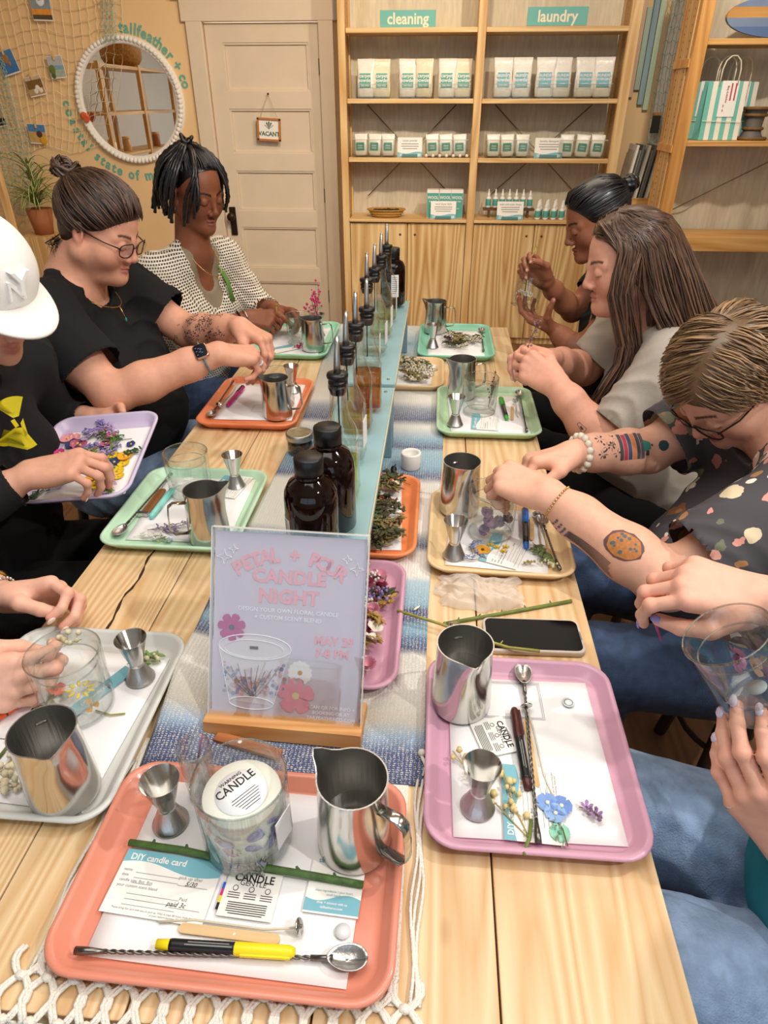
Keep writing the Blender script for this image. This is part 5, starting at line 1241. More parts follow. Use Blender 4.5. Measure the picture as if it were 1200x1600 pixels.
# ---- flowers
def pm(c): return mat('petal_' + c, c, .75, var=.12, vscale=120)
def blossom(x, y, z, r_, n_, col, cc, label, tilt=(0, 0), layers=1, w=.55, cup=.3, group='pressed flowers'):
    o = empty('blossom', (x, y, z), label=label, cat='flower', group=group, rot=(tilt[0], tilt[1], rnd(0, 3)))
    for l in range(layers):
        for k in range(n_):
            a = 2 * PI * (k + .5 * l) / n_; R_ = r_ * (1 - .22 * l); c_, s_ = math.cos(a), math.sin(a)
            lp = [(0, 0), (.4, -.45 * w), (.8, -.55 * w), (1, 0), (.8, .55 * w), (.4, .45 * w)]
            vs = [(R_ * (px * c_ - py * s_), R_ * (px * s_ + py * c_), R_ * cup * px * (px + .6 * l) + .0006 * l) for px, py in lp]
            q = MB(); q.add(vs, [(0, 1, 5), (1, 2, 4, 5), (2, 3, 4)], pm(col), True); q.build('petal', o)
    q = MB(); q.sphere((0, 0, r_ * .06), (r_ * .22, r_ * .22, r_ * .14), pm(cc), 8); q.build('flower_center', o); return o
def sprig(x, y, z, L_, rz, col, label, n_=14, leaf=.007, stemc='#6d6a44', berry=False, spread=.02, rise=.006, group='dried sprigs', cat='sprig'):
    o = empty('dried_sprig', (x, y, z), math.radians(rz), label=label, cat=cat, group=group)
    q = MB(); q.tube([(0, 0, .001), (L_ * .5, .004, rise * .6), (L_, 0, rise)], .0009, pm(stemc), 4); q.build('stem', o)
    q = MB()
    for k in range(n_):
        t = .25 + .75 * k / n_; yy = rnd(-spread, spread) * (1.15 - t * .6); xx = L_ * t + rnd(-.003, .006); zz = rise * t + rnd(0, rise)
        if berry or k % 2: q.tube([(L_ * t * .9, 0, rise * t * .8), (xx, yy, zz)], .0004, pm(stemc), 3, cap=False)
        if berry: q.sphere((xx, yy, zz), leaf * rnd(.6, 1.1), pm(col), 5)
        else: q.sphere((0, 0, 0), (leaf, leaf * .35, leaf * .16), pm(col), 5, T(xx, yy, zz, rx=rnd(-.5, .5), ry=rnd(-.5, .5), rz=rnd(-1.2, 1.2)))
    q.build('florets' if berry else 'leaflets', o)['kind'] = 'stuff'; return o
# coral/pink tray bits
for x, y, a, c_ in ((.166, .530, 0, '#7f9fd6'), (.183, .527, 1, '#6f8fd0'), (.174, .516, 2, '#8fb0dc')):
    blossom(x, y, zc + .002, .014, 4, c_, '#dfe6d0', 'blue hydrangea floret on the pink tray card, %s of three' % ('left', 'right', 'lowest')[a], w=1.1, cup=.12)
blossom(.176, .491, zc + .001, .013, 4, '#8fd0b4', '#6fae90', 'pale green hydrangea floret below the blue ones on the pink tray', w=1.1, cup=.1)
sprig(.170, .515, zc, .045, -75, '#8f9a80', 'thin dark sprig beneath the blue florets on the pink tray', 6, .004)
blossom(.214, .527, zc + .003, .008, 5, '#b48fc4', '#7a5a8a', 'tiny lilac floret at right of the pink tray paper', cup=.6)
blossom(.224, .518, zc + .003, .008, 5, '#a47fbc', '#7a5a8a', 'tiny lilac floret lowest at right of the pink tray paper', cup=.6)
sprig(.205, .528, zc, .03, -35, '#8a6a86', 'tiny purple sprig joining the lilac florets on the pink tray', 7, .003, berry=True, spread=.008)
sprig(.140, .478, zc, .15, 128, '#e0c98a', 'dried pale yellow flower sprig behind the jigger on the pink tray', 16, .006, '#b9a568', berry=True, spread=.014)
sprig(.138, .482, zc, .10, 105, '#e4cf92', 'short dried yellow sprig beside the card on the pink tray', 12, .0055, '#b9a568', berry=True, spread=.012)
stem([(.128, .455, zc + .010), (.138, .48, zc + .004), (.143, .505, zc + .002)], .0024, m_stem, 'short olive stem crossing the pink tray rim', 1)
# cream tray
blossom(.112, 1.082, zc + .001, .016, 5, '#d99a2a', '#5a3a1a', 'orange pansy lying on the cream tray card', w=1.2, cup=.1)
for k, (x, y) in enumerate(((.085, 1.088), (.092, 1.070), (.118, 1.052), (.103, 1.050))): sprig(x, y, zc, .03, 40 + 50 * k, '#7f86b4', 'grey-blue lavender tip beside the orange pansy, %s of four' % ('first', 'second', 'third', 'fourth')[k], 9, .005, spread=.007)
for k, (x, y) in enumerate(((.140, 1.092), (.152, 1.080), (.158, 1.094), (.128, 1.10))): blossom(x, y, zc + .001, .0075, 5, '#d9ae1e', '#8a6a10', 'tiny mustard yellow flower right of the orange pansy, %s of four' % ('first', 'second', 'third', 'fourth')[k], cup=.4)
sprig(.213, 1.115, zc, .07, -70, '#6d7f4a', 'small green fern leaf on the cream tray', 18, .011, '#5a6a3a', spread=.014)
sprig(.215, 1.06, zc, .04, -40, '#d8d0a8', 'tiny cream flower head below the fern on the cream tray', 16, .0035, berry=True, spread=.012)
sprig(.185, 1.038, zc, .02, 10, '#a89a4a', 'small olive floret near the lower edge of the cream tray', 6, .003, berry=True, spread=.006)
for k in range(7): blossom(.130 + rnd(-.025, .032), 1.150 - .02 + rnd(-.012, .02), ZS + .02 + .006 * k, .013, 4, '#8a6f96', '#6a4f76', 'purple hydrangea petal inside the glass on the cream tray, %s from the bottom' % ('first', 'second', 'third', 'fourth', 'fifth', 'sixth', 'seventh')[k], (rnd(.6, 1.4), rnd(-.5, .5)), w=1.1)
sprig(.105, 1.155, ZS + .075, .05, -55, '#8a6f96', 'thin purple stem inside the glass on the cream tray', 5, .003)
sprig(.160, 1.765, ZS + .018, .05, 70, '#8a3a3a', 'red berry sprig inside the glass on the pale green tray', 18, .0032, '#6a4030', berry=True, spread=.012, rise=.05)
# mint tray
for k, (x, y, rz, c_) in enumerate(((-.575, 1.10, 10, '#8f7f9e'), (-.555, 1.108, -20, '#7a6a8a'), (-.545, 1.095, 30, '#a497ae'))): sprig(x, y, zc, .055, rz, c_, 'dusty purple dried sprig before the mint tray pitcher, %s of three' % ('left', 'back', 'right')[k], 14, .006, spread=.012)
sprig(-.595, 1.075, zc, .06, 0, '#e6e4da', 'white feathery dried sprig at the front of the mint tray', 20, .007, '#d8d4c0', spread=.012)
blossom(-.520, 1.068, zc, .010, 5, '#a9c2dc', '#e0d890', 'tiny pale blue flower at the front rim of the mint tray', cup=.2)
sprig(-.550, 1.062, zc, .03, 5, '#8fa86a', 'small green sprig at the front rim of the mint tray', 8, .006)
# grey tray
def ring_petals(x, y, z, col, label, n_=9, R_=.016):
    o = empty('petal_ring', (x, y, z), label=label, cat='flower')
    for k in range(n_):
        a = 2 * PI * k / n_; q = MB(); q.sphere((0, 0, 0), (.007, .003, .0012), pm(col), 6, T(R_ * math.cos(a), R_ * math.sin(a) * .8, .001, rz=a)); q.build('petal', o)
ring_petals(-.500, .655, ZS + .019, '#e2c21e', 'yellow petal ring inside the glass on the grey tray')
blossom(-.535, .650, ZS + .022, .014, 4, '#e2674a', '#b94a30', 'orange red petal cluster inside the glass on the grey tray', (.3, .3), w=1)
for k, (x, y) in enumerate(((-.528, .612), (-.470, .628), (-.522, .59))): blossom(x, y, ZS + .02, .011, 3, '#d9a23a', '#a87a20', 'ochre petal leaning in the glass on the grey tray, %s of three' % ('left', 'right', 'lowest')[k], (rnd(.2, .9), 0), w=.8)
sprig(-.462, .725, zc, .05, 20, '#7f9a5a', 'green feathery sprig behind the jigger on the grey tray', 18, .009, '#6a7a40', spread=.014)
sprig(-.452, .735, zc, .04, 0, '#d8cda8', 'cream bud sprig behind the jigger on the grey tray', 6, .005, berry=True, spread=.01)
for k, (x, y, rz) in enumerate(((-.56, .50, 60), (-.53, .49, 20), (-.575, .51, -10), (-.54, .525, 100))): sprig(x, y, zc, .06, rz, '#dccfae', 'cream dried flower sprig left of the grey tray pitcher, %s of four' % ('first', 'second', 'third', 'fourth')[k], 12, .0055, '#a8986a', berry=True, spread=.018)
# far right tray heap, beige tray, orange tray, pink tray
rs2 = random.Random(11)
ORD = ['nearest', 'second', 'third', 'fourth', 'fifth', 'sixth', 'seventh', 'eighth', 'ninth', 'tenth', 'eleventh', 'twelfth', 'thirteenth', 'fourteenth', 'fifteenth', 'sixteenth', 'seventeenth', 'farthest']
NM = {'#5f6a40': 'olive green', '#7a2f2a': 'dark red', '#4a4a2c': 'dark olive', '#d8cfb4': 'cream', '#8a7a4a': 'tan', '#e39ab0': 'pink', '#e9dca0': 'pale yellow', '#8f80c0': 'violet', '#c2607e': 'rose', '#f0e9dc': 'white', '#5a3a52': 'plum', '#b08a44': 'golden brown', '#e7b0bc': 'light pink'}
def fill(x0, x1, y0, y1, z, items, where, group):
    L_ = [(rs2.uniform(y0, y1), rs2.uniform(x0, x1), z + rs2.uniform(.0, .014), kd, c_, sz) for kd, c_, sz in items]; seen = {}
    for y, x, zz, kind, col, size in sorted(L_):
        k = seen[(kind, col)] = seen.get((kind, col), -1) + 1; lab = '%s dried %s in %s, %s of its kind' % (NM[col], {'s': 'leafy sprig', 'b': 'berry sprig', 'f': 'strawflower', 'p': 'blossom'}[kind], where, ORD[k] + (' nearest' if k else ''))
        an = rs2.uniform(-50, 50) + (180 if k % 2 else 0)
        if kind in 'sb': x -= .5 * size * math.cos(math.radians(an)); y -= .5 * size * math.sin(math.radians(an))
        if kind == 's': sprig(x, y, zz, size, an, col, lab, 22, .0105, '#7a6a48', spread=.013, rise=.010, group=group)
        elif kind == 'b': sprig(x, y, zz, size, an, col, lab, 20, .0036, '#6a5a3a', berry=True, spread=.016, rise=.012, group=group)
        else: blossom(x, y, zz + .006, size, 14 if kind == 'f' else 5, col, '#c9a24a' if kind == 'f' else '#e8e0c0', lab, (rs2.uniform(-.5, .5), rs2.uniform(-.5, .5)), 3 if kind == 'f' else 1, .5 if kind == 'f' else .9, .6, group)
fill(-.155, -.070, 1.080, 1.325, ZS + .006, [('s', '#4a4a2c', .07)] * 16 + [('b', '#7a2f2a', .06)] * 7 + [('s', '#5f6a40', .065)] * 13 + [('s', '#8a7a4a', .065)] * 9 + [('b', '#d8cfb4', .05)] * 3 + [('p', '#d8cfb4', .014)] * 3, 'the orange stem tray', 'dried stems in the orange tray')
fill(-.150, -.072, .735, .985, ZS + .006, [('f', '#e39ab0', .014)] * 14 + [('f', '#e9dca0', .02)] * 2 + [('b', '#8f80c0', .05)] * 4 + [('f', '#c2607e', .012)] * 10 + [('p', '#f0e9dc', .014)] * 9 + [('s', '#4a4a2c', .05)] * 4 + [('p', '#e7b0bc', .013)] * 10 + [('s', '#b08a44', .05)] * 6 + [('p', '#5a3a52', .014)] * 3 + [('b', '#f0e9dc', .04)] * 3, 'the pink strawflower tray', 'dried flowers in the pink tray')
fill(-.11, -.012, 1.975, 2.16, ZS + .004, [('b', '#d8cfb4', .06)] * 18 + [('s', '#8a7a4a', .07)] * 5 + [('s', '#5f6a40', .06)] * 4, 'the beige flower tray', 'dried flowers in the beige tray')
fill(.035, .15, 2.30, 2.45, ZS + .003, [('s', '#4a4a2c', .09)] * 5 + [('b', '#d8cfb4', .05)] * 6 + [('p', '#5a3a52', .014)] * 4 + [('s', '#8a7a4a', .06)] * 2, 'the far right teal tray', 'dried flowers on the far teal tray')
# far left tray sprigs
for k, (x, y, z) in enumerate(((-.50, 2.42, .86), (-.47, 2.45, .875), (-.43, 2.44, .865))): sprig(x, y, z - .08, .085, 30 + 40 * k, '#d8307a', 'hot pink flower sprig standing in the far left glass, %s of three' % ('left', 'middle', 'right')[k], 16, .005, '#7a8a4a', berry=True, spread=.022, rise=.085)
sprig(-.505, 2.285, zc, .05, 40, '#c2306a', 'pink and white sprig lying on the far left teal tray', 14, .005, berry=True, spread=.014)
r = card(-.535, 2.28, zc, .09, .06, 40, 'blue and white card at the front of the far left teal tray')
wave(r, .09, .06, True, .4)
# fallen bits on the table and runner
for k, (x, y, c_, lab) in enumerate(((-.372, 1.065, '#c23a3a', 'tiny red thread on the runner left of the brown bottles'), (-.012, .905, '#efe6d0', 'tiny cream petal on the runner beside the strawflowers'), (-.045, .262, '#6a6a48', 'small olive leaf lying under the coral tray front'))):
    q = MB(); q.sphere((0, 0, .002), (.010, .0025, .0015), pm(c_), 6); tag(q.build('fallen_petal', None, (x, y, ZT + .0055), rnd(0, 3)), lab, 'petal')
# ================================================================== PEOPLE: smooth-blended solids turned into meshes
V = lambda *a: np.array(a if len(a) > 1 else a[0], float)
def unit(v): v = np.asarray(v, float); return v / (np.linalg.norm(v) + 1e-12)
class Solid:
    """Ordered list of blended shapes; each shape only touches points near it."""
    def __init__(s): s.p = []
    def cone(s, a, b, ra, rb, k=.02, op='+'):
        a, b = V(a), V(b); s.p.append(('c', op, k, np.minimum(a - ra, b - rb), np.maximum(a + ra, b + rb), (a, b, ra, rb))); return s
    def clip(s, a, b, ra, rb):                  # cut with a flat start: opens a sleeve end
        a, b = V(a), V(b); m = max(ra, rb); s.p.append(('k', '-', .0, np.minimum(a, b) - m, np.maximum(a, b) + m, (a, b, ra, rb))); return s
    def ball(s, c, r, k=.02, op='+'): return s.cone(c, V(c) + 1e-6, r, r, k, op)
    def ell(s, c, r, R=None, k=.02, op='+'):
        c, r = V(c), V(r); m = r.max() * 1.02; R = np.eye(3) if R is None else np.asarray(R, float)     # R columns: axes in world
        s.p.append(('e', op, k, c - m, c + m, (c, r, R))); return s
    def lid(s, c, r, n, off, k=.004):
        c = V(c); s.p.append(('l', '+', k, c - r, c + r, (c, r, unit(n), off))); return s
    def half(s, c, n, k=.0):                    # cut away everything on the side n points to
        s.p.append(('h', '-', k, V(-9, -9, -9), V(9, 9, 9), (V(c), unit(n)))); return s
    def extend(s, o): s.p += o.p; return s
    def ev(s, P):
        d = np.full(len(P), 1.0)
        for ty, op, k, lo, hi, a in s.p:
            pad = k + .05
            m = np.all((P > lo - pad) & (P < hi + pad), axis=1)
            if not m.any(): continue
            q = P[m]
            if ty == 'c':
                A, B, ra, rb = a; ba = B - A; t = np.clip(((q - A) @ ba) / (ba @ ba + 1e-12), 0, 1)
                v = np.linalg.norm(q - A - t[:, None] * ba, axis=1) - (ra + (rb - ra) * t)
            elif ty == 'e':
                c, r, R = a; l = (q - c) @ R; k0 = np.linalg.norm(l / r, axis=1); k1 = np.linalg.norm(l / (r * r), axis=1); v = k0 * (k0 - 1) / (k1 + 1e-9)
                v = np.where(k0 < .05, -r.min(), v)
            elif ty == 'k':
                A, B, ra, rb = a; ba = B - A; t = np.clip(((q - A) @ ba) / (ba @ ba), 0, 1)
                v = np.maximum(np.linalg.norm(q - A - t[:, None] * ba, axis=1) - (ra + (rb - ra) * t), -((q - A) @ unit(ba)))
            elif ty == 'l':
                c, r, n, off = a; v = np.maximum(np.linalg.norm(q - c, axis=1) - r, off - (q - c) @ n)
            else:
                c, n = a; v = -((q - c) @ n)
            e = d[m]
            if op == '+':
                if k > 0: h = np.clip(.5 + .5 * (e - v) / k, 0, 1); e = e * (1 - h) + v * h - k * h * (1 - h)
                else: e = np.minimum(e, v)
            else:
                if k > 0: h = np.clip(.5 - .5 * (e + v) / k, 0, 1); e = e * (1 - h) - v * h + k * h * (1 - h)
                else: e = np.maximum(e, -v)
            d[m] = e
        return d
    def bounds(s, pad=.03):
        L = [p for p in s.p if p[1] == '+']; return np.min([p[3] for p in L], axis=0) - pad, np.max([p[4] for p in L], axis=0) + pad

def polygonise(fn, lo, hi, h):
    """Surface nets over a narrow band of a grid with step h."""
    lo, hi = V(lo), V(hi); n = np.ceil((hi - lo) / h).astype(int) + 1; f = 4; nc = (n + f - 1) // f + 1
    g = np.stack(np.meshgrid(*[np.arange(k) for k in nc], indexing='ij'), -1).reshape(-1, 3)
    dc = fn(lo + (g + .0) * h * f).reshape(nc)
    band = np.abs(dc) < h * f * 2.0
    D = np.repeat(np.repeat(np.repeat(np.where(dc < 0, -1., 1.).astype(np.float32), f, 0), f, 1), f, 2)[:n[0], :n[1], :n[2]].copy()
    bb = band.copy()
    for ax in range(3):
        r = np.roll(band, 1, ax); bb |= r; r = np.roll(band, -1, ax); bb |= r
    M = np.repeat(np.repeat(np.repeat(bb, f, 0), f, 1), f, 2)[:n[0], :n[1], :n[2]]
    I = np.argwhere(M); D[M] = fn(lo + I * h)
    S = D < 0
    cnt = np.zeros(n - 1, np.int8)
    offs = [(i, j, k) for i in (0, 1) for j in (0, 1) for k in (0, 1)]
    for i, j, k in offs: cnt += S[i:n[0] - 1 + i, j:n[1] - 1 + j, k:n[2] - 1 + k]
    A = np.argwhere((cnt > 0) & (cnt < 8))
    if len(A) == 0: return np.zeros((0, 3)), np.zeros((0, 4), int)
    idx = np.full(n - 1, -1, np.int64); idx[A[:, 0], A[:, 1], A[:, 2]] = np.arange(len(A))
    C = np.stack([D[A[:, 0] + i, A[:, 1] + j, A[:, 2] + k] for i, j, k in offs], 1).astype(float)
    acc = np.zeros((len(A), 3)); w = np.zeros(len(A))
    O = np.array(offs, float)
    for a in range(8):
        for b in range(a + 1, 8):
            if np.abs(O[a] - O[b]).sum() != 1: continue
            x = (C[:, a] < 0) != (C[:, b] < 0); t = C[x, a] / (C[x, a] - C[x, b])
            acc[x] += O[a] + t[:, None] * (O[b] - O[a]); w[x] += 1
    P = lo + (A + acc / w[:, None]) * h
    F = []
    for ax in range(3):
        u, v = (ax + 1) % 3, (ax + 2) % 3
        s0 = [slice(None)] * 3; s1 = [slice(None)] * 3; s0[ax] = slice(0, -1); s1[ax] = slice(1, None)
        E = np.argwhere(S[tuple(s0)] != S[tuple(s1)]); E = E[(E[:, u] > 0) & (E[:, v] > 0) & (E[:, u] < n[u] - 1) & (E[:, v] < n[v] - 1)]
        fl = S[E[:, 0], E[:, 1], E[:, 2]]
        du = np.zeros(3, int); dv = np.zeros(3, int); du[u] = 1; dv[v] = 1
        q = [E - du - dv, E - dv, E, E - du]
        Q = np.stack([idx[t[:, 0], t[:, 1], t[:, 2]] for t in q], 1)
        Q = np.where(fl[:, None], Q, Q[:, ::-1]); F.append(Q[(Q >= 0).all(1)])
    return P, np.concatenate(F)

def mesh_from(P, F, name, m, parent, cols=None):
    me = bpy.data.meshes.new(name); nv, nf = len(P), len(F)
    me.vertices.add(nv); me.vertices.foreach_set('co', np.asarray(P, np.float32).ravel())
    me.loops.add(nf * 4); me.loops.foreach_set('vertex_index', F.ravel().astype(np.int32))
    me.polygons.add(nf); me.polygons.foreach_set('loop_start', np.arange(0, nf * 4, 4, dtype=np.int32)); me.polygons.foreach_set('loop_total', np.full(nf, 4, np.int32))
    me.update(calc_edges=True); me.polygons.foreach_set('use_smooth', np.ones(nf, bool)); me.materials.append(m)
    if cols is not None:
        a = me.color_attributes.new('Col', 'FLOAT_COLOR', 'POINT'); a.data.foreach_set('color', np.concatenate([cols, np.ones((nv, 1))], 1).astype(np.float32).ravel())
    o = bpy.data.objects.new(name, me); COL.objects.link(o); o.parent = parent; o.matrix_parent_inverse = Matrix.Translation(parent.location).inverted()
    return o
def solid_mesh(S, h, name, m, parent, wob=None):
    fn = S.ev if wob is None else (lambda P: S.ev(P) + wob(P))
    P, F = polygonise(fn, *S.bounds(), h); return mesh_from(P, F, name, m, parent)
def attach(mb, name, parent):
    o = mb.build(name); o.parent = parent; o.matrix_parent_inverse = Matrix.Translation(parent.location).inverted(); return o
def attach2(mb, name, part):                    # sub-part given in world coordinates
    o = mb.build(name); o.parent = part; o.matrix_parent_inverse = (part.matrix_parent_inverse.inverted() if False else Matrix.Identity(4)); return o

class Head:
    def __init__(s, c, face, roll=0., size=1., fat=0., chin=0.):
        s.c = V(c); f = unit(face); l = unit(np.cross([0, 0, 1], f)); u = np.cross(f, l); cr, sr = math.cos(roll), math.sin(roll)
        s.R = np.stack([f, l * cr + u * sr, u * cr - l * sr], 1); s.k = size; s.fat = fat; s.chin = chin
    def w(s, *p): return s.c + s.R @ (V(*p) * s.k)
    def d(s, *p): return s.R @ V(*p)
    def M(s):                                   # head frame as a 4x4
        m = Matrix.Identity(4)
        for i in range(3):
            for j in range(3): m[i][j] = s.R[i, j] * s.k
            m[i][3] = s.c[i]
        return m
    def solid(s, S, neck=None, nr=.056):
        k, R, f = s.k, s.R, s.fat
        E = lambda c, r, kk=.02, op='+': S.ell(s.w(*c), V(*r) * k, R, kk * k, op)
        C = lambda a, b, ra, rb, kk=.015, op='+': S.cone(s.w(*a), s.w(*b), ra * k, rb * k, kk * k, op)
        if neck is not None: S.cone(s.w(-.022, 0, -.055), neck, nr * k, (nr + .012) * k, .02)
        E((-.010, 0, .036), (.096, .076, .081)); E((.026, 0, -.022), (.064, .064 + f * .5, .088 + f * .2), .03)
        for y in (-1, 1):
            C((-.002, y * (.052 + f), -.050 - f * .6), (.066, y * .014, -.096), .022 + f * .6, .018, .03)
            S.ball(s.w(.052, y * (.037 + f * .5), -.034 - f * .4), (.027 + f * .7) * k, .025 * k)
            C((.080, y * .008, .010), (.066, y * .046, .012), .012, .010, .014)
            S.ball(s.w(.101, y * .032, -.004), .015 * k, .014 * k, '-')
        if f > .004: S.ell(s.w(.028, 0, -.110), V(.050, .050, .026) * k, R, .03 * k)      # fullness under the chin
        S.ball(s.w(.080, 0, -.101 - s.chin), .0165 * k, .022 * k)
        C((.091, 0, .006), (.105, 0, -.033), .0065, .0092, .012); S.ball(s.w(.1055, 0, -.0365), .0098 * k, .008 * k)
        for y in (-1, 1):
            S.ell(s.w(.096, y * .0125, -.0415), V(.010, .0075, .0078) * k, R, .006 * k)
            S.ball(s.w(.103, y * .0065, -.0470), .0024 * k, .003 * k, '-')
            S.lid(s.w(.0785, y * .032, -.004), .0150 * k, s.d(.35, 0, .94), -.0045 * k, .003 * k)
            S.lid(s.w(.0785, y * .032, -.004), .0142 * k, s.d(.25, 0, -.97), .0055 * k, .003 * k)
        C((.0878, -.013, -.0690), (.0925, 0, -.0662), .0036, .0050, .007); C((.0878, .013, -.0690), (.0925, 0, -.0662), .0036, .0050, .007)
        C((.086, -.011, -.0775), (.0905, 0, -.0785), .0040, .0058, .007); C((.086, .011, -.0775), (.0905, 0, -.0785), .0040, .0058, .007)
        C((.0965, -.004, -.0725), (.0965, .004, -.0725), .0016, .0016, .003, '-'); C((.0925, .004, -.0725), (.0865, .019, -.0735), .0018, .0014, .003, '-'); C((.0925, -.004, -.0725), (.0865, -.019, -.0735), .0018, .0014, .003, '-')
        for y in (-1, 1):
            Re = R @ np.array(Matrix.Rotation(y * .30, 3, 'Z') @ Matrix.Rotation(-.15, 3, 'Y'))
            S.ell(s.w(-.012, y * (.079 + f * .2), -.010), V(.019, .0075, .031) * k, Re, .006 * k)
            S.ell(s.w(-.007, y * (.087 + f * .2), -.006), V(.010, .0060, .018) * k, Re, .005 * k, '-')
            S.ell(s.w(-.003, y * (.079 + f * .2), -.034), V(.008, .006, .010) * k, Re, .005 * k)
        return S
    def paint(s, P, col, base, lip, blush, brow=None):
        q = (P - s.c) @ s.R / s.k; B = lambda c, r: np.exp(-(((q - V(*c)) / V(*r)) ** 2).sum(1))
        def mixin(w, c): 
            nonlocal col; w = np.clip(w, 0, 1)[:, None]; col = col * (1 - w) + V(c) * w
        for y in (-1, 1):
            mixin(.55 * B((.065, y * .045, -.038), (.03, .022, .022)), blush); mixin(.5 * B((-.01, y * .082, -.01), (.022, .012, .032)), blush)
        mixin(.45 * B((.112, 0, -.038), (.013, .015, .013)), blush)
        for z, rz in ((-.0672, .0048), (-.0785, .0062)): mixin(.8 * np.exp(-((np.abs(q[:, 1]) / .019) ** 4) - ((q[:, 2] - z) / rz) ** 4 - ((q[:, 0] - .094) / .016) ** 4), lip)
        if brow is not None:
            for y in (-1, 1):
                t = np.clip((np.abs(q[:, 1]) - .012) / .038, 0, 1); zc = .0175 + .006 * np.sin(t * 2.2) ; w = np.exp(-((q[:, 2] - zc) / (.0042 - .0018 * t)) ** 4) * (np.abs(q[:, 1]) > .011) * (np.abs(q[:, 1]) < .050) * (q[:, 0] > .05)
                mixin(.85 * w, brow)
            for y in (-1, 1):
                e = q - V(.0785, y * .032, -.004); rr = np.linalg.norm(e, axis=1); dd = e @ V(.35, 0, .94)
                mixin(.85 * np.exp(-((dd + .0048) / .0016) ** 2) * (rr < .0175) * (e[:, 0] > .002), V(brow) * .5)
        return col
    def eyes(s, parent, iris='#5a4632'):
        for y in (-1, 1):
            q = MB(); M_ = s.M(); q.sphere((.0785, y * .032, -.004), .0130, mat('eye_white', '#e9e4dc', .25), 14, M_)
            d_ = Vector((.90, 0, -.42)); c_ = Vector((.0785, y * .032, -.004)) + d_ * .0104
            q.lathe([(.0058, 0), (.0050, .0021), (0, .0030)], mat('iris_' + iris, iris, .2), 14, M_ @ Matrix.Translation(c_) @ Vector((0, 0, 1)).rotation_difference(d_).to_matrix().to_4x4())
            attach(q, 'eye', parent)

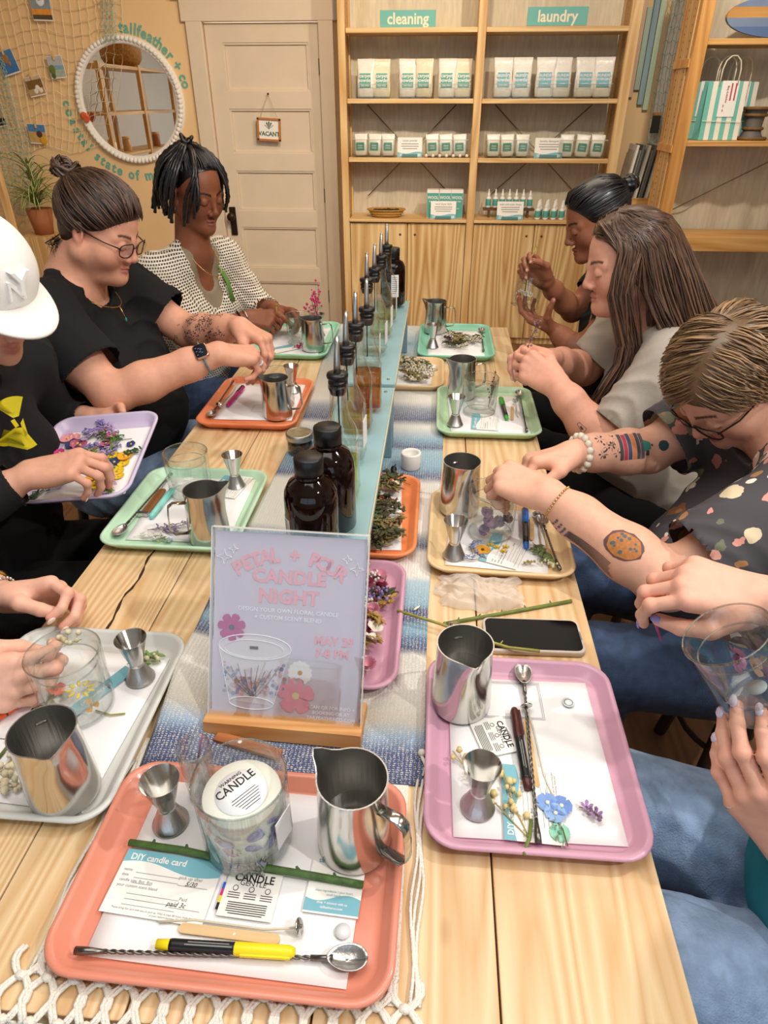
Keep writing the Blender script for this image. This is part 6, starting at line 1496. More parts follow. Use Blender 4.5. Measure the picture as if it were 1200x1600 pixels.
FING = [(.028, .093, (.042, .026, .022), .0092), (.0085, .097, (.047, .030, .0225), .0095), (-.011, .092, (.043, .028, .022), .0090), (-.029, .081, (.034, .021, .019), .0080)]
class Hand:
    """side +1: left hand. x toward the fingertips, y toward the thumb, z the back of the hand."""
    def __init__(s, wrist, fdir, back, side, curls, thumb='pinch', k=1.0, spread=(5, 1, -3, -8), thick=1.0):
        f = unit(fdir); b = V(back); b = unit(b - f * (b @ f)); t = np.cross(b, f) * -1.0      # left palm-down, fingers +x: thumb -y
        s.R = np.stack([f, t * side, b], 1); s.wr = V(wrist); s.k = k; s.side = side; s.th = thick
        s.tips, s.nails, s.chains = [], [], []
        for (y, x, L_, r), cu, sp in zip(FING, curls, spread):
            p = V(x, y, 0); a = 0; pts = [V(x - .012, y * .9, -.001), p.copy()]; sa = math.radians(sp)
            for ln, c in zip(L_, cu):
                a += math.radians(c); p = p + ln * V(math.cos(a) * math.cos(sa), math.sin(sa) * math.cos(a * .6), -math.sin(a)); pts.append(p.copy())
            s.chains.append((pts, r)); s.tips.append(p); s.nails.append((p, a, r, sp))
        T_ = {'pinch': [(.018, .024, -.010), (.050, .046, -.024), (.080, .044, -.040), (.103, .034, -.052)], 'flat': [(.018, .024, -.008), (.048, .050, -.012), (.080, .064, -.016), (.106, .070, -.020)],
              'wrap': [(.018, .024, -.010), (.045, .046, -.030), (.066, .044, -.056), (.082, .034, -.076)], 'up': [(.018, .026, -.006), (.042, .056, -.008), (.052, .088, -.012), (.058, .114, -.018)], 'side': [(.018, .024, -.010), (.052, .042, -.020), (.084, .034, -.026), (.108, .024, -.030)]}
        s.thumb = [V(p) for p in (T_[thumb] if isinstance(thumb, str) else thumb)]
    def w(s, p): return s.wr + s.R @ (V(p) * s.k)
    def solid(s, S):
        k, th = s.k, s.th
        for i, (y, x, L_, r) in enumerate(FING):
            S.cone(s.w((-.004, y * .55, 0)), s.w((x - .006, y, -.002)), .0165 * k * th, .0122 * k * th, .014 * k)
        S.ell(s.w((.034, .020, -.012)), V(.034, .018, .015) * k * th, s.R, .014 * k)        # thumb pad
        S.ell(s.w((.040, -.022, -.010)), V(.036, .014, .012) * k * th, s.R, .012 * k)
        for pts, r in s.chains:
            for i in range(len(pts) - 1):
                ra, rb = r * (1.12 - .09 * i), r * (1.05 - .10 * i); kk = .012 if i == 0 else .0035
                S.cone(s.w(pts[i]), s.w(pts[i + 1]), ra * k * th, rb * k * th, (kk if i else .010) * k)
            for j in (1, 2): S.ball(s.w(pts[j]) + s.R @ V(0, 0, .0012), r * 1.05 * k * th, .004 * k)
        t = s.thumb
        for i, (ra, rb, kk) in enumerate(((.0165, .0125, .014), (.0122, .0108, .006), (.0108, .0088, .004))): S.cone(s.w(t[i]), s.w(t[i + 1]), ra * k * th, rb * k * th, kk * k)
        return S
    def box(s, pad=.03):
        A = [s.w(p) for pts, r in s.chains for p in pts] + [s.w(p) for p in s.thumb] + [s.w((-.01, y, 0)) for y in (-.03, .03)]
        return np.min(A, 0) - pad, np.max(A, 0) + pad
    def paint(s, P, col, red):
        for pts, r in s.chains:
            for j, wgt in ((1, .35), (2, .4), (4, .5)):
                d = np.linalg.norm(P - s.w(pts[j]), axis=1); w = (wgt * np.exp(-(d / .011) ** 2))[:, None]; col = col * (1 - w) + V(red) * w
        return col
    def nail_mesh(s, m, parent, long=0.0):
        q = MB()
        L_ = [(pts[-2], pts[-1], r) for pts, r in s.chains] + [(s.thumb[-2], s.thumb[-1], .0095)]
        for i, (a, b, r) in enumerate(L_):
            d = unit(b - a)
            up = V(-d[2], 0, d[0]) if i < 4 else V(-.25, .55, .75)
            up = unit(up - d * (up @ d))
            side = np.cross(up, d); c = b + d * (.001 + long * .4) + up * (r * .78)
            m4 = Matrix.Identity(4)
            for ii in range(3):
                for j, ax in enumerate((d, side, up)): m4[ii][j] = (s.R @ ax)[ii]
                m4[ii][3] = s.w(c)[ii]
            q.sphere((0, 0, 0), (.0068 * s.k + long, .0054 * s.k, .0022 * s.k), m, 8, m4)
        return attach(q, 'fingernails', parent)

def arm_solid(S, sh, el, wr, k=1.0, r=(.052, .046, .041, .034, .0245), gap=.0):
    """deltoid, upper arm, elbow, forearm swell, wrist"""
    sh, el, wr = V(sh), V(el), V(wr)
    S.cone(sh, sh + (el - sh) * .55, r[0] * k, r[1] * k, .03); S.cone(sh + (el - sh) * .55, el, r[1] * k, r[2] * k, .02)
    m_ = el + (wr - el) * .30; S.cone(el, m_, r[2] * k, (r[2] + .001) * k, .02); S.cone(m_, el + (wr - el) * .72, (r[2] + .001) * k, r[3] * k, .02); S.cone(el + (wr - el) * .72, wr, r[3] * k, r[4] * k, .02)
    return S
def torso_solid(S, pelvis, chest, neck, shL, shR, f, w=1.0, belly=.0, bust=.055, add=0.0, k=.05, depth=1.0):
    f = unit(f); l = unit(np.cross([0, 0, 1], f)); p, c, n = V(pelvis), V(chest), V(neck); up = unit(c - p); f2 = unit(f - up * (f @ up)); R = np.stack([f2, l, up], 1); a = add
    S.ell(p, V(.13 * w * depth + a, .175 * w + a, .14 + a), R, k); S.ell(p + (c - p) * .45 + f2 * (.02 + belly), V(.115 * w * depth + belly + a, .150 * w + a, .17 + a), R, k)
    S.ell(c + f2 * .01, V(.110 * w * depth + a, .150 * w + a, .16 + a), R, k)
    for s_ in (-1, 1): S.ell(c + f2 * (.085 * w * depth + .01) + l * s_ * .072 * w - up * .035, V(bust + a, .068 * w + a, .062 * w + a), R, .05)
    for sh in (V(shL), V(shR)):
        S.cone(n - V(0, 0, .02), sh, .045 * w + a, .046 * w + a, .05); S.cone(c + up * .03, sh, .06 * w + a, .045 * w + a, .05)
    return S
def legs_solid(S, hips, knees, ankles, r=(.088, .062, .058, .042), add=0.0):
    for h_, k_, a_ in zip(hips, knees, ankles): S.cone(h_, k_, r[0] + add, r[1] + add, .03); S.cone(k_, V(k_) * .55 + V(a_) * .45, r[1] + add, r[2] + add, .025); S.cone(V(k_) * .55 + V(a_) * .45, a_, r[2] + add, r[3] + add, .02)
    return S
def folds(amp, fx, seed=0, along=(0, 0, 1), spread=34.0):
    rr = np.random.RandomState(seed); D = rr.normal(size=(4, 3)); D = D / np.linalg.norm(D, axis=1)[:, None]; ph = rr.uniform(0, 6, 4)
    def fn(P):
        w = sum(np.sin(P @ D[i] * spread * (.5 + .25 * i) + ph[i]) for i in range(3))
        t = P @ V(fx) * spread * 1.6 + 1.6 * w
        return amp * (np.abs(np.sin(t)) ** .7 - .55) * (.55 + .45 * np.sin(P @ D[3] * 9 + ph[3]))
    return fn

SKIN = {}
def skin_mat(name, rough=.48):
    if name not in SKIN: SKIN[name] = mat('skin_' + name, '#cc9999', rough, attr='Col', var=.05, vscale=70, bump=.10, bscale=900, sss=.10, spec=.4)
    return SKIN[name]
def cc(h): return V(rgb(h))
def make_body(S, parent, m, base, regions, heads=(), hands=(), pal=None, coarse=.010, spots=()):
    """One mesh: fine where skin shows (regions: lo, hi, step), coarse elsewhere."""
    lo, hi = S.bounds(); Ps, Fs, off = [], [], 0
    def emit(lo_, hi_, h, skip):
        nonlocal off
        P, F = polygonise(S.ev, lo_, hi_, h)
        if len(P) == 0: return
        if skip:
            Cn = P[F].mean(1); m_ = np.ones(len(F), bool)
            for a, b, hh in skip: m_ &= ~np.all((Cn > V(a) + h * .8) & (Cn < V(b) - h * .8), axis=1)
            F = F[m_]
        Ps.append(P); Fs.append(F + off); off += len(P)
    regs = sorted(regions, key=lambda r: r[2])
    for i, (a, b, h) in enumerate(regs): emit(np.maximum(V(a), lo), np.minimum(V(b), hi), h, regs[:i])
    emit(lo, hi, coarse, regs)
    P, F = np.concatenate(Ps), np.concatenate(Fs)
    used_ = np.unique(F); rm = np.full(len(P), -1); rm[used_] = np.arange(len(used_)); P, F = P[used_], rm[F]
    col = np.tile(V(base), (len(P), 1))
    for hd in heads: col = hd.paint(P, col, base, pal['lip'], pal['red'], pal.get('brow'))
    for hn in hands: col = hn.paint(P, col, pal['red'])
    for c, r, cl, wgt in spots:
        w = wgt * np.exp(-((np.linalg.norm(P - V(c), axis=1) / r) ** 2)); col = col * (1 - w[:, None]) + V(cl) * w[:, None]
    return mesh_from(P, F, 'body', m, parent, col)

# ---- hair
def hair_mat(name, c1, c2, rough=.38):
    if name in MATS: return MATS[name]
    m = bpy.data.materials.new(name); m.use_nodes = True; MATS[name] = m; N, L = m.node_tree.nodes, m.node_tree.links; b = N['Principled BSDF']
    b.inputs['Roughness'].default_value = rough; b.inputs['Specular IOR Level'].default_value = .55
    a = N.new('ShaderNodeVertexColor'); a.layer_name = 'Col'; t = N.new('ShaderNodeTexCoord'); n = N.new('ShaderNodeTexNoise'); n.inputs['Scale'].default_value = 60; L.new(t.outputs['Object'], n.inputs['Vector'])
    sx = N.new('ShaderNodeSeparateColor'); L.new(a.outputs['Color'], sx.inputs[0])
    ad = N.new('ShaderNodeMath'); ad.operation = 'MULTIPLY_ADD'; ad.inputs[1].default_value = .35; L.new(n.outputs['Fac'], ad.inputs[0]); L.new(sx.outputs[0], ad.inputs[2])
    cr = N.new('ShaderNodeValToRGB'); cr.color_ramp.elements[0].color = (*rgb(c1), 1); cr.color_ramp.elements[1].color = (*rgb(c2), 1); cr.color_ramp.elements[0].position = .2; cr.color_ramp.elements[1].position = 1.1
    L.new(ad.outputs[0], cr.inputs[0]); L.new(cr.outputs[0], b.inputs['Base Color']); return m
def catmull(P, n):
    P = [V(p) for p in P]; P = [2 * P[0] - P[1]] + P + [2 * P[-1] - P[-2]]; out = []; m_ = len(P) - 3
    for i in range(n):
        t = i / (n - 1) * m_; j = min(int(t), m_ - 1); f = t - j; a, b, c, d = P[j:j + 4]
        out.append(.5 * (2 * b + (c - a) * f + (2 * a - 5 * b + 4 * c - d) * f * f + (3 * b - a - 3 * c + d) * f ** 3))
    return out
def locks(paths, name, m, parent, r=.0035, nseg=10, sides=5, seed=0, taper=.25, flat=.55, wave=.0, bump=0.0, root=.45):
    """Many tapered hair locks in one part; paths are lists of world points."""
    rr = np.random.RandomState(seed); vs, fs, col = [], [], []
    for path in paths:
        P = np.array(catmull(path, nseg)); ph = rr.uniform(0, 6, 3); tt = np.linspace(0, 1, nseg)
        if wave: P = P + wave * np.stack([np.sin(tt * 9 + ph[0]), np.sin(tt * 8 + ph[1]), np.sin(tt * 7 + ph[2])], 1) * tt[:, None]
        tan = np.gradient(P, axis=0); tan /= np.linalg.norm(tan, axis=1)[:, None] + 1e-9
        u = np.cross(tan, rr.normal(size=3)); u /= np.linalg.norm(u, axis=1)[:, None] + 1e-9; w = np.cross(tan, u); base = len(vs); R_ = r * rr.uniform(.7, 1.3); c0 = rr.uniform(0, 1)
        for i in range(nseg):
            k = R_ * min(1, root + tt[i] * 4) * (taper + (1 - taper) * math.sin(PI * min(1, .3 + tt[i] * .7)) ** .5) * (1 + bump * (1 if i % 2 else -1))
            for j in range(sides):
                a = 2 * PI * j / sides; vs.append(P[i] + k * (math.cos(a) * u[i] + flat * math.sin(a) * w[i])); col.append(c0)
        for i in range(nseg - 1):
            for j in range(sides): a, b = base + i * sides + j, base + i * sides + (j + 1) % sides; fs.append((a, b, b + sides, a + sides))
    col = np.array(col); return mesh_from(np.array(vs), np.array(fs), name, m, parent, np.repeat(col[:, None], 3, 1))
def hair_cap(H, parent, m, infl=.010, cut=None, extra=None, h=.005, back=-.075):
    S = Solid(); k = H.k
    S.ell(H.w(-.012, 0, .036), V(.097 + infl, .077 + infl, .083 + infl) * k, H.R, .02); S.ell(H.w(-.045, 0, -.02), V(.058 + infl, .066 + infl, .07) * k, H.R, .03)
    if extra: extra(S)
    for c, r in (cut or [((.092, 0, -.035), (.080, .12, .098))]): S.ell(H.w(*c), V(*r) * k, H.R, .012 * k, '-')
    for y in (-1, 1): S.ell(H.w(.004, y * .092, -.030), V(.030, .030, .042) * k, H.R, .008, '-')
    S.half(H.w(0, 0, back), H.d(.25, 0, -1), .01)
    P, F = polygonise(S.ev, *S.bounds(), h); return mesh_from(P, F, 'hair_cap', m, parent, np.full((len(P), 3), .25))
def on_scalp(H, th, ph, infl=.012):
    """th: 0 front, pi back (left positive); ph: elevation"""
    return H.w(-.012 + (.097 + infl) * math.cos(ph) * math.cos(th), (.077 + infl) * math.cos(ph) * math.sin(th), .036 + (.083 + infl) * math.sin(ph))
def scalp_path(H, p0, p1, n=5, infl=.012, lift=0.0):
    """Curve hugging the skull between two local directions."""
    out = []; a, b = V(p0), V(p1)
    for i in range(n):
        t = i / (n - 1); q = a * (1 - t) + b * t; e = q - V(-.012, 0, .036); s_ = math.sqrt(((e / V(.097 + infl, .077 + infl, .083 + infl)) ** 2).sum()); target = max(1.0, s_ if False else 1.0)
        q = V(-.012, 0, .036) + e / max(s_, 1e-6) * (target + lift * math.sin(PI * t)); out.append(H.w(*q))
    return out
def flow(H, n, rr, dirf, L_, infl=(.006, .016), keep=None, nseg=5, zmin=None):
    """Locks rooted over the scalp that follow a direction field close to the skull."""
    out = []; E = V(.097, .077, .083); C0 = V(-.012, 0, .036)
    while len(out) < n:
        u = rr.normal(size=3); u /= np.linalg.norm(u); p = C0 + u * (E + infl[0]); th = abs(math.atan2(u[1], u[0]))
        zl = .076 - .016 * th if th < .9 else (.0616 - .17 * (th - .9) if th < 1.35 else (-.011 - .09 * (th - 1.35)))
        if p[2] < max(zl, -.075) or (keep and not keep(p)): continue
        pts = [H.w(*p)]; ln = L_ * rr.uniform(.7, 1.25)
        for i in range(nseg):
            d = unit(V(*dirf(p)) + rr.normal(size=3) * .10); p = p + d * ln / nseg; e = p - C0; t = (i + 1) / nseg; R_ = E + infl[0] + (infl[1] - infl[0]) * t * rr.uniform(.8, 1.1)
            s_ = math.sqrt(((e / R_) ** 2).sum())
            if p[2] > -.03 or s_ < 1: p = C0 + e / s_
            pts.append(H.w(*p))
        out.append(pts)
    return out
def glasses(H, parent, m, lens, r=.024, h=.019, temple=True, name='glasses'):
    g = MB(); M_ = H.M()
    for y in (-1, 1):
        ring = [(.104 - .006 * abs(math.cos(a)) * 0 - .010 * max(0, y * (math.cos(a) * r + y * .034) - .034) / r, y * .034 + r * math.copysign(abs(math.cos(a)) ** .7, math.cos(a)), -.008 + h * math.copysign(abs(math.sin(a)) ** .7, math.sin(a))) for a in np.linspace(0, 2 * PI, 33)]
        g.tube(ring, .0016, m, 6, M_, cap=False); g.tube([(.097, y * .058, -.002), (.06, y * .076, .0), (.0, y * .082, .002), (-.018, y * .083, -.012)], .0017, m, 6, M_)
    g.tube([(.104, -.0105, -.004), (.108, 0, -.001), (.104, .0105, -.004)], .0016, m, 6, M_); o = attach(g, name, parent)
    l_ = MB()
    for y in (-1, 1): l_.add([(.1035, y * .034 + r * .97 * math.cos(a), -.008 + h * .97 * math.sin(a)) for a in np.linspace(0, 2 * PI, 21)[:-1]], [tuple(range(20))], lens, False, M_)
    lo = l_.build('lenses'); lo.parent = o
    return o
def ring_band(c, axis, r, m, parent, name, thick=.0022, n=24, flat=1.0, beads=None, tilt=None):
    a = unit(axis); u = unit(np.cross(a, [0.3, .5, .8])); w = np.cross(a, u); q = MB()
    pts = [V(c) + r * (math.cos(t) * u + math.sin(t) * w) for t in np.linspace(0, 2 * PI, n + 1)]
    if beads:
        for p in pts[:-1]: q.sphere(tuple(p), beads, m, 6)
    else: q.tube(pts, thick, m, 6, cap=False, flat=flat, normal=tuple(a))
    return attach(q, name, parent)
def decal(body, pts_uv, c, n, up, m_fn, parent, name, off=.0008, ring=True):
    """Flat ink shapes draped on the skin: polygons in a tangent frame, projected along -n onto the body."""
    dg = None; bvh = body
    n = unit(n); up = unit(V(up) - n * (V(up) @ n)); rt = np.cross(up, n); q = MB()
    def put(x, y):
        p = V(c) + rt * x + up * y + n * .05; h = bvh.ray_cast(Vector(p), Vector(-n), .12)
        return tuple(V(h[0]) + n * off) if h[0] is not None else tuple(V(c) + rt * x + up * y)
    for poly, m in m_fn:
        pl = [V(*p) for p in poly]
        if len(pl) == 4:
            nu = int(min(16, max(1, np.linalg.norm(pl[1] - pl[0]) // .004 + 1))); nv = int(min(24, max(1, np.linalg.norm(pl[3] - pl[0]) // .004 + 1)))
            q.sheet(lambda u, v: put(*((pl[0] * (1 - u) + pl[1] * u) * (1 - v) + (pl[3] * (1 - u) + pl[2] * u) * v)), nu, nv, m)
        else:
            ct = sum(pl) / len(pl); k = len(pl); nr = max(1, int(max(np.linalg.norm(p - ct) for p in pl) // .005 + 1)); ring = lambda t: [put(*(ct + (p - ct) * t)) for p in pl]
            vs = [p for i in range(nr) for p in ring(1 - i / nr)] + [put(*ct)]; L_ = (nr - 1) * k
            q.add(vs, [(i * k + j, i * k + (j + 1) % k, i * k + k + (j + 1) % k, i * k + k + j) for i in range(nr - 1) for j in range(k)] + [(L_ + j, L_ + (j + 1) % k, nr * k) for j in range(k)], m)
    return attach(q, name, parent)
def bvh_of(o):
    me = o.data; n = len(me.vertices); co = np.empty(n * 3, np.float32); me.vertices.foreach_get('co', co); f = np.empty(len(me.polygons) * 4, np.int32); me.loops.foreach_get('vertex_index', f)
    return BVHTree.FromPolygons([tuple(p) for p in co.reshape(-1, 3).tolist()], f.reshape(-1, 4).tolist())
# ------------------------------------------------------------------ clothes
m_denim = mat('denim_blue', '#465a7c', .85, var=.25, vscale=45, bump=.5, bscale=420, stretch=(1, 1, 1))
m_denim2 = mat('denim_light', '#8299b8', .85, var=.22, vscale=40, bump=.5, bscale=420)
m_denimd = mat('denim_dark', '#26334d', .85, var=.2, vscale=45, bump=.4, bscale=420)
m_blackc = mat('black_cotton', '#0c0c0e', .88, var=.15, vscale=90, bump=.25, bscale=500)
m_hood = mat('charcoal_hoodie', '#141416', .9, var=.15, vscale=90, bump=.3, bscale=400)
m_blackp = mat('black_trousers', '#0b0b0d', .9, bump=.2, bscale=400)
m_greyt = mat('washed_grey_cotton', '#b3ab9f', .9, var=.10, vscale=18, bump=.3, bscale=500)
m_tealc = mat('teal_cotton', '#1f7f8e', .85, var=.08, vscale=30, bump=.3, bscale=500)
m_gold = mat('gold', '#d9b26a', .25, metal=1.0); m_silver = mat('silver', '#d9d9d6', .2, metal=1.0)
m_blackmetal = mat('black_frame', '#15110f', .3)
m_lens = glass_mat('spectacle_lens', '#f6f6f6', .6, .02)
m_nail = mat('natural_nail', '#e9c4b4', .3)

def shirt(parent, m, B, arms, add=.012, bore=.004, neckcut=None, hem=None, wob=None, h=.006, name='shirt'):
    """B: torso arguments; arms: (shoulder, elbow, wrist or None, fraction, r0, r1, r2)."""
    S = Solid(); ends = []
    for sh, el, wr, fr, r0, r1, r2 in arms:
        sh, el = V(sh), V(el)
        if wr is None:
            e = sh + (el - sh) * fr; S.cone(sh, e, r0, r1, .035); ends.append((e, unit(el - sh), r1))
        else:
            wr = V(wr); e = el + (wr - el) * fr; S.cone(sh, el, r0, r1, .035); S.cone(el, e, r1, r2, .02); ends.append((e, unit(wr - el), r2))
    for e, d, r in ends: S.clip(e, e + d * .14, r + .02, r + .03)
    torso_solid(S, *B[0], **dict(B[1], add=add))
    if neckcut: 
        for c0, c1, r0, r1 in neckcut: S.cone(c0, c1, r0, r1, .006, '-')
    if hem is not None: S.half(V(0, 0, hem), V(0, 0, -1), .01)
    fn = S.ev if wob is None else (lambda P: S.ev(P) + wob(P))
    P, F = polygonise(fn, *S.bounds(), h); Q = P[F]; Cn = Q.mean(1); Nn = np.cross(Q[:, 2] - Q[:, 0], Q[:, 3] - Q[:, 1]); Nn /= np.linalg.norm(Nn, axis=1)[:, None] + 1e-12; ok = np.ones(len(F), bool)
    for e, d, r in ends:
        g = Cn - e; ok &= ~((np.abs(g @ d) < h * .8) & (np.abs(Nn @ d) > .75) & (np.linalg.norm(g, axis=1) < r + .02))     # open the sleeve
        g = P - e; t = g @ d; near = (np.abs(t) < h) & (np.linalg.norm(g - t[:, None] * d, axis=1) < r + .02); P[near] -= t[near][:, None] * d
    return mesh_from(P, F[ok], name, m, parent)
def trousers(parent, m, pelvis, hips, knees, ankles, r=(.095, .068, .062, .05), h=.009, name='trousers', w=1.0):
    S = Solid(); S.ell(pelvis, (.15 * w, .18 * w, .13), None, .05); legs_solid(S, hips, knees, ankles, r)
    o = solid_mesh(S, h, name, m, parent, folds(.007, (.6, .3, .7), 5, spread=22)); return o
def shoes(parent, ankles, f, m):
    for a in ankles:
        S = Solid(); a = V(a); f_ = unit(f); S.cone(a + V(0, 0, -.01), V(a[0], a[1], .045) + f_ * .02, .045, .04, .03); S.cone(V(a[0], a[1], .04) - f_ * .04, V(a[0], a[1], .035) + f_ * .15, .036, .03, .03); S.half(V(0, 0, .004), V(0, 0, -1), 0)
        solid_mesh(S, .01, 'shoe', m, parent)
m_shoe = mat('dark_shoe', '#1b1b1d', .7)
def stool(x, y, z, label):
    r = empty('wooden_stool', (x, y, 0), label=label, cat='stool', group='wooden stools round the table')
    q = MB(); q.lathe([(0, z - .03), (.15, z - .03), (.16, z - .02), (.16, z - .006), (.15, z), (0, z)], m_pine, 28); q.build('seat', r)
    for k in range(4):
        a = PI / 4 + PI / 2 * k; q = MB(); q.tube([(.11 * math.cos(a), .11 * math.sin(a), z - .03), (.17 * math.cos(a), .17 * math.sin(a), .003)], .016, mat('stool_leg_dark', '#3a2b22', .5), 8); q.build('leg', r)
    q = MB(); q.tube([(.145 * math.cos(a), .145 * math.sin(a), .2) for a in np.linspace(0, 2 * PI, 25)], .008, MATS['stool_leg_dark'], 6); q.build('foot_ring', r)

PALE = dict(lip=cc('#b8605a'), red=cc('#d9806e'), brow=cc('#4a3426'))
PALE2 = dict(lip=cc('#c07068'), red=cc('#dd8672'), brow=cc('#5a4030'))
BROWN = dict(lip=cc('#8a4a44'), red=cc('#7a4430'), brow=cc('#20140e'))
def person(label, loc): return empty('person', loc, label=label, cat='person')
CURL_REL = [(25, 30, 20), (30, 35, 22), (35, 38, 25), (40, 40, 25)]
CURL_FIST = [(55, 70, 35), (62, 75, 40), (66, 75, 40), (68, 70, 38)]
CURL_PINCH = [(48, 42, 22), (55, 48, 28), (60, 58, 32), (62, 62, 35)]
CURL_WRAP = [(30, 45, 30), (34, 48, 32), (36, 50, 32), (40, 50, 30)]

# ================================================================== left side, second from the front: white cap
P = person('person in white cap and black hoodie holding the lavender flower tray', (-.97, 1.22, 0))
base = cc('#dba48a'); f = (.95, -.28, 0)
H = Head((-.845, 1.205, 1.218), (.80, -.40, -.46), 0, .97)
pel, che, nec, sL, sR = (-1.08, 1.26, .56), (-1.03, 1.24, .88), (-.985, 1.225, 1.055), (-.98, 1.44, 1.0), (-1.07, 1.05, 1.0)
eR, wR, eL, wL = (-.975, .975, .80), (-.790, 1.100, .888), (-.99, 1.55, .78), (-.868, 1.515, .824)
hR = Hand(wR, (.95, .26, .16), (-.10, -.30, 1), -1, [(40, 42, 22), (46, 48, 26), (52, 52, 28), (56, 54, 28)], 'side', 1.03)
hL = Hand(wL, (.78, -.60, -.16), (.0, .1, -1), 1, [(4, 8, 5)] * 4, [(.018, .026, -.012), (.045, .050, -.032), (.070, .046, -.046), (.096, .036, -.047)], 1.0)
S = Solid(); torso_solid(S, pel, che, nec, sL, sR, f, 1.0); H.solid(S, nec)
arm_solid(S, sR, eR, wR); arm_solid(S, sL, eL, wL); hR.solid(S); hL.solid(S)
hb = (H.c - .17, H.c + .17); bR, bL = hR.box(), hL.box()
body = make_body(S, P, skin_mat('fair'), base, [(hb[0], hb[1], .004), (*bR, .0028), (*bL, .0032)], [H], [hR, hL], PALE, .012)
H.eyes(P); hR.nail_mesh(m_nail, P); hL.nail_mesh(m_nail, P)
B = ((pel, che, nec, sL, sR, f), dict(w=1.02, belly=.01, bust=.04))
hood = shirt(P, m_hood, B, [(sR, eR, wR, .86, .072, .062, .044), (sL, eL, wL, .88, .072, .062, .044)], add=.020, neckcut=[(V(nec) + V(.03, 0, -.02), V(nec) + V(.03, 0, .16), .062, .075)], hem=.50, wob=folds(.008, (.3, .5, .8), 2), name='hoodie')
q = MB()
bh = bvh_of(hood); m_yel = mat('yellow_print', '#e3d21f', .6)
def poly_fan(a0, a1, r0, r1, n=6): return [(r1 * math.cos(math.radians(a0 + (a1 - a0) * k / n)), r1 * math.sin(math.radians(a0 + (a1 - a0) * k / n))) for k in range(n + 1)] + [(r0 * math.cos(math.radians(a1)), r0 * math.sin(math.radians(a1))), (r0 * math.cos(math.radians(a0)), r0 * math.sin(math.radians(a0)))]
decal(bh, None, (-.835, 1.175, .965), (.80, -.6, .15), (0, 0, 1), [(poly_fan(60, 120, .012, .052), m_yel), (poly_fan(225, 290, .014, .060), m_yel), ([(.004, -.004), (.012, .004), (.010, -.03), (.004, -.034)], m_yel), ([(-.012, .006), (-.004, .008), (.0, -.008), (-.008, -.01)], m_yel)], P, 'chest_print')
legs = ((-1.0, 1.34, .50), (-1.0, 1.16, .50)), ((-.58, 1.36, .56), (-.60, 1.16, .56)), ((-.62, 1.36, .11), (-.64, 1.16, .11))
trousers(P, m_blackp, pel, *legs); shoes(P, legs[2], (1, 0, 0), m_shoe)
# cap
m_cap = mat('white_cap_cotton', '#efece6', .8, bump=.2, bscale=500)
S = Solid(); S.ell(H.w(-.012, 0, .048), V(.112, .094, .098), H.R, .01); S.half(H.w(0, 0, .022), H.d(-.05, 0, -1), .004); S.ell(H.w(-.012, 0, .02), V(.104, .086, .088), H.R, .004, '-')
cap = solid_mesh(S, .005, 'cap', m_cap, P)
q = MB(); M_ = H.M()
def brim(u, v):
    a = (u - .5) * PI * .98; x0, y0 = .094 * math.cos(a), .090 * math.sin(a); ext = (.088) * v * max(.0, math.cos(a)) ** .75
    return (x0 + ext - .010, y0 * (1 + .06 * v), .026 - .010 * v * math.cos(a) - .55 * (y0 * y0) * v - .004 * v)
q.sheet(brim, 30, 8, m_cap, M_); br = attach2(q, 'brim', cap); sm = br.modifiers.new('thick', 'SOLIDIFY'); sm.thickness = .005
q = MB(); q.sphere((-.012, 0, .146), (.008, .008, .005), m_cap, 10, M_); attach2(q, 'top_button', cap)
q = MB()
FM = M_ @ T(.0975, 0, .072) @ Matrix.Rotation(math.radians(-16), 4, 'Y') @ Matrix.Rotation(PI / 2, 4, 'Z') @ Matrix.Rotation(PI / 2, 4, 'X')
text(q, 'N', .050, mat('white_stitch', '#f6f5f2', .5), FM @ T(-.004, -.006, .0), bold=.0, depth=.12); text(q, 'Y', .064, MATS['white_stitch'], FM @ T(.005, .006, .002), bold=.0, depth=.12)
attach2(q, 'emblem', cap)
hm = hair_mat('hair_light_brown', '#4a3422', '#8a6a48')
rr = np.random.RandomState(4); pts = []
for k in range(46):
    th = rr.uniform(1.7, 4.6); ph = rr.uniform(-.45, -.05); p0 = on_scalp(H, th, ph + .25, .002); p1 = on_scalp(H, th + rr.uniform(-.1, .1), ph, .012); p2 = p1 + H.d(-.012, 0, -.03) + rr.normal(size=3) * .006
    pts.append([p0, p1, p2])
for k in range(18): p0 = on_scalp(H, 1.35 + rr.uniform(-.15, .25), -.1, .004); pts.append([p0, p0 + H.d(.0, .008, -.02) + rr.normal(size=3) * .004, p0 + H.d(.01, .012, -.045) + rr.normal(size=3) * .008])
locks(pts, 'hair', hm, P, .005, wave=.006)

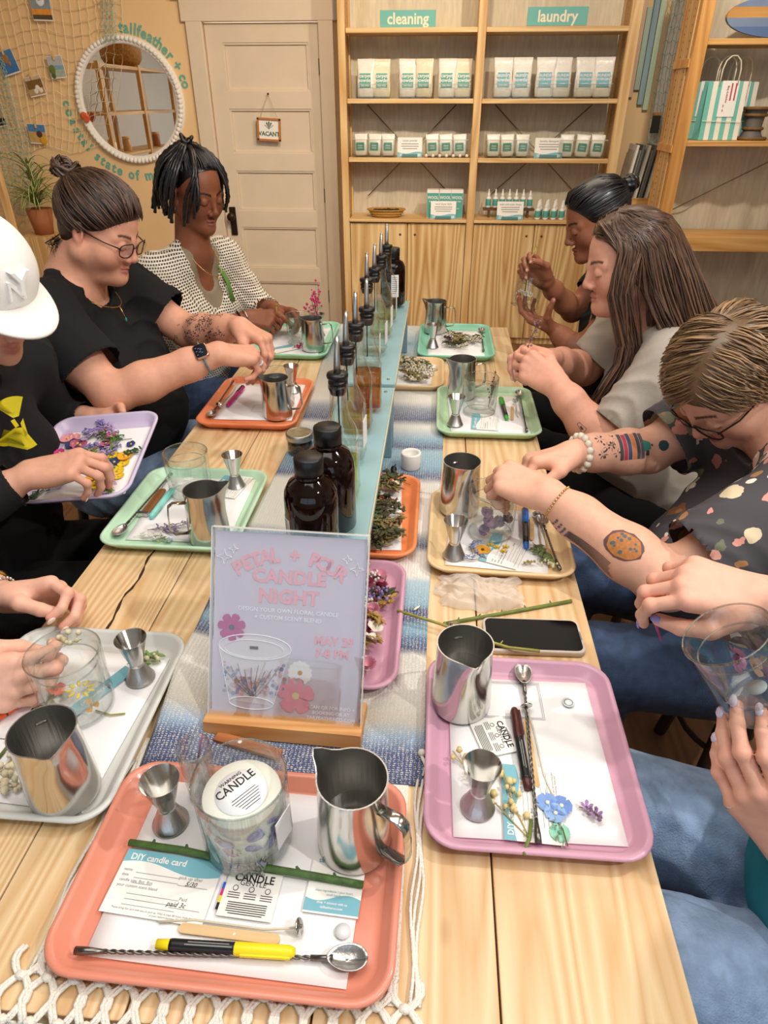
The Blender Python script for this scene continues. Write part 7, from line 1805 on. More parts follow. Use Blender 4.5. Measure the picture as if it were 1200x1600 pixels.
# the lavender tray it holds
tq = make_tray(.305, .255, '#cdbfdc', 'tray_lavender'); LV = tq.build('serving_tray')
ax = unit(V(.081, -.975, -.206)); az = unit(V(-.076, -.213, .974)); ax = unit(ax - az * (ax @ az)); ay = np.cross(az, ax)
LM = Matrix.Identity(4)
for i in range(3):
    for j, a_ in enumerate((ax, ay, az)): LM[i][j] = a_[i]
LM.translation = Vector((-.757, 1.278, .827)); LV.matrix_world = LM; LV.location = LM.translation; LV.rotation_euler = LM.to_euler()
tag(LV, 'lavender serving tray of bright flowers held by the person in the white cap', 'tray')
r = empty('paper_sheet', LM @ Vector((.012, .012, .0048)), rot=LM.to_euler(), label='white paper lining the held lavender tray', cat='paper', group='white tray liner papers')
q = MB(); q.box((0, 0, .0004), (.235, .20, .0006), m_paper); q.build('paper', r)
fcols = ['#e39ab0', '#e8c21e', '#6a8a3a', '#2f3a6a', '#d83a8a', '#b9a0cc', '#e8c21e', '#f0a0a8', '#3a5a3a', '#8f80c0', '#e8a21e', '#c2607e']
rl = random.Random(21); n0 = len(COL.objects)
for k in range(60):
    c_ = fcols[k % 12]; t = rl.random()
    if c_ in ('#e8c21e', '#e8a21e'): lx, ly = rl.uniform(-.02, .105), rl.uniform(.005, .085)
    elif c_ in ('#e39ab0', '#f0a0a8', '#d83a8a', '#c2607e'): lx, ly = rl.uniform(-.105, .02), rl.uniform(-.09, .03)
    else: lx, ly = rl.uniform(-.10, .09), rl.uniform(-.07, .08)
    p = LM @ Vector((lx, ly, .0062 + .0005 * (k % 6)))
    nm = {'#e39ab0': 'pink', '#e8c21e': ('yellow', 'golden yellow')[k % 12 == 6], '#6a8a3a': 'leaf green', '#2f3a6a': 'navy blue', '#d83a8a': 'magenta', '#b9a0cc': 'lilac', '#f0a0a8': 'salmon pink', '#3a5a3a': 'dark green fern', '#8f80c0': 'violet', '#e8a21e': 'orange yellow', '#c2607e': 'rose'}[c_]
    where = ('near the hand', 'at the near right', 'at the far left', 'at the far right')[(0 if ly < 0 else 1) + (0 if lx > 0 else 2)]
    lab = '%s pressed %s on the held lavender tray %s' % (nm, ('bloom', 'floret', 'blossom', 'flowerhead', 'flower')[k // 12], where)
    if c_ in ('#6a8a3a', '#3a5a3a', '#b9a0cc', '#8f80c0'): o = sprig(0, 0, 0, rl.uniform(.05, .08), 0, c_, lab, 22, .007, '#6a7a4a', spread=.014, rise=.004, group='flowers on the lavender tray')
    else: o = blossom(0, 0, 0, rl.uniform(.010, .019), 5 if k % 2 else 8, c_, '#d9c26a', lab, w=.9, cup=.25, group='flowers on the lavender tray')
    o.location = p; o.rotation_euler = (LM @ Matrix.Rotation(rl.uniform(0, 6.2), 4, 'Z')).to_euler()
stool(-1.03, 1.26, .45, 'wooden stool under the person in the white cap')

# ================================================================== left side, third: black tee, bun and glasses
P = person('woman in black tee with dark bun and glasses, tattooed arm and smartwatch', (-1.02, 1.83, 0))
base = cc('#e0a488'); f = (1, -.06, 0)
H = Head((-.902, 1.845, 1.228), (.93, -.16, -.44), -.03, 1.0, .013, .004)
pel, che, nec, sL, sR = (-1.04, 1.84, .57), (-1.03, 1.83, .89), (-1.01, 1.835, 1.09), (-1.0, 2.04, 1.035), (-1.015, 1.635, 1.035)
eR, wR, eL, wL = (-.83, 1.565, .868), (-.565, 1.672, .950), (-.77, 2.02, .895), (-.565, 1.885, .957)
hR = Hand(wR, (.80, .52, -.20), (-.25, -.35, .9), -1, CURL_PINCH, 'pinch', 1.04, thick=1.08)
hL = Hand(wL, (.86, -.40, -.25), (-.1, .25, .95), 1, CURL_PINCH, 'pinch', 1.02, thick=1.05)
S = Solid(); torso_solid(S, pel, che, nec, sL, sR, f, 1.22, .05, .07); H.solid(S, nec, .066)
arm_solid(S, sR, eR, wR, 1.22); arm_solid(S, sL, eL, wL, 1.2); hR.solid(S); hL.solid(S)
hb = (H.c - .20, H.c + .17)
aR = (np.minimum(V(eR), V(wR)) - .09, np.maximum(V(eR), V(wR)) + .09); aL = (np.minimum(V(eL), V(wL)) - .09, np.maximum(V(eL), V(wL)) + .09)
body = make_body(S, P, skin_mat('fair'), base, [(hb[0], hb[1], .0032), (*hR.box(), .0026), (*hL.box(), .0028), (*aR, .005), (*aL, .005)], [H], [hR, hL], PALE, .012)
H.eyes(P); hR.nail_mesh(m_nail, P); hL.nail_mesh(m_nail, P)
B = ((pel, che, nec, sL, sR, f), dict(w=1.24, belly=.055, bust=.075))
tee = shirt(P, m_blackc, B, [(sR, eR, None, .70, .098, .094, 0), (sL, eL, None, .70, .095, .090, 0)], add=.014, neckcut=[(V(nec) + V(.035, 0, .0), V(nec) + V(.10, 0, .14), .080, .095)], hem=.50, wob=folds(.010, (.5, .2, .8), 7), name='tee_shirt')
legs = ((-1.02, 1.94, .50), (-1.02, 1.73, .50)), ((-.56, 1.93, .57), (-.57, 1.72, .57)), ((-.60, 1.93, .11), (-.62, 1.72, .11))
trousers(P, m_denim2, pel, *legs, r=(.105, .078, .07, .055), w=1.2); shoes(P, legs[2], (1, 0, 0), m_shoe)
hm = hair_mat('hair_dark_brown', '#1c120c', '#5a4030')
cut3 = [((.098, 0, -.040), (.074, .13, .100))]
hair_cap(H, P, hm, .006, cut3)
pts = []; rr = np.random.RandomState(3); bun = (-.104, .0, .078)
for k in range(620):
    th = rr.uniform(-2.5, 2.5) if k % 3 else rr.uniform(-1.2, 1.2); a = abs(th)
    z0 = .080 - .055 * min(1, a / 1.1) ** 1.5 if a < 1.15 else .02 - .075 * min(1, (a - 1.15) / .8)
    p0 = (-.012 + .10 * math.cos(th), .08 * math.sin(th), z0 + rr.uniform(-.010, .045)); pts.append(scalp_path(H, p0, (bun[0] + .005, rr.uniform(-.015, .015), bun[2] + rr.uniform(-.014, .012)), 6, .011 + rr.uniform(0, .005), .05))
locks(pts, 'hair', hm, P, .0027, 10, wave=.002, seed=5, root=.1)
pts = []
for k in range(60):
    a0 = rr.uniform(0, 6.28); R_ = .032 * rr.uniform(.6, 1.1); tl = rr.uniform(-.8, .8); pts.append([H.w(bun[0] - .020 + R_ * math.cos(a0 + t) * math.cos(tl), R_ * math.sin(a0 + t), bun[2] + .016 + R_ * math.cos(a0 + t) * math.sin(tl) + .010 * math.sin(t * 2 + k)) for t in np.linspace(0, 3.6, 6)])
locks(pts, 'hair_bun', hm, P, .0055, 12, wave=.002, seed=6)
pts = [[H.w(-.075 + .01 * rr.normal(), -.03 + .03 * rr.normal(), -.055), H.w(-.082, -.03 + .03 * rr.normal(), -.075), H.w(-.078 + .012 * rr.normal(), -.03 + .035 * rr.normal(), -.092)] for k in range(30)]
locks(pts, 'nape_curls', hm, P, .0016, 8, wave=.008, seed=8)
glasses(H, P, m_blackmetal, m_lens, .0245, .0185)
bh = bvh_of(body)
# watch, rings, necklace, tattoo
ca = V(wR) * .86 + V(eR) * .14; axis = unit(V(wR) - V(eR))
ring_band(ca, axis, .0365, mat('watch_strap', '#5f8a92', .6), P, 'watch_strap', .011, 28, .22)
upw = unit(V(-.1, -.75, .65)); upw = unit(upw - axis * (upw @ axis)); sw = np.cross(axis, upw); WM = Matrix.Identity(4)
for i in range(3):
    for j, a_ in enumerate((axis, sw, upw)): WM[i][j] = a_[i]
    WM[i][3] = (ca + upw * .039)[i]
q = MB(); q.loft([[(x, y, z) for x, y in rrect(w_, h_, .009, 5)] for w_, h_, z in ((.034, .038, -.004), (.0375, .0415, 0), (.0375, .0415, .004), (.034, .038, .0065))], mat('rose_gold', '#d9a890', .25, metal=1), WM, True, True); wt = attach(q, 'smartwatch', P)
q = MB(); q.prism(rrect(.032, .036, .008, 5), .0064, .0072, mat('watch_face', '#0a0c18', .1), WM); attach2(q, 'screen', wt)
q = MB()
for k in range(7): q.box((-.010 + .003 * (k % 3) * 2.2, -.010 + .0033 * k, .0074), (.004, .0012, .0002), mat('watch_lights', '#7f88b8', .4), WM)
attach2(q, 'dial_marks', wt)
for i, (m, nm) in enumerate(((mat('pale_blue_ring', '#b9d3e6', .35), 'blue_ring'), (m_gold, 'gold_ring'))):
    pts_, r_ = hR.chains[(2, 0)[i]]; ring_band(hR.w(pts_[1] * .5 + pts_[2] * .5), hR.R @ unit(pts_[2] - pts_[1]), .0115, m, P, nm, .0028, 20, .6)
q = MB(); N0 = V(nec)
nk = [N0 + V(.02 + .098 * math.sin(t) * 1.0, .085 * math.cos(t), -.005 - .062 * math.sin(t)) for t in np.linspace(-.15, PI + .15, 25)]
q.tube([tuple(p) for p in nk], .0013, m_gold, 5); nc = attach(q, 'necklace', P)
q = MB(); pe = nk[12]; q.tube([tuple(pe), tuple(pe + V(.012, -.004, -.030))], .0018, m_gold, 5); q.sphere(tuple(pe + V(.014, -.005, -.036)), (.003, .003, .007), mat('teal_stone', '#3f8f8f', .2), 8); attach2(q, 'pendant', nc)
m_tat = mat('tattoo_ink', '#4a4346', .55)
def scribble(seed, n, w, h, k=2):
    rr = random.Random(seed); out = []
    for _ in range(n):
        x, y = rr.uniform(-w, w), rr.uniform(-h, h); a = rr.uniform(0, 6.3); r1 = rr.uniform(.005, .011); th = rr.uniform(.0007, .0013)
        for s_ in range(rr.choice((3, 5, 6))):
            b = a + s_ * 1.05; p0 = (x + .3 * r1 * math.cos(b), y + .3 * r1 * math.sin(b)); pm_ = (x + r1 * .75 * math.cos(b - .3), y + r1 * .75 * math.sin(b - .3)); p1 = (x + r1 * math.cos(b), y + r1 * math.sin(b)); pn = (x + r1 * .75 * math.cos(b + .3), y + r1 * .75 * math.sin(b + .3))
            out.append(([p0, pm_, p1, pn], m_tat)) if s_ % 2 else out.append(([p0, (p0[0] + th, p0[1] + th), (p1[0] + th, p1[1] + th), p1], m_tat))
    return out
decal(bh, None, V(eL) * .45 + V(wL) * .55 + V(0, -.02, .02), (.3, -.80, .50), unit(V(wL) - V(eL)), scribble(3, 54, .036, .08), P, 'tattoo')
decal(bh, None, V(eL) * .8 + V(wL) * .2 + V(0, -.03, .02), (.3, -.80, .50), unit(V(wL) - V(eL)), scribble(5, 40, .038, .06), P, 'tattoo')
stool(-1.04, 1.84, .45, 'wooden stool under the woman in the black tee with the bun')

# ================================================================== left side, fourth: white crochet sweater
P = person('woman with black braids in a white crochet sweater at the far left', (-.93, 2.47, 0))
base = cc('#8a5238'); f = (.91, -.40, 0)
H = Head((-.835, 2.44, 1.255), (.80, -.50, -.28), 0, 1.0, .004)
pel, che, nec, sL, sR = (-.98, 2.50, .57), (-.94, 2.48, .88), (-.875, 2.455, 1.065), (-.83, 2.625, .995), (-.965, 2.31, .995)
eR, wR, eL, wL = (-.85, 2.26, .79), (-.685, 2.365, .845), (-.70, 2.64, .79), (-.61, 2.50, .845)
hR = Hand(wR, (.95, .18, -.05), (-.1, -.65, .75), -1, CURL_PINCH, 'pinch', 1.0)
hL = Hand(wL, (.93, -.30, -.05), (-.05, .5, .85), 1, CURL_PINCH, 'pinch', .98)
S = Solid(); torso_solid(S, pel, che, nec, sL, sR, f, .98, .0, .055); H.solid(S, nec, .052)
arm_solid(S, sR, eR, wR); arm_solid(S, sL, eL, wL); hR.solid(S); hL.solid(S)
body = make_body(S, P, skin_mat('deep', .42), base, [(H.c - .17, H.c + .17, .0032), (V(nec) - .17, V(nec) + .12, .006), (*hR.box(), .0030), (*hL.box(), .0032)], [H], [hR, hL], BROWN, .011)
H.eyes(P, '#2a1a12'); hR.nail_mesh(mat('deep_nail', '#c99a86', .3), P)
B = ((pel, che, nec, sL, sR, f), dict(w=.99, belly=.005, bust=.06))
vn = V(nec) + V(.91, -.40, 0) * .05
tank = shirt(P, mat('taupe_tank', '#8f8069', .8), B, [], add=.006, neckcut=[(vn + V(.02, 0, -.10), vn + V(.06, -.02, .2), .048, .12), (vn + V(.05, -.02, -.15), vn + V(.05, -.02, .0), .035, .07)], hem=.52, name='tank_top', h=.007)
# crochet: open lattice over the tank
def crochet_mat():
    m = bpy.data.materials.new('white_crochet'); m.use_nodes = True; N, L = m.node_tree.nodes, m.node_tree.links; b = N['Principled BSDF']
    b.inputs['Base Color'].default_value = (*rgb('#efe8d8'), 1); b.inputs['Roughness'].default_value = .9
    t = N.new('ShaderNodeTexCoord'); mp = N.new('ShaderNodeMapping'); mp.inputs['Rotation'].default_value = (0, 0, .42); L.new(t.outputs['Object'], mp.inputs[0])
    sx = N.new('ShaderNodeSeparateXYZ'); L.new(mp.outputs[0], sx.inputs[0])
    ad = N.new('ShaderNodeMath'); ad.operation = 'ADD'; L.new(sx.outputs['X'], ad.inputs[0]); L.new(sx.outputs['Y'], ad.inputs[1])
    cb = N.new('ShaderNodeCombineXYZ'); L.new(ad.outputs[0], cb.inputs[0]); L.new(sx.outputs['Z'], cb.inputs[1])
    br = N.new('ShaderNodeTexBrick'); br.inputs['Scale'].default_value = 1.0; br.inputs['Brick Width'].default_value = .0125; br.inputs['Row Height'].default_value = .0095; br.inputs['Mortar Size'].default_value = .0026; br.inputs['Mortar Smooth'].default_value = .35; br.offset = .5
    L.new(cb.outputs[0], br.inputs['Vector'])
    tr = N.new('ShaderNodeBsdfTransparent'); mx = N.new('ShaderNodeMixShader'); th = N.new('ShaderNodeMapRange'); th.inputs['From Min'].default_value = .35; th.inputs['From Max'].default_value = .55; L.new(br.outputs['Fac'], th.inputs['Value'])
    L.new(th.outputs[0], mx.inputs[0]); L.new(tr.outputs[0], mx.inputs[1]); L.new(b.outputs[0], mx.inputs[2]); L.new(mx.outputs[0], N['Material Output'].inputs['Surface'])
    bp = N.new('ShaderNodeBump'); bp.inputs['Strength'].default_value = .8; bp.inputs['Distance'].default_value = .003; L.new(br.outputs['Fac'], bp.inputs['Height']); L.new(bp.outputs[0], b.inputs['Normal'])
    return m
sweater = shirt(P, crochet_mat(), B, [(sR, eR, wR, .62, .075, .066, .052), (sL, eL, wL, .62, .075, .066, .052)], add=.018, neckcut=[(vn + V(.02, 0, -.13), vn + V(.06, -.02, .2), .062, .17), (vn + V(.05, -.02, -.17), vn + V(.05, -.02, .0), .045, .09)], hem=.52, wob=folds(.008, (.3, .6, .7), 9), name='crochet_sweater')
bt = bvh_of(sweater)
q = MB()
for s_, r_ in ((0, .105),):
    pass
strap = MB(); p0 = V(nec) + V(.04, .075, .0); strap.tube([tuple(V(nec) + V(.015, .075, .012)), tuple(V(nec) + V(.055, .065, -.045)), tuple(V(nec) + V(.095, .05, -.12)), tuple(V(nec) + V(.115, .03, -.19))], .010, mat('green_strap', '#5f8a3a', .7), 8, flat=.2, normal=(.7, -.4, .5)); attach(strap, 'green_strap', P)
legs = ((-.95, 2.60, .50), (-.97, 2.40, .50)), ((-.55, 2.52, .56), (-.56, 2.34, .56)), ((-.58, 2.52, .11), (-.60, 2.34, .11))
trousers(P, m_denim, pel, *legs); shoes(P, legs[2], (1, -.2, 0), m_shoe)
hk = hair_mat('hair_black', '#08070a', '#1d1a1c', .32)
hair_cap(H, P, hk, .001, [((.104, 0, -.028), (.104, .14, .116))])
pts = []; rr = np.random.RandomState(12); knot = (-.052, 0, .135)
for k in range(70):
    th = rr.uniform(1.2, 5.05); a = th if th < PI else th - 2 * PI
    out_ = .022 + rr.uniform(0, .016); ln = rr.uniform(-.095, -.045) if abs(a) > 1.3 else rr.uniform(-.085, -.02)
    d_ = V(math.cos(a), math.sin(a) * .9, 0)
    pts.append([H.w(*knot), H.w(*(V(-.03, 0, .125) + d_ * .045)), H.w(*(V(-.02, 0, .075) + d_ * (.088 + out_ * .5))), H.w(*(V(-.018, 0, .01) + d_ * (.094 + out_))), H.w(*(V(-.018, 0, ln) + d_ * (.086 + out_ * 1.1) + rr.normal(size=3) * .008))])
for (y, x, zl) in ((.052, .082, -.035), (.062, .07, -.055), (-.060, .072, -.05), (-.068, .060, -.07), (-.072, .045, -.085), (.070, .055, -.02), (-.055, .080, -.03)): pts.append([H.w(*knot), H.w(.02, y * .5, .125), H.w(.066, y * .95, .075), H.w(x + .012, y * 1.18, .01), H.w(x + .008, y * 1.22, zl)])
locks(pts, 'braids', hk, P, .0068, 26, 6, 3, .75, .95, .004, .16)
pts = []
for k in range(90):
    th = rr.uniform(-1.5, 1.5); p0 = (-.012 + .10 * math.cos(th), .08 * math.sin(th), .103 - .05 * min(1, abs(th) / 1.3) ** 2 + rr.uniform(0, .02)); pts.append(scalp_path(H, p0, (knot[0], 0, knot[2] - .02), 6, .009, .03))
locks(pts, 'pulled_hair', hk, P, .0030, 10, seed=9, root=.1)
q = MB(); q.tube([tuple(H.w(knot[0] + .018 * math.cos(t), .018 * math.sin(t), knot[2] + .012 + .008 * math.sin(2 * t))) for t in np.linspace(0, 2 * PI, 17)], .006, MATS['hair_black'], 6); attach(q, 'top_knot_band', P)
q = MB()
for y in (-1, 1):
    q.tube([tuple(H.w(-.006, y * .084, -.048 + .008 * 0) + H.d(.0085 * math.cos(t), 0, .0085 * math.sin(t))) for t in np.linspace(0, 2 * PI, 17)], .0022, m_silver, 6)
attach(q, 'earrings', P)
q = MB(); N0 = V(nec); nk = [N0 + V(.91, -.4, 0) * (.03 + .070 * math.sin(t)) + V(.4, .91, 0) * .062 * math.cos(t) + V(0, 0, .0 - .085 * math.sin(t)) for t in np.linspace(-.1, PI + .1, 25)]
q.tube([tuple(p) for p in nk], .0011, m_gold, 5); q.tube([tuple(nk[12] + V(.006 * math.cos(t), .0, -.008 + .006 * math.sin(t))) for t in np.linspace(0, 2 * PI, 13)], .0014, m_gold, 5); attach(q, 'necklace', P)
ca = V(wR) * .90 + V(eR) * .10; ax_ = unit(V(wR) - V(eR)); ring_band(ca, ax_, .031, m_black, P, 'black_watch_band', .009, 24, .3); ring_band(ca + ax_ * .022, ax_, .032, m_silver, P, 'silver_bangle', .002)
stool(-.98, 2.50, .45, 'wooden stool under the woman in the crochet sweater')
r = empty('plant_stem', tuple(hR.w((.11, .02, -.03))), label='thin dry stem held upright by the woman in the crochet sweater', cat='stem'); q = MB(); q.tube([(0, 0, -.04), (0, .002, .0), (.002, 0, .05)], .0018, m_stem2, 5); q.build('stalk', r); q = MB(); q.sphere((.002, 0, .052), (.003, .003, .006), m_stem2, 6); q.build('bud', r)

# ================================================================== left front: only the hands show
P = person('person at the front left edge, two pale hands holding a cream sprig over the glass', (-.95, .70, 0))
base = cc('#e9b49c'); f = (1, 0, 0)
H = Head((-.95, .70, 1.28), (.93, 0, -.3), 0, 1.0)
pel, che, nec, sL, sR = (-1.06, .72, .56), (-1.03, .71, .90), (-1.0, .70, 1.10), (-1.0, .90, 1.04), (-1.0, .51, 1.04)
eR, wR, eL, wL = (-.86, .50, .86), (-.668, .607, .825), (-.92, .90, .82), (-.715, .835, .795)
hL = Hand(wL, (.97, .12, .12), (-.12, .88, .42), 1, [(38, 62, 40), (36, 60, 42), (38, 58, 40), (40, 55, 38)], [(.018, .022, -.012), (.050, .034, -.034), (.082, .026, -.046), (.106, .014, -.050)], 1.02)
hR = Hand(wR, (.98, .22, -.08), (-.10, -.85, .42), -1, [(35, 52, 30), (36, 55, 32), (40, 55, 32), (44, 55, 30)], [(.018, .026, -.010), (.054, .040, -.026), (.084, .036, -.040), (.106, .026, -.052)], 1.05, thick=1.06)
S = Solid(); torso_solid(S, pel, che, nec, sL, sR, f, 1.0); H.solid(S, nec)
arm_solid(S, sR, eR, wR); arm_solid(S, sL, eL, wL); hR.solid(S); hL.solid(S)
body = make_body(S, P, skin_mat('fair'), base, [(H.c - .17, H.c + .17, .005), (*hR.box(.035), .0022), (*hL.box(.04), .0022)], [H], [hR, hL], PALE, .012)
H.eyes(P); hR.nail_mesh(mat('clear_nail', '#f0d2c6', .2), P, .0015); hL.nail_mesh(MATS['clear_nail'], P, .0015)
shirt(P, m_blackc, ((pel, che, nec, sL, sR, f), dict(w=1.0, belly=.01, bust=.06)), [(sR, eR, None, .8, .07, .065, 0), (sL, eL, None, .8, .07, .065, 0)], add=.012, neckcut=[(V(nec) + V(.03, 0, -.01), V(nec) + V(.05, 0, .15), .07, .085)], hem=.5, h=.009)
legs = ((-1.02, .80, .50), (-1.02, .62, .50)), ((-.60, .80, .57), (-.60, .62, .57)), ((-.63, .80, .11), (-.63, .62, .11))
trousers(P, m_blackp, pel, *legs); shoes(P, legs[2], (1, 0, 0), m_shoe); hair_cap(H, P, hm, .008); locks(flow(H, 700, rr, lambda p: (-.5, .8 * math.copysign(1, p[1]), -.9), .12, (.006, .02)), 'hair', hm, P, .0030, 8, root=.2)
ca = V(wL) - unit(V(wL) - V(eL)) * .012; ring_band(ca, unit(V(wL) - V(eL)), .031, m_silver, P, 'bracelet', .0022, 26, beads=.0032); ring_band(ca - unit(V(wL) - V(eL)) * .02, unit(V(wL) - V(eL)), .032, m_gold, P, 'watch_band', .006, 24, .3)
stool(-1.06, .72, .45, 'wooden stool at the front left, outside the picture')
tp = hR.w((.098, .016, -.060)); r = sprig(0, 0, 0, .07, 20, '#e3d6ae', 'cream flower sprig held between the fingers over the grey tray glass', 12, .006, '#a98f6a', berry=True, spread=.016, rise=.018, group='held sprigs'); r.location = tuple(tp)

# ================================================================== right side, far: sleek bun and black top
P = person('woman with sleek black bun in black top filling a glass at the far right', (.64, 2.38, 0))
base = cc('#9a6248'); f = (-1, -.08, 0)
H = Head((.503, 2.355, 1.195), (-.92, -.12, -.40), 0, .98)
pel, che, nec, sL, sR = (.72, 2.40, .56), (.68, 2.39, .86), (.625, 2.375, 1.045), (.64, 2.20, .985), (.63, 2.56, .985)
eL, wL, eR, wR = (.475, 2.195, .805), (.405, 2.255, .858), (.50, 2.50, .86), (.368, 2.365, .995)
hL = Hand(wL, (-.86, .42, .30), (-.35, .05, -.93), 1, [(22, 28, 15), (20, 28, 15), (24, 30, 18), (30, 34, 20)], [(.016, .026, -.012), (.036, .052, -.040), (.040, .062, -.075), (.040, .064, -.102)], .96)
hR = Hand(wR, (-.72, -.10, .68), (-.25, .75, .55), -1, CURL_PINCH, 'pinch', .96)
S = Solid(); torso_solid(S, pel, che, nec, sL, sR, f, .95, 0, .05); H.solid(S, nec, .05)
arm_solid(S, sR, eR, wR, .92); arm_solid(S, sL, eL, wL, .95); hR.solid(S); hL.solid(S)
body = make_body(S, P, skin_mat('deep', .42), base, [(H.c - .16, H.c + .16, .0035), (*hR.box(.05), .0030), (*hL.box(.05), .0030)], [H], [hR, hL], BROWN, .009)
H.eyes(P, '#2a1a12'); hR.nail_mesh(mat('deep_nail', '#c99a86', .3), P); hL.nail_mesh(MATS['deep_nail'], P)
top = shirt(P, m_blackc, ((pel, che, nec, sL, sR, f), dict(w=.97, belly=0, bust=.055)), [(sR, eR, None, .55, .066, .064, 0), (sL, eL, None, .55, .066, .064, 0)], add=.010, neckcut=[(V(nec) + V(-.03, 0, .0), V(nec) + V(-.05, 0, .14), .064, .08)], hem=.5, wob=folds(.006, (.3, .5, .8), 3), name='black_top')
legs = ((.70, 2.49, .50), (.70, 2.29, .50)), ((.25, 2.48, .56), (.25, 2.29, .56)), ((.28, 2.48, .11), (.28, 2.29, .11))
trousers(P, m_blackp, pel, *legs); shoes(P, legs[2], (-1, 0, 0), m_shoe)
hair_cap(H, P, hk, .005, [((.094, 0, -.034), (.070, .13, .100))])
pts = []
for k in range(150):
    th = rr.uniform(-2.3, 2.3); z0 = .082 - .062 * min(1, abs(th) / 1.2) ** 1.4 if abs(th) < 1.2 else .02 - .06 * (abs(th) - 1.2)
    pts.append(scalp_path(H, (-.012 + .10 * math.cos(th), .08 * math.sin(th), z0 + rr.uniform(0, .012)), (-.105, rr.uniform(-.01, .01), .045), 6, .0085, .01))
locks(pts, 'sleek_hair', hk, P, .0030, 10, seed=4, root=.1)
S = Solid(); S.ball(H.w(-.128, 0, .058), .027, .01); P_, F_ = polygonise(lambda p: S.ev(p) + .0025 * np.sin(p @ V(160, 190, 210)) * np.sin(p @ V(-150, 120, 90)), *S.bounds(), .003); mesh_from(P_, F_, 'hair_bun', hk, P, np.full((len(P_), 3), .3))
bt = bvh_of(top); m_gp = mat('green_print', '#6fae84', .6)
def pblob(x, y, r_, n=8): return [(x + r_ * math.cos(2 * PI * k / n), y + r_ * math.sin(2 * PI * k / n)) for k in range(n)]
decal(bt, None, (.60, 2.27, .905), (-.75, -.66, .1), (0, 0, 1), [(pblob(0, .012, .016), m_gp)] + [(pblob(.020 * math.cos(a), -.012 + .020 * math.sin(a), .0085), m_gp) for a in np.linspace(2.6, 6.8, 7)], P, 'chest_print')
q = MB(); q.tube([tuple(V(nec) + V(-.035, .02, -.02)), tuple(V(che) + V(-.135, -.02, .05)), tuple(V(che) + V(-.16, -.08, -.05)), tuple(V(che) + V(-.13, -.15, -.16))], .005, mat('tan_strap', '#9a6a44', .6), 6, flat=.3, normal=(-1, -.3, 0)); attach(q, 'bag_strap', P)
ring_band(V(wL) * .8 + V(eL) * .2, unit(V(wL) - V(eL)), .0265, m_gold, P, 'bracelet', .0016); ring_band(V(wR) * .86 + V(eR) * .14, unit(V(wR) - V(eR)), .026, m_gold, P, 'bracelet', .0013)
stool(.72, 2.40, .45, 'wooden stool under the woman filling a glass at the far right')
gl_ = tumbler((.300, 2.338, .912), 'glass tumbler with white flowers held up by the woman at far right', (math.radians(-6), math.radians(12), 0), .98)
for k in range(7): blossom(.302 + rnd(-.02, .022), 2.325 + rnd(-.012, .012), .958 + rnd(-.008, .012), .012, 6, '#efe6d0', '#d9cba4', 'white dried flower inside the held glass at far right, %s of seven' % ('first', 'second', 'third', 'fourth', 'fifth', 'sixth', 'last')[k], (rnd(.3, 1.3), rnd(-.6, .6)), cup=.6, group='white flowers in the held glass')
tp = hR.w((.112, .020, -.052)); r = empty('plant_stem', tuple(tp), label='yellowish stem lowered into the held glass at far right', cat='stem'); q = MB(); q.tube([tuple(V(.020, 0, .045)), (0, 0, 0), tuple(V(.300, 2.335, .965) - tp)], .0022, m_stem2, 6); q.build('stalk', r); q = MB(); q.sphere((.021, 0, .047), (.003, .003, .005), m_stem2, 6); q.build('tip', r)

# ================================================================== right side, third: long brown hair, grey tee
P = person('woman with long brown hair in a washed grey tee holding a dried sprig', (.68, 1.84, 0))
base = cc('#e2a68c'); f = (-1, -.03, 0)
H = Head((.488, 1.845, 1.168), (-.965, -.12, -.26), 0, 1.02, .008, .003)
pel, che, nec, sL, sR = (.76, 1.86, .51), (.70, 1.85, .81), (.61, 1.85, 1.0), (.600, 1.64, .95), (.590, 2.06, .95)
eL, wL, eR, wR = (.445, 1.585, .765), (.322, 1.685, .885), (.47, 2.04, .80), (.335, 1.86, .895)
hL = Hand(wL, (-.82, .42, .40), (-.30, -.78, .55), 1, [(48, 50, 25), (52, 56, 30), (56, 60, 32), (60, 60, 32)], 'pinch', 1.03, thick=1.08)
hR = Hand(wR, (-.92, -.26, .30), (.0, .55, .80), -1, [(40, 42, 22), (46, 48, 28), (52, 52, 30), (55, 52, 30)], 'pinch', 1.02, thick=1.05)
S = Solid(); torso_solid(S, pel, che, nec, sL, sR, f, 1.18, .06, .065); H.solid(S, nec, .060)
arm_solid(S, sR, eR, wR, 1.15); arm_solid(S, sL, eL, wL, 1.2); hR.solid(S); hL.solid(S)
aL = (np.minimum(V(eL), V(wL)) - .09, np.maximum(V(eL), V(wL)) + .09)
body = make_body(S, P, skin_mat('fair'), base, [(H.c - .18, H.c + .16, .0032), (*hR.box(.04), .0027), (*hL.box(.04), .0025), (*aL, .005)], [H], [hR, hL], PALE2, .010)
H.eyes(P); hR.nail_mesh(m_nail, P); hL.nail_mesh(m_nail, P)
tee = shirt(P, m_greyt, ((pel, che, nec, sL, sR, f), dict(w=1.2, belly=.065, bust=.07)), [(sR, eR, None, .78, .084, .074, 0), (sL, eL, None, .80, .088, .078, 0)], add=.014, neckcut=[(V(nec) + V(-.04, 0, .0), V(nec) + V(-.06, 0, .14), .074, .09)], hem=.44, wob=folds(.011, (.4, .4, .8), 11), name='tee_shirt')
bt = bvh_of(tee); m_rp = mat('red_print', '#e0604a', .7)
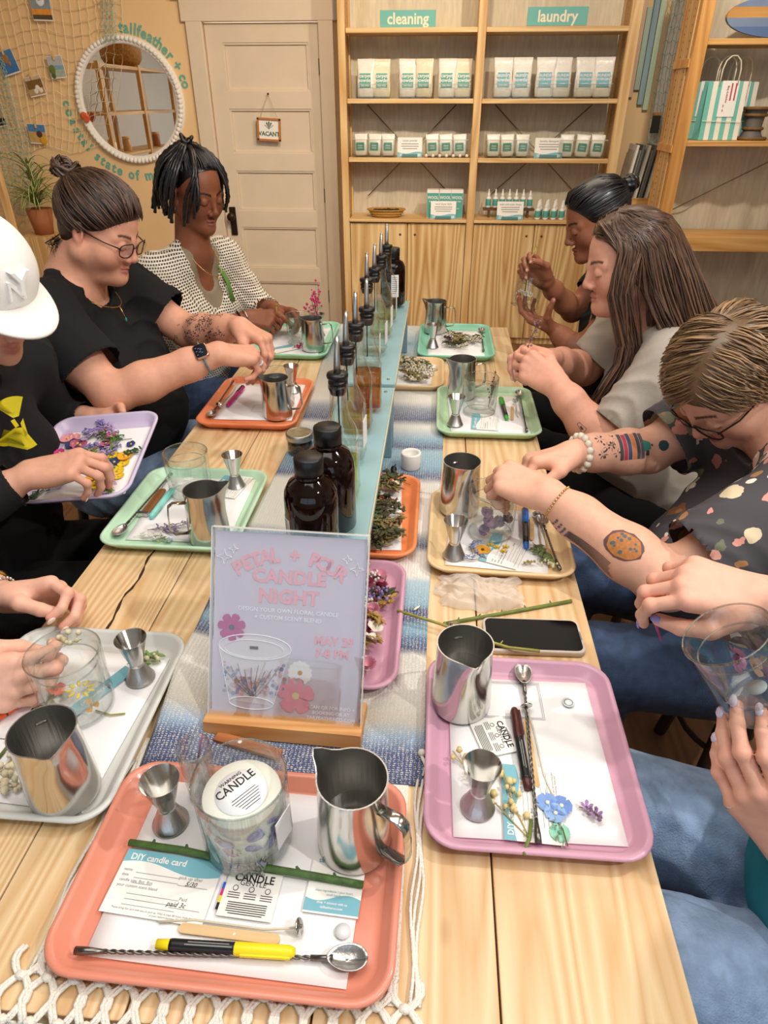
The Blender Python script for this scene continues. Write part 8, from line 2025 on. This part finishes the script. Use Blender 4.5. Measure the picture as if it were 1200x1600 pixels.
decal(bt, None, (.50, 1.74, .88), (-.72, -.68, .2), (0, 0, 1), [([(-.02, -.03), (.02, -.03), (.024, -.004), (0, .012), (-.02, .0)], m_rp), ([(-.008, .006), (.012, .008), (.016, .022), (.004, .03), (-.008, .022)], m_rp), ([(0, .03), (.006, .03), (.010, .05), (.004, .052)], m_rp), ([(-.016, -.05), (-.004, -.05), (-.004, -.03), (-.016, -.03)], m_rp), ([(.006, -.05), (.018, -.05), (.018, -.03), (.006, -.03)], m_rp)], P, 'chest_print')
legs = ((.74, 1.96, .45), (.74, 1.75, .45)), ((.32, 1.96, .55), (.31, 1.74, .55)), ((.34, 1.96, .11), (.33, 1.74, .11))
trousers(P, m_blackp, pel, *legs, r=(.105, .078, .07, .055), w=1.15); shoes(P, legs[2], (-1, 0, 0), m_shoe)
hl = hair_mat('hair_long_brown', '#2a1b14', '#6a4c38')
hair_cap(H, P, hl, .006, [((.104, 0, -.034), (.094, .14, .118))], back=-.11)
# guides: head-local roots, then world points, near side falling in front and behind the shoulder
pts = []; rr = np.random.RandomState(31)
def longlock(th, ph, mids): pts.append([on_scalp(H, .0 + .15 * math.copysign(1, math.sin(th)), 1.35, .010)] + [on_scalp(H, th * .75, ph + .55, .014), on_scalp(H, th, ph, .016)] + mids)
for k in range(950):
    t = rr.uniform(0, 1); side = 1 if k % 4 else -1; j = rr.normal(size=3) * .010
    th = side * (1.05 + 2.0 * t); p0 = on_scalp(H, th, -.25, .018)
    if side > 0:                                    # near side
        front = t < .22
        if front: mids = [p0 + V(-.010, -.012, -.07) + j * .6, V(.500 + .10 * t, 1.725 + .05 * t, .955) + j, V(.465 + .12 * t, 1.70, .865) + j * 1.3, V(.440 + .14 * t, 1.705, .80 + rr.uniform(-.03, .03)) + j * 1.5]
        else:
            u = (t - .22) / .78; mids = [p0 + V(.030 + .03 * u, -.012, -.075) + j * .6, V(.600 + .16 * u, 1.70 + .10 * u, 1.005 - .02 * u) + j, V(.700 + .15 * u, 1.69 + .16 * u, .93 - .02 * u) + j * 1.4, V(.80 + .12 * u, 1.70 + .2 * u, .83 - .06 * u) + j * 1.6]
    else:
        mids = [p0 + V(.02 + .05 * t, .012, -.08) + j * .6, V(.62 + .16 * t, 2.0 - .1 * t, 1.0) + j, V(.72 + .12 * t, 2.02 - .1 * t, .92) + j, V(.80 + .08 * t, 2.02 - .1 * t, .82) + j * 1.5]
    longlock(th, rr.uniform(-.1, .25), mids)
for k in range(300):                                # swept from the part across the temple
    t = rr.uniform(0, 1); y = rr.uniform(.2, 1); p = [H.w(.064 - .05 * t, .006, .112), H.w(.068 - .075 * t, .045 * y + .006, .100), H.w(.048 - .07 * t, .078, .050), H.w(.016 - .05 * t, .090, -.02), H.w(-.010 - .04 * t, .096, -.085), H.w(-.012 - .05 * t, .092, -.15)]; pts.append(p)
locks(pts + flow(H, 260, rr, lambda p: (-.75, .9 if p[1] > 0 else -.9, -.25), .10, (.004, .014), lambda p: p[0] > .0 and p[2] > .045), 'long_hair', hl, P, .0030, 15, 5, 13, .35, .5, .004, root=.2)
decal(bvh_of(body), None, V(eL) * .62 + V(wL) * .38 + V(-.01, -.03, .0), (-.35, -.9, .1), unit(V(wL) - V(eL)), [([(-.006, -.014), (-.005, -.014), (-.001, .014), (-.002, .014)], m_tat), ([(.010, -.010), (.011, -.010), (.006, .014), (.005, .014)], m_tat), ([(-.002, .013), (.006, .013), (.006, .0142), (-.002, .0142)], m_tat), ([(-.006, -.014), (.010, -.011), (.010, -.010), (-.006, -.013)], m_tat), ([(-.002, -.004), (.004, -.006), (.004, .004), (0, .005)], m_tat)], P, 'tattoo')
stool(.76, 1.86, .40, 'wooden stool under the woman with long brown hair')
tp = hL.w((.112, .022, -.050)); r = sprig(0, 0, 0, .10, 0, '#8a6a72', 'thin dried berry sprig held up by the woman with long hair', 20, .0032, '#6a4a48', berry=True, spread=.028, rise=.0, group='held sprigs'); r.location = tuple(tp); r.rotation_euler = (0, math.radians(-75), math.radians(20))

# ================================================================== right side, second: short hair, floral tee
P = person('person with short brown hair and glasses in dark floral tee, tattooed forearms', (.74, 1.20, 0))
base = cc('#e6b095'); f = (-.97, -.05, 0)
H = Head((.572, 1.275, 1.060), (-.62, -.32, -.88), .0, 1.05, .008)
pel, che, nec, sL, sR = (.80, 1.20, .54), (.78, 1.20, .80), (.690, 1.225, .985), (.665, 1.03, .935), (.640, 1.42, .935)
eL, wL, eR, wR = (.425, .960, .800), (.222, 1.098, .888), (.490, 1.375, .850), (.300, 1.290, .880)
hL = Hand(wL, (-.78, .52, .08), (-.10, -.30, .95), 1, [(52, 58, 30), (58, 66, 36), (62, 68, 36), (64, 66, 34)], 'pinch', 1.04, thick=1.05)
hR = Hand(wR, (-.92, -.32, -.05), (-.05, .35, .93), -1, [(50, 52, 28), (55, 60, 32), (60, 62, 34), (62, 60, 32)], 'pinch', 1.02, thick=1.05)
S = Solid(); torso_solid(S, pel, che, nec, sL, sR, f, 1.2, .07, .075); H.solid(S, nec, .060)
arm_solid(S, sR, eR, wR, 1.15); arm_solid(S, sL, eL, wL, 1.2); hR.solid(S); hL.solid(S)
aL = (np.minimum(V(eL), V(wL)) - .09, np.maximum(V(eL), V(wL)) + .09); aR = (np.minimum(V(eR), V(wR)) - .09, np.maximum(V(eR), V(wR)) + .09)
body = make_body(S, P, skin_mat('fair'), base, [(H.c - .18, H.c + .17, .0034), (*hR.box(.04), .0026), (*hL.box(.04), .0024), (*aL, .0045), (*aR, .0045)], [H], [hR, hL], PALE, .011)
H.eyes(P); hR.nail_mesh(m_nail, P); hL.nail_mesh(m_nail, P)
def floral_mat():
    m = bpy.data.materials.new('floral_cotton'); m.use_nodes = True; N, L = m.node_tree.nodes, m.node_tree.links; b = N['Principled BSDF']; b.inputs['Roughness'].default_value = .88
    t = N.new('ShaderNodeTexCoord'); no = N.new('ShaderNodeTexNoise'); no.inputs['Scale'].default_value = 38; no.inputs['Detail'].default_value = 2; L.new(t.outputs['Object'], no.inputs['Vector'])
    va = N.new('ShaderNodeVectorMath'); va.operation = 'MULTIPLY_ADD'; va.inputs[1].default_value = (.022, .022, .022); L.new(no.outputs['Color'], va.inputs[0]); L.new(t.outputs['Object'], va.inputs[2])
    prev = None; base_c = (*rgb('#4a484c'), 1)
    for k, (sc, thr, cols) in enumerate(((21, .44, ['#d9c9a8', '#c98a7a', '#8a5a3c', '#7f8068', '#e0b9ac']), (34, .36, ['#ece0c8', '#d99a8c', '#a8794e', '#6d705c', '#f0e6d6']))):
        vo = N.new('ShaderNodeTexVoronoi'); vo.inputs['Scale'].default_value = sc; L.new(va.outputs[0], vo.inputs['Vector'])
        cr = N.new('ShaderNodeValToRGB'); cr.color_ramp.interpolation = 'CONSTANT'; e = cr.color_ramp
        while len(e.elements) < len(cols): e.elements.new(.5)
        for i, (el_, c_) in enumerate(zip(e.elements, cols)): el_.position = i / len(cols); el_.color = (*rgb(c_), 1)
        sp = N.new('ShaderNodeSeparateColor'); L.new(vo.outputs['Color'], sp.inputs[0]); L.new(sp.outputs[0], cr.inputs[0])
        lt = N.new('ShaderNodeMath'); lt.operation = 'LESS_THAN'; lt.inputs[1].default_value = thr; L.new(vo.outputs['Distance'], lt.inputs[0])
        g = N.new('ShaderNodeMath'); g.operation = 'GREATER_THAN'; g.inputs[1].default_value = (.30, .35)[k]; L.new(sp.outputs[1], g.inputs[0])
        cl = N.new('ShaderNodeTexNoise'); cl.inputs['Scale'].default_value = 7; L.new(t.outputs['Object'], cl.inputs['Vector']); g2 = N.new('ShaderNodeMath'); g2.operation = 'GREATER_THAN'; g2.inputs[1].default_value = .42; L.new(cl.outputs['Fac'], g2.inputs[0])
        mu = N.new('ShaderNodeMath'); mu.operation = 'MULTIPLY'; L.new(lt.outputs[0], mu.inputs[0]); L.new(g.outputs[0], mu.inputs[1]); mu2 = N.new('ShaderNodeMath'); mu2.operation = 'MULTIPLY'; L.new(mu.outputs[0], mu2.inputs[0]); L.new(g2.outputs[0], mu2.inputs[1])
        mx = N.new('ShaderNodeMix'); mx.data_type = 'RGBA'; L.new(mu2.outputs[0], mx.inputs[0])
        if prev is None: mx.inputs[6].default_value = base_c
        else: L.new(prev, mx.inputs[6])
        L.new(cr.outputs[0], mx.inputs[7]); prev = mx.outputs[2]
    L.new(prev, b.inputs['Base Color']); return m
shirt(P, floral_mat(), ((pel, che, nec, sL, sR, f), dict(w=1.22, belly=.08, bust=.08)), [(sR, eR, None, .78, .088, .084, 0), (sL, eL, None, .78, .094, .090, 0)], add=.016, neckcut=[(V(nec) + V(-.04, 0, .0), V(nec) + V(-.08, -.01, .12), .078, .09)], hem=.52, wob=folds(.011, (.4, .5, .7), 15), name='floral_tee')
legs = ((.78, 1.30, .49), (.78, 1.06, .49)), ((.33, 1.30, .57), (.34, .985, .57)), ((.36, 1.30, .11), (.37, .985, .11))
trousers(P, m_denimd if False else m_denim, pel, *legs, r=(.110, .080, .072, .058), w=1.2); shoes(P, legs[2], (-1, 0, 0), m_shoe)
hs = hair_mat('hair_short_brown', '#4a3626', '#a07e58', .34)
hair_cap(H, P, hs, .008, [((.100, 0, -.046), (.070, .13, .104))], back=-.06)
rr = np.random.RandomState(41)
def d7(p): return (.55, -1, -.45) if (p[1] < .028 and p[0] > -.06) else ((-.15, 1, -.75) if p[0] > -.06 else (-.55, .25 * math.copysign(1, p[1]), -1))
pts = flow(H, 2300, rr, d7, .085, (.008, .024), nseg=6)
locks(pts, 'short_hair', hs, P, .0021, 8, 5, 17, .3, .5, .002, root=.2)
glasses(H, P, m_blackmetal, m_lens, .027, .020)
bh = bvh_of(body); axL = unit(V(wL) - V(eL)); axR = unit(V(wR) - V(eR))
cko, ckb, ckd = mat('cookie_ink', '#b9763c', .6, var=.2, vscale=200), mat('cookie_edge', '#6a4a48', .6), mat('cookie_dots', '#4d6672', .6)
def blob(r_, j, seed, n=22): rr_ = random.Random(seed); return [((r_ + rr_.uniform(-j, j)) * math.cos(2 * PI * k / n), 1.25 * (r_ + rr_.uniform(-j, j)) * math.sin(2 * PI * k / n)) for k in range(n)]
pc = V(eL) * .62 + V(wL) * .38 + V(-.005, -.045, .035); pn = (.10, -.72, .68)
ck = decal(bh, None, pc, pn, axL, [(blob(.0255, .0014, 2), ckb)], P, 'cookie_tattoo')
decal(bh, None, pc, pn, axL, [(blob(.0222, .0014, 3), cko)], P, 'tattoo_fill', .0012)
rc = random.Random(5); decal(bh, None, pc, pn, axL, [(pblob(rc.uniform(-.015, .015), rc.uniform(-.02, .02), rc.uniform(.002, .0034), 7), ckd) for k in range(14)], P, 'tattoo_dots', .0016)
lav = []
for k in range(9):
    x0 = -.020 + .004 * k; lav.append(([(x0, -.09), (x0 + .001, -.09), (x0 * .5 + .0015, .03), (x0 * .5, .03)], m_tat))
    for j in range(4): lav.append((pblob(x0 * .5 + rc.uniform(-.004, .004), .03 + .008 * j, .0022, 5), mat('tattoo_violet', '#6a5a7c', .6)))
decal(bh, None, V(eL) * .30 + V(wL) * .70 + V(.0, -.04, -.02), (-.10, -.85, -.1), axL, lav, P, 'lavender_tattoo')
bk = []; 
for k, c_ in enumerate(('#4d4a52', '#b2344a', '#3d4a6a', '#cf7a4a', '#4a4a50', '#5a5a62')):
    y0 = -.026 + .0095 * k; bk.append(([(-.030 + .002 * (k % 2), y0), (.028, y0), (.028, y0 + .0082), (-.030 + .002 * (k % 2), y0 + .0082)], mat('ink_' + c_, c_, .6)))
pcb = V(eR) * .66 + V(wR) * .34 + V(.0, -.035, .030); pnb = (.15, -.72, .65)
decal(bh, None, pcb, pnb, -axR, bk, P, 'book_tattoo'); tc_ = mat('ink_teal', '#3f8f7c', .6)
decal(bh, None, pcb - axR * .038, pnb, -axR, [([(-.012, -.008), (.014, -.008), (.008, .012), (-.006, .012)][::-1], tc_), ([(.012, -.002), (.022, -.004), (.022, .006), (.012, .006)], m_tat), (pblob(0, .016, .003, 6), m_tat)], P, 'cup_tattoo')
decal(bh, None, pcb + axR * .055, pnb, -axR, scribble(9, 9, .022, .024), P, 'line_tattoo'); decal(bh, None, V(eR) + V(.012, -.035, .03), (.2, -.75, .6), axR, [(pblob(0, 0, .012, 9), mat('ink_dark_teal', '#2f4a4e', .6))], P, 'beetle_tattoo')
ring_band(V(wR) * .90 + V(eR) * .10, axR, .0365, mat('shell_bracelet', '#e9dfcd', .4), P, 'white_bracelet', n=15, beads=.0088); ring_band(V(wL) * .90 + V(eL) * .10, axL, .0345, m_gold, P, 'gold_bracelet', n=34, beads=.0026)
q = MB(); q.sphere(tuple(H.w(-.006, .088, -.046)), .0035, m_gold, 8); attach(q, 'earring', P)
stool(.80, 1.20, .43, 'wooden stool under the person in the floral tee')

# ================================================================== right front: hands, glass, jeans
P = person('person at the front right edge in jeans and teal top, holding a glass', (.66, .46, 0))
base = cc('#e6ae96'); f = (-1, .05, 0)
H = Head((.66, .47, 1.24), (-.9, .1, -.4), 0, 1.0)
pel, che, nec, sL, sR = (.66, .47, .55), (.67, .47, .88), (.66, .47, 1.08), (.66, .28, 1.02), (.66, .66, 1.02)
eL, wL, eR, wR = (.60, .36, .78), (.430, .468, .798), (.60, .70, .95), (.412, .672, .995)
hR = Hand(wR, (-.92, .10, .16), (-.20, -.35, .9), -1, [(40, 50, 28), (48, 55, 30), (54, 60, 34), (56, 60, 34)], 'pinch', .98)
hL = Hand(wL, (-.62, .22, .75), (-.45, -.75, .0), 1, [(20, 30, 18), (20, 32, 18), (24, 34, 20), (30, 36, 22)], [(.018, .026, -.012), (.046, .044, -.034), (.070, .044, -.056), (.092, .038, -.070)], .98)
S = Solid(); torso_solid(S, pel, che, nec, sL, sR, f, 1.0, .02); H.solid(S, nec)
arm_solid(S, sR, eR, wR, 1.02); arm_solid(S, sL, eL, wL); hR.solid(S); hL.solid(S)
aR = (np.minimum(V(eR), V(wR)) - .07, np.maximum(V(eR), V(wR)) + .07)
body = make_body(S, P, skin_mat('fair'), base, [(H.c - .17, H.c + .17, .005), (*hR.box(.04), .0022), (*hL.box(.04), .0022), (*aR, .005)], [H], [hR, hL], PALE, .012)
H.eyes(P); m_ln = mat('lavender_nail', '#a79be0', .2); hR.nail_mesh(m_ln, P, .002); hL.nail_mesh(mat('pearl_nail', '#d9d0e6', .15), P, .002)
shirt(P, m_tealc, ((pel, che, nec, sL, sR, f), dict(w=1.04, belly=.045, bust=.06)), [(sR, eR, None, .7, .07, .066, 0), (sL, eL, None, .7, .07, .066, 0)], add=.014, neckcut=[(V(nec) + V(-.03, 0, .0), V(nec) + V(-.05, 0, .14), .07, .085)], hem=.56, wob=folds(.008, (.4, .5, .7), 19), h=.008)
legs = ((.66, .58, .55), (.66, .40, .55)), ((.305, .640, .605), (.310, .415, .605)), ((.32, .640, .11), (.33, .415, .11))
trousers(P, m_denim2, pel, *legs, r=(.112, .088, .074, .056), h=.008, w=1.08); shoes(P, legs[2], (-1, 0, 0), m_shoe); hair_cap(H, P, hl, .008); locks(flow(H, 700, rr, lambda p: (-.5, .8 * math.copysign(1, p[1]), -.9), .13, (.006, .02)), 'hair', hl, P, .0030, 8, root=.2)
axR = unit(V(wR) - V(eR)); bh = bvh_of(body)
ring_band(V(wR) * .94 + V(eR) * .06, axR, .0285, m_gold, P, 'gold_bracelet', n=30, beads=.0022)
decal(bh, None, V(eR) * .42 + V(wR) * .58 + V(0, -.02, .03), (-.15, -.65, .75), axR, scribble(4, 5, .018, .014), P, 'script_tattoo')
decal(bh, None, V(eR) * .70 + V(wR) * .30 + V(0, -.02, .03), (-.1, -.65, .75), -axR, [(p, m) for p, m in bk], P, 'stripe_tattoo')
pts_, r_ = hL.chains[3]; ring_band(hL.w(pts_[0] * .3 + pts_[1] * .7), hL.R @ unit(pts_[2] - pts_[1]), .0115, m_silver, P, 'silver_ring', .0018)
stool(.66, .47, .43, 'wooden stool under the person in jeans at front right')
tumbler((.392, .560, .940), 'large clear glass tumbler held over the jeans at the front right', (math.radians(-8), math.radians(-36), 0), 1.0)
q = MB(); q.lathe([(.011, 0), (.011, .001), (0, .0012)], mat('wick_sticker', '#a9aeb0', .4), 18); tag(q.build('wick_sticker', None, (.378, .559, .958), rot=(math.radians(-8), math.radians(-36), 0)), 'grey round wick sticker inside the held tumbler at front right', 'sticker')
for k in range(5): blossom(.372 + rnd(-.018, .018), .562 + rnd(-.02, .02), .965 + .006 * k, .013, 4, ('#b07a9a', '#8a6a5a')[k % 2], '#6a4a3a', 'dried petal inside the front right tumbler, %s from the bottom' % ('first', 'second', 'third', 'fourth', 'fifth')[k], (rnd(.4, 1.3), rnd(-.5, .5)), w=1, group='petals in the held tumbler')
tp = hR.w((.112, .016, -.058)); r = empty('pink_petal', tuple(tp), label='long hot pink petal pinched by the hand above the front right tumbler', cat='petal')
for k in range(3):
    q = MB(); q.tube([(0, .003 * k, 0), (.010, -.006 + .005 * k, -.022), (.020, -.012 + .006 * k, -.044)], [.003, .0052, .003], pm('#d9629a'), 6, flat=.25); q.build('petal_strip', r)
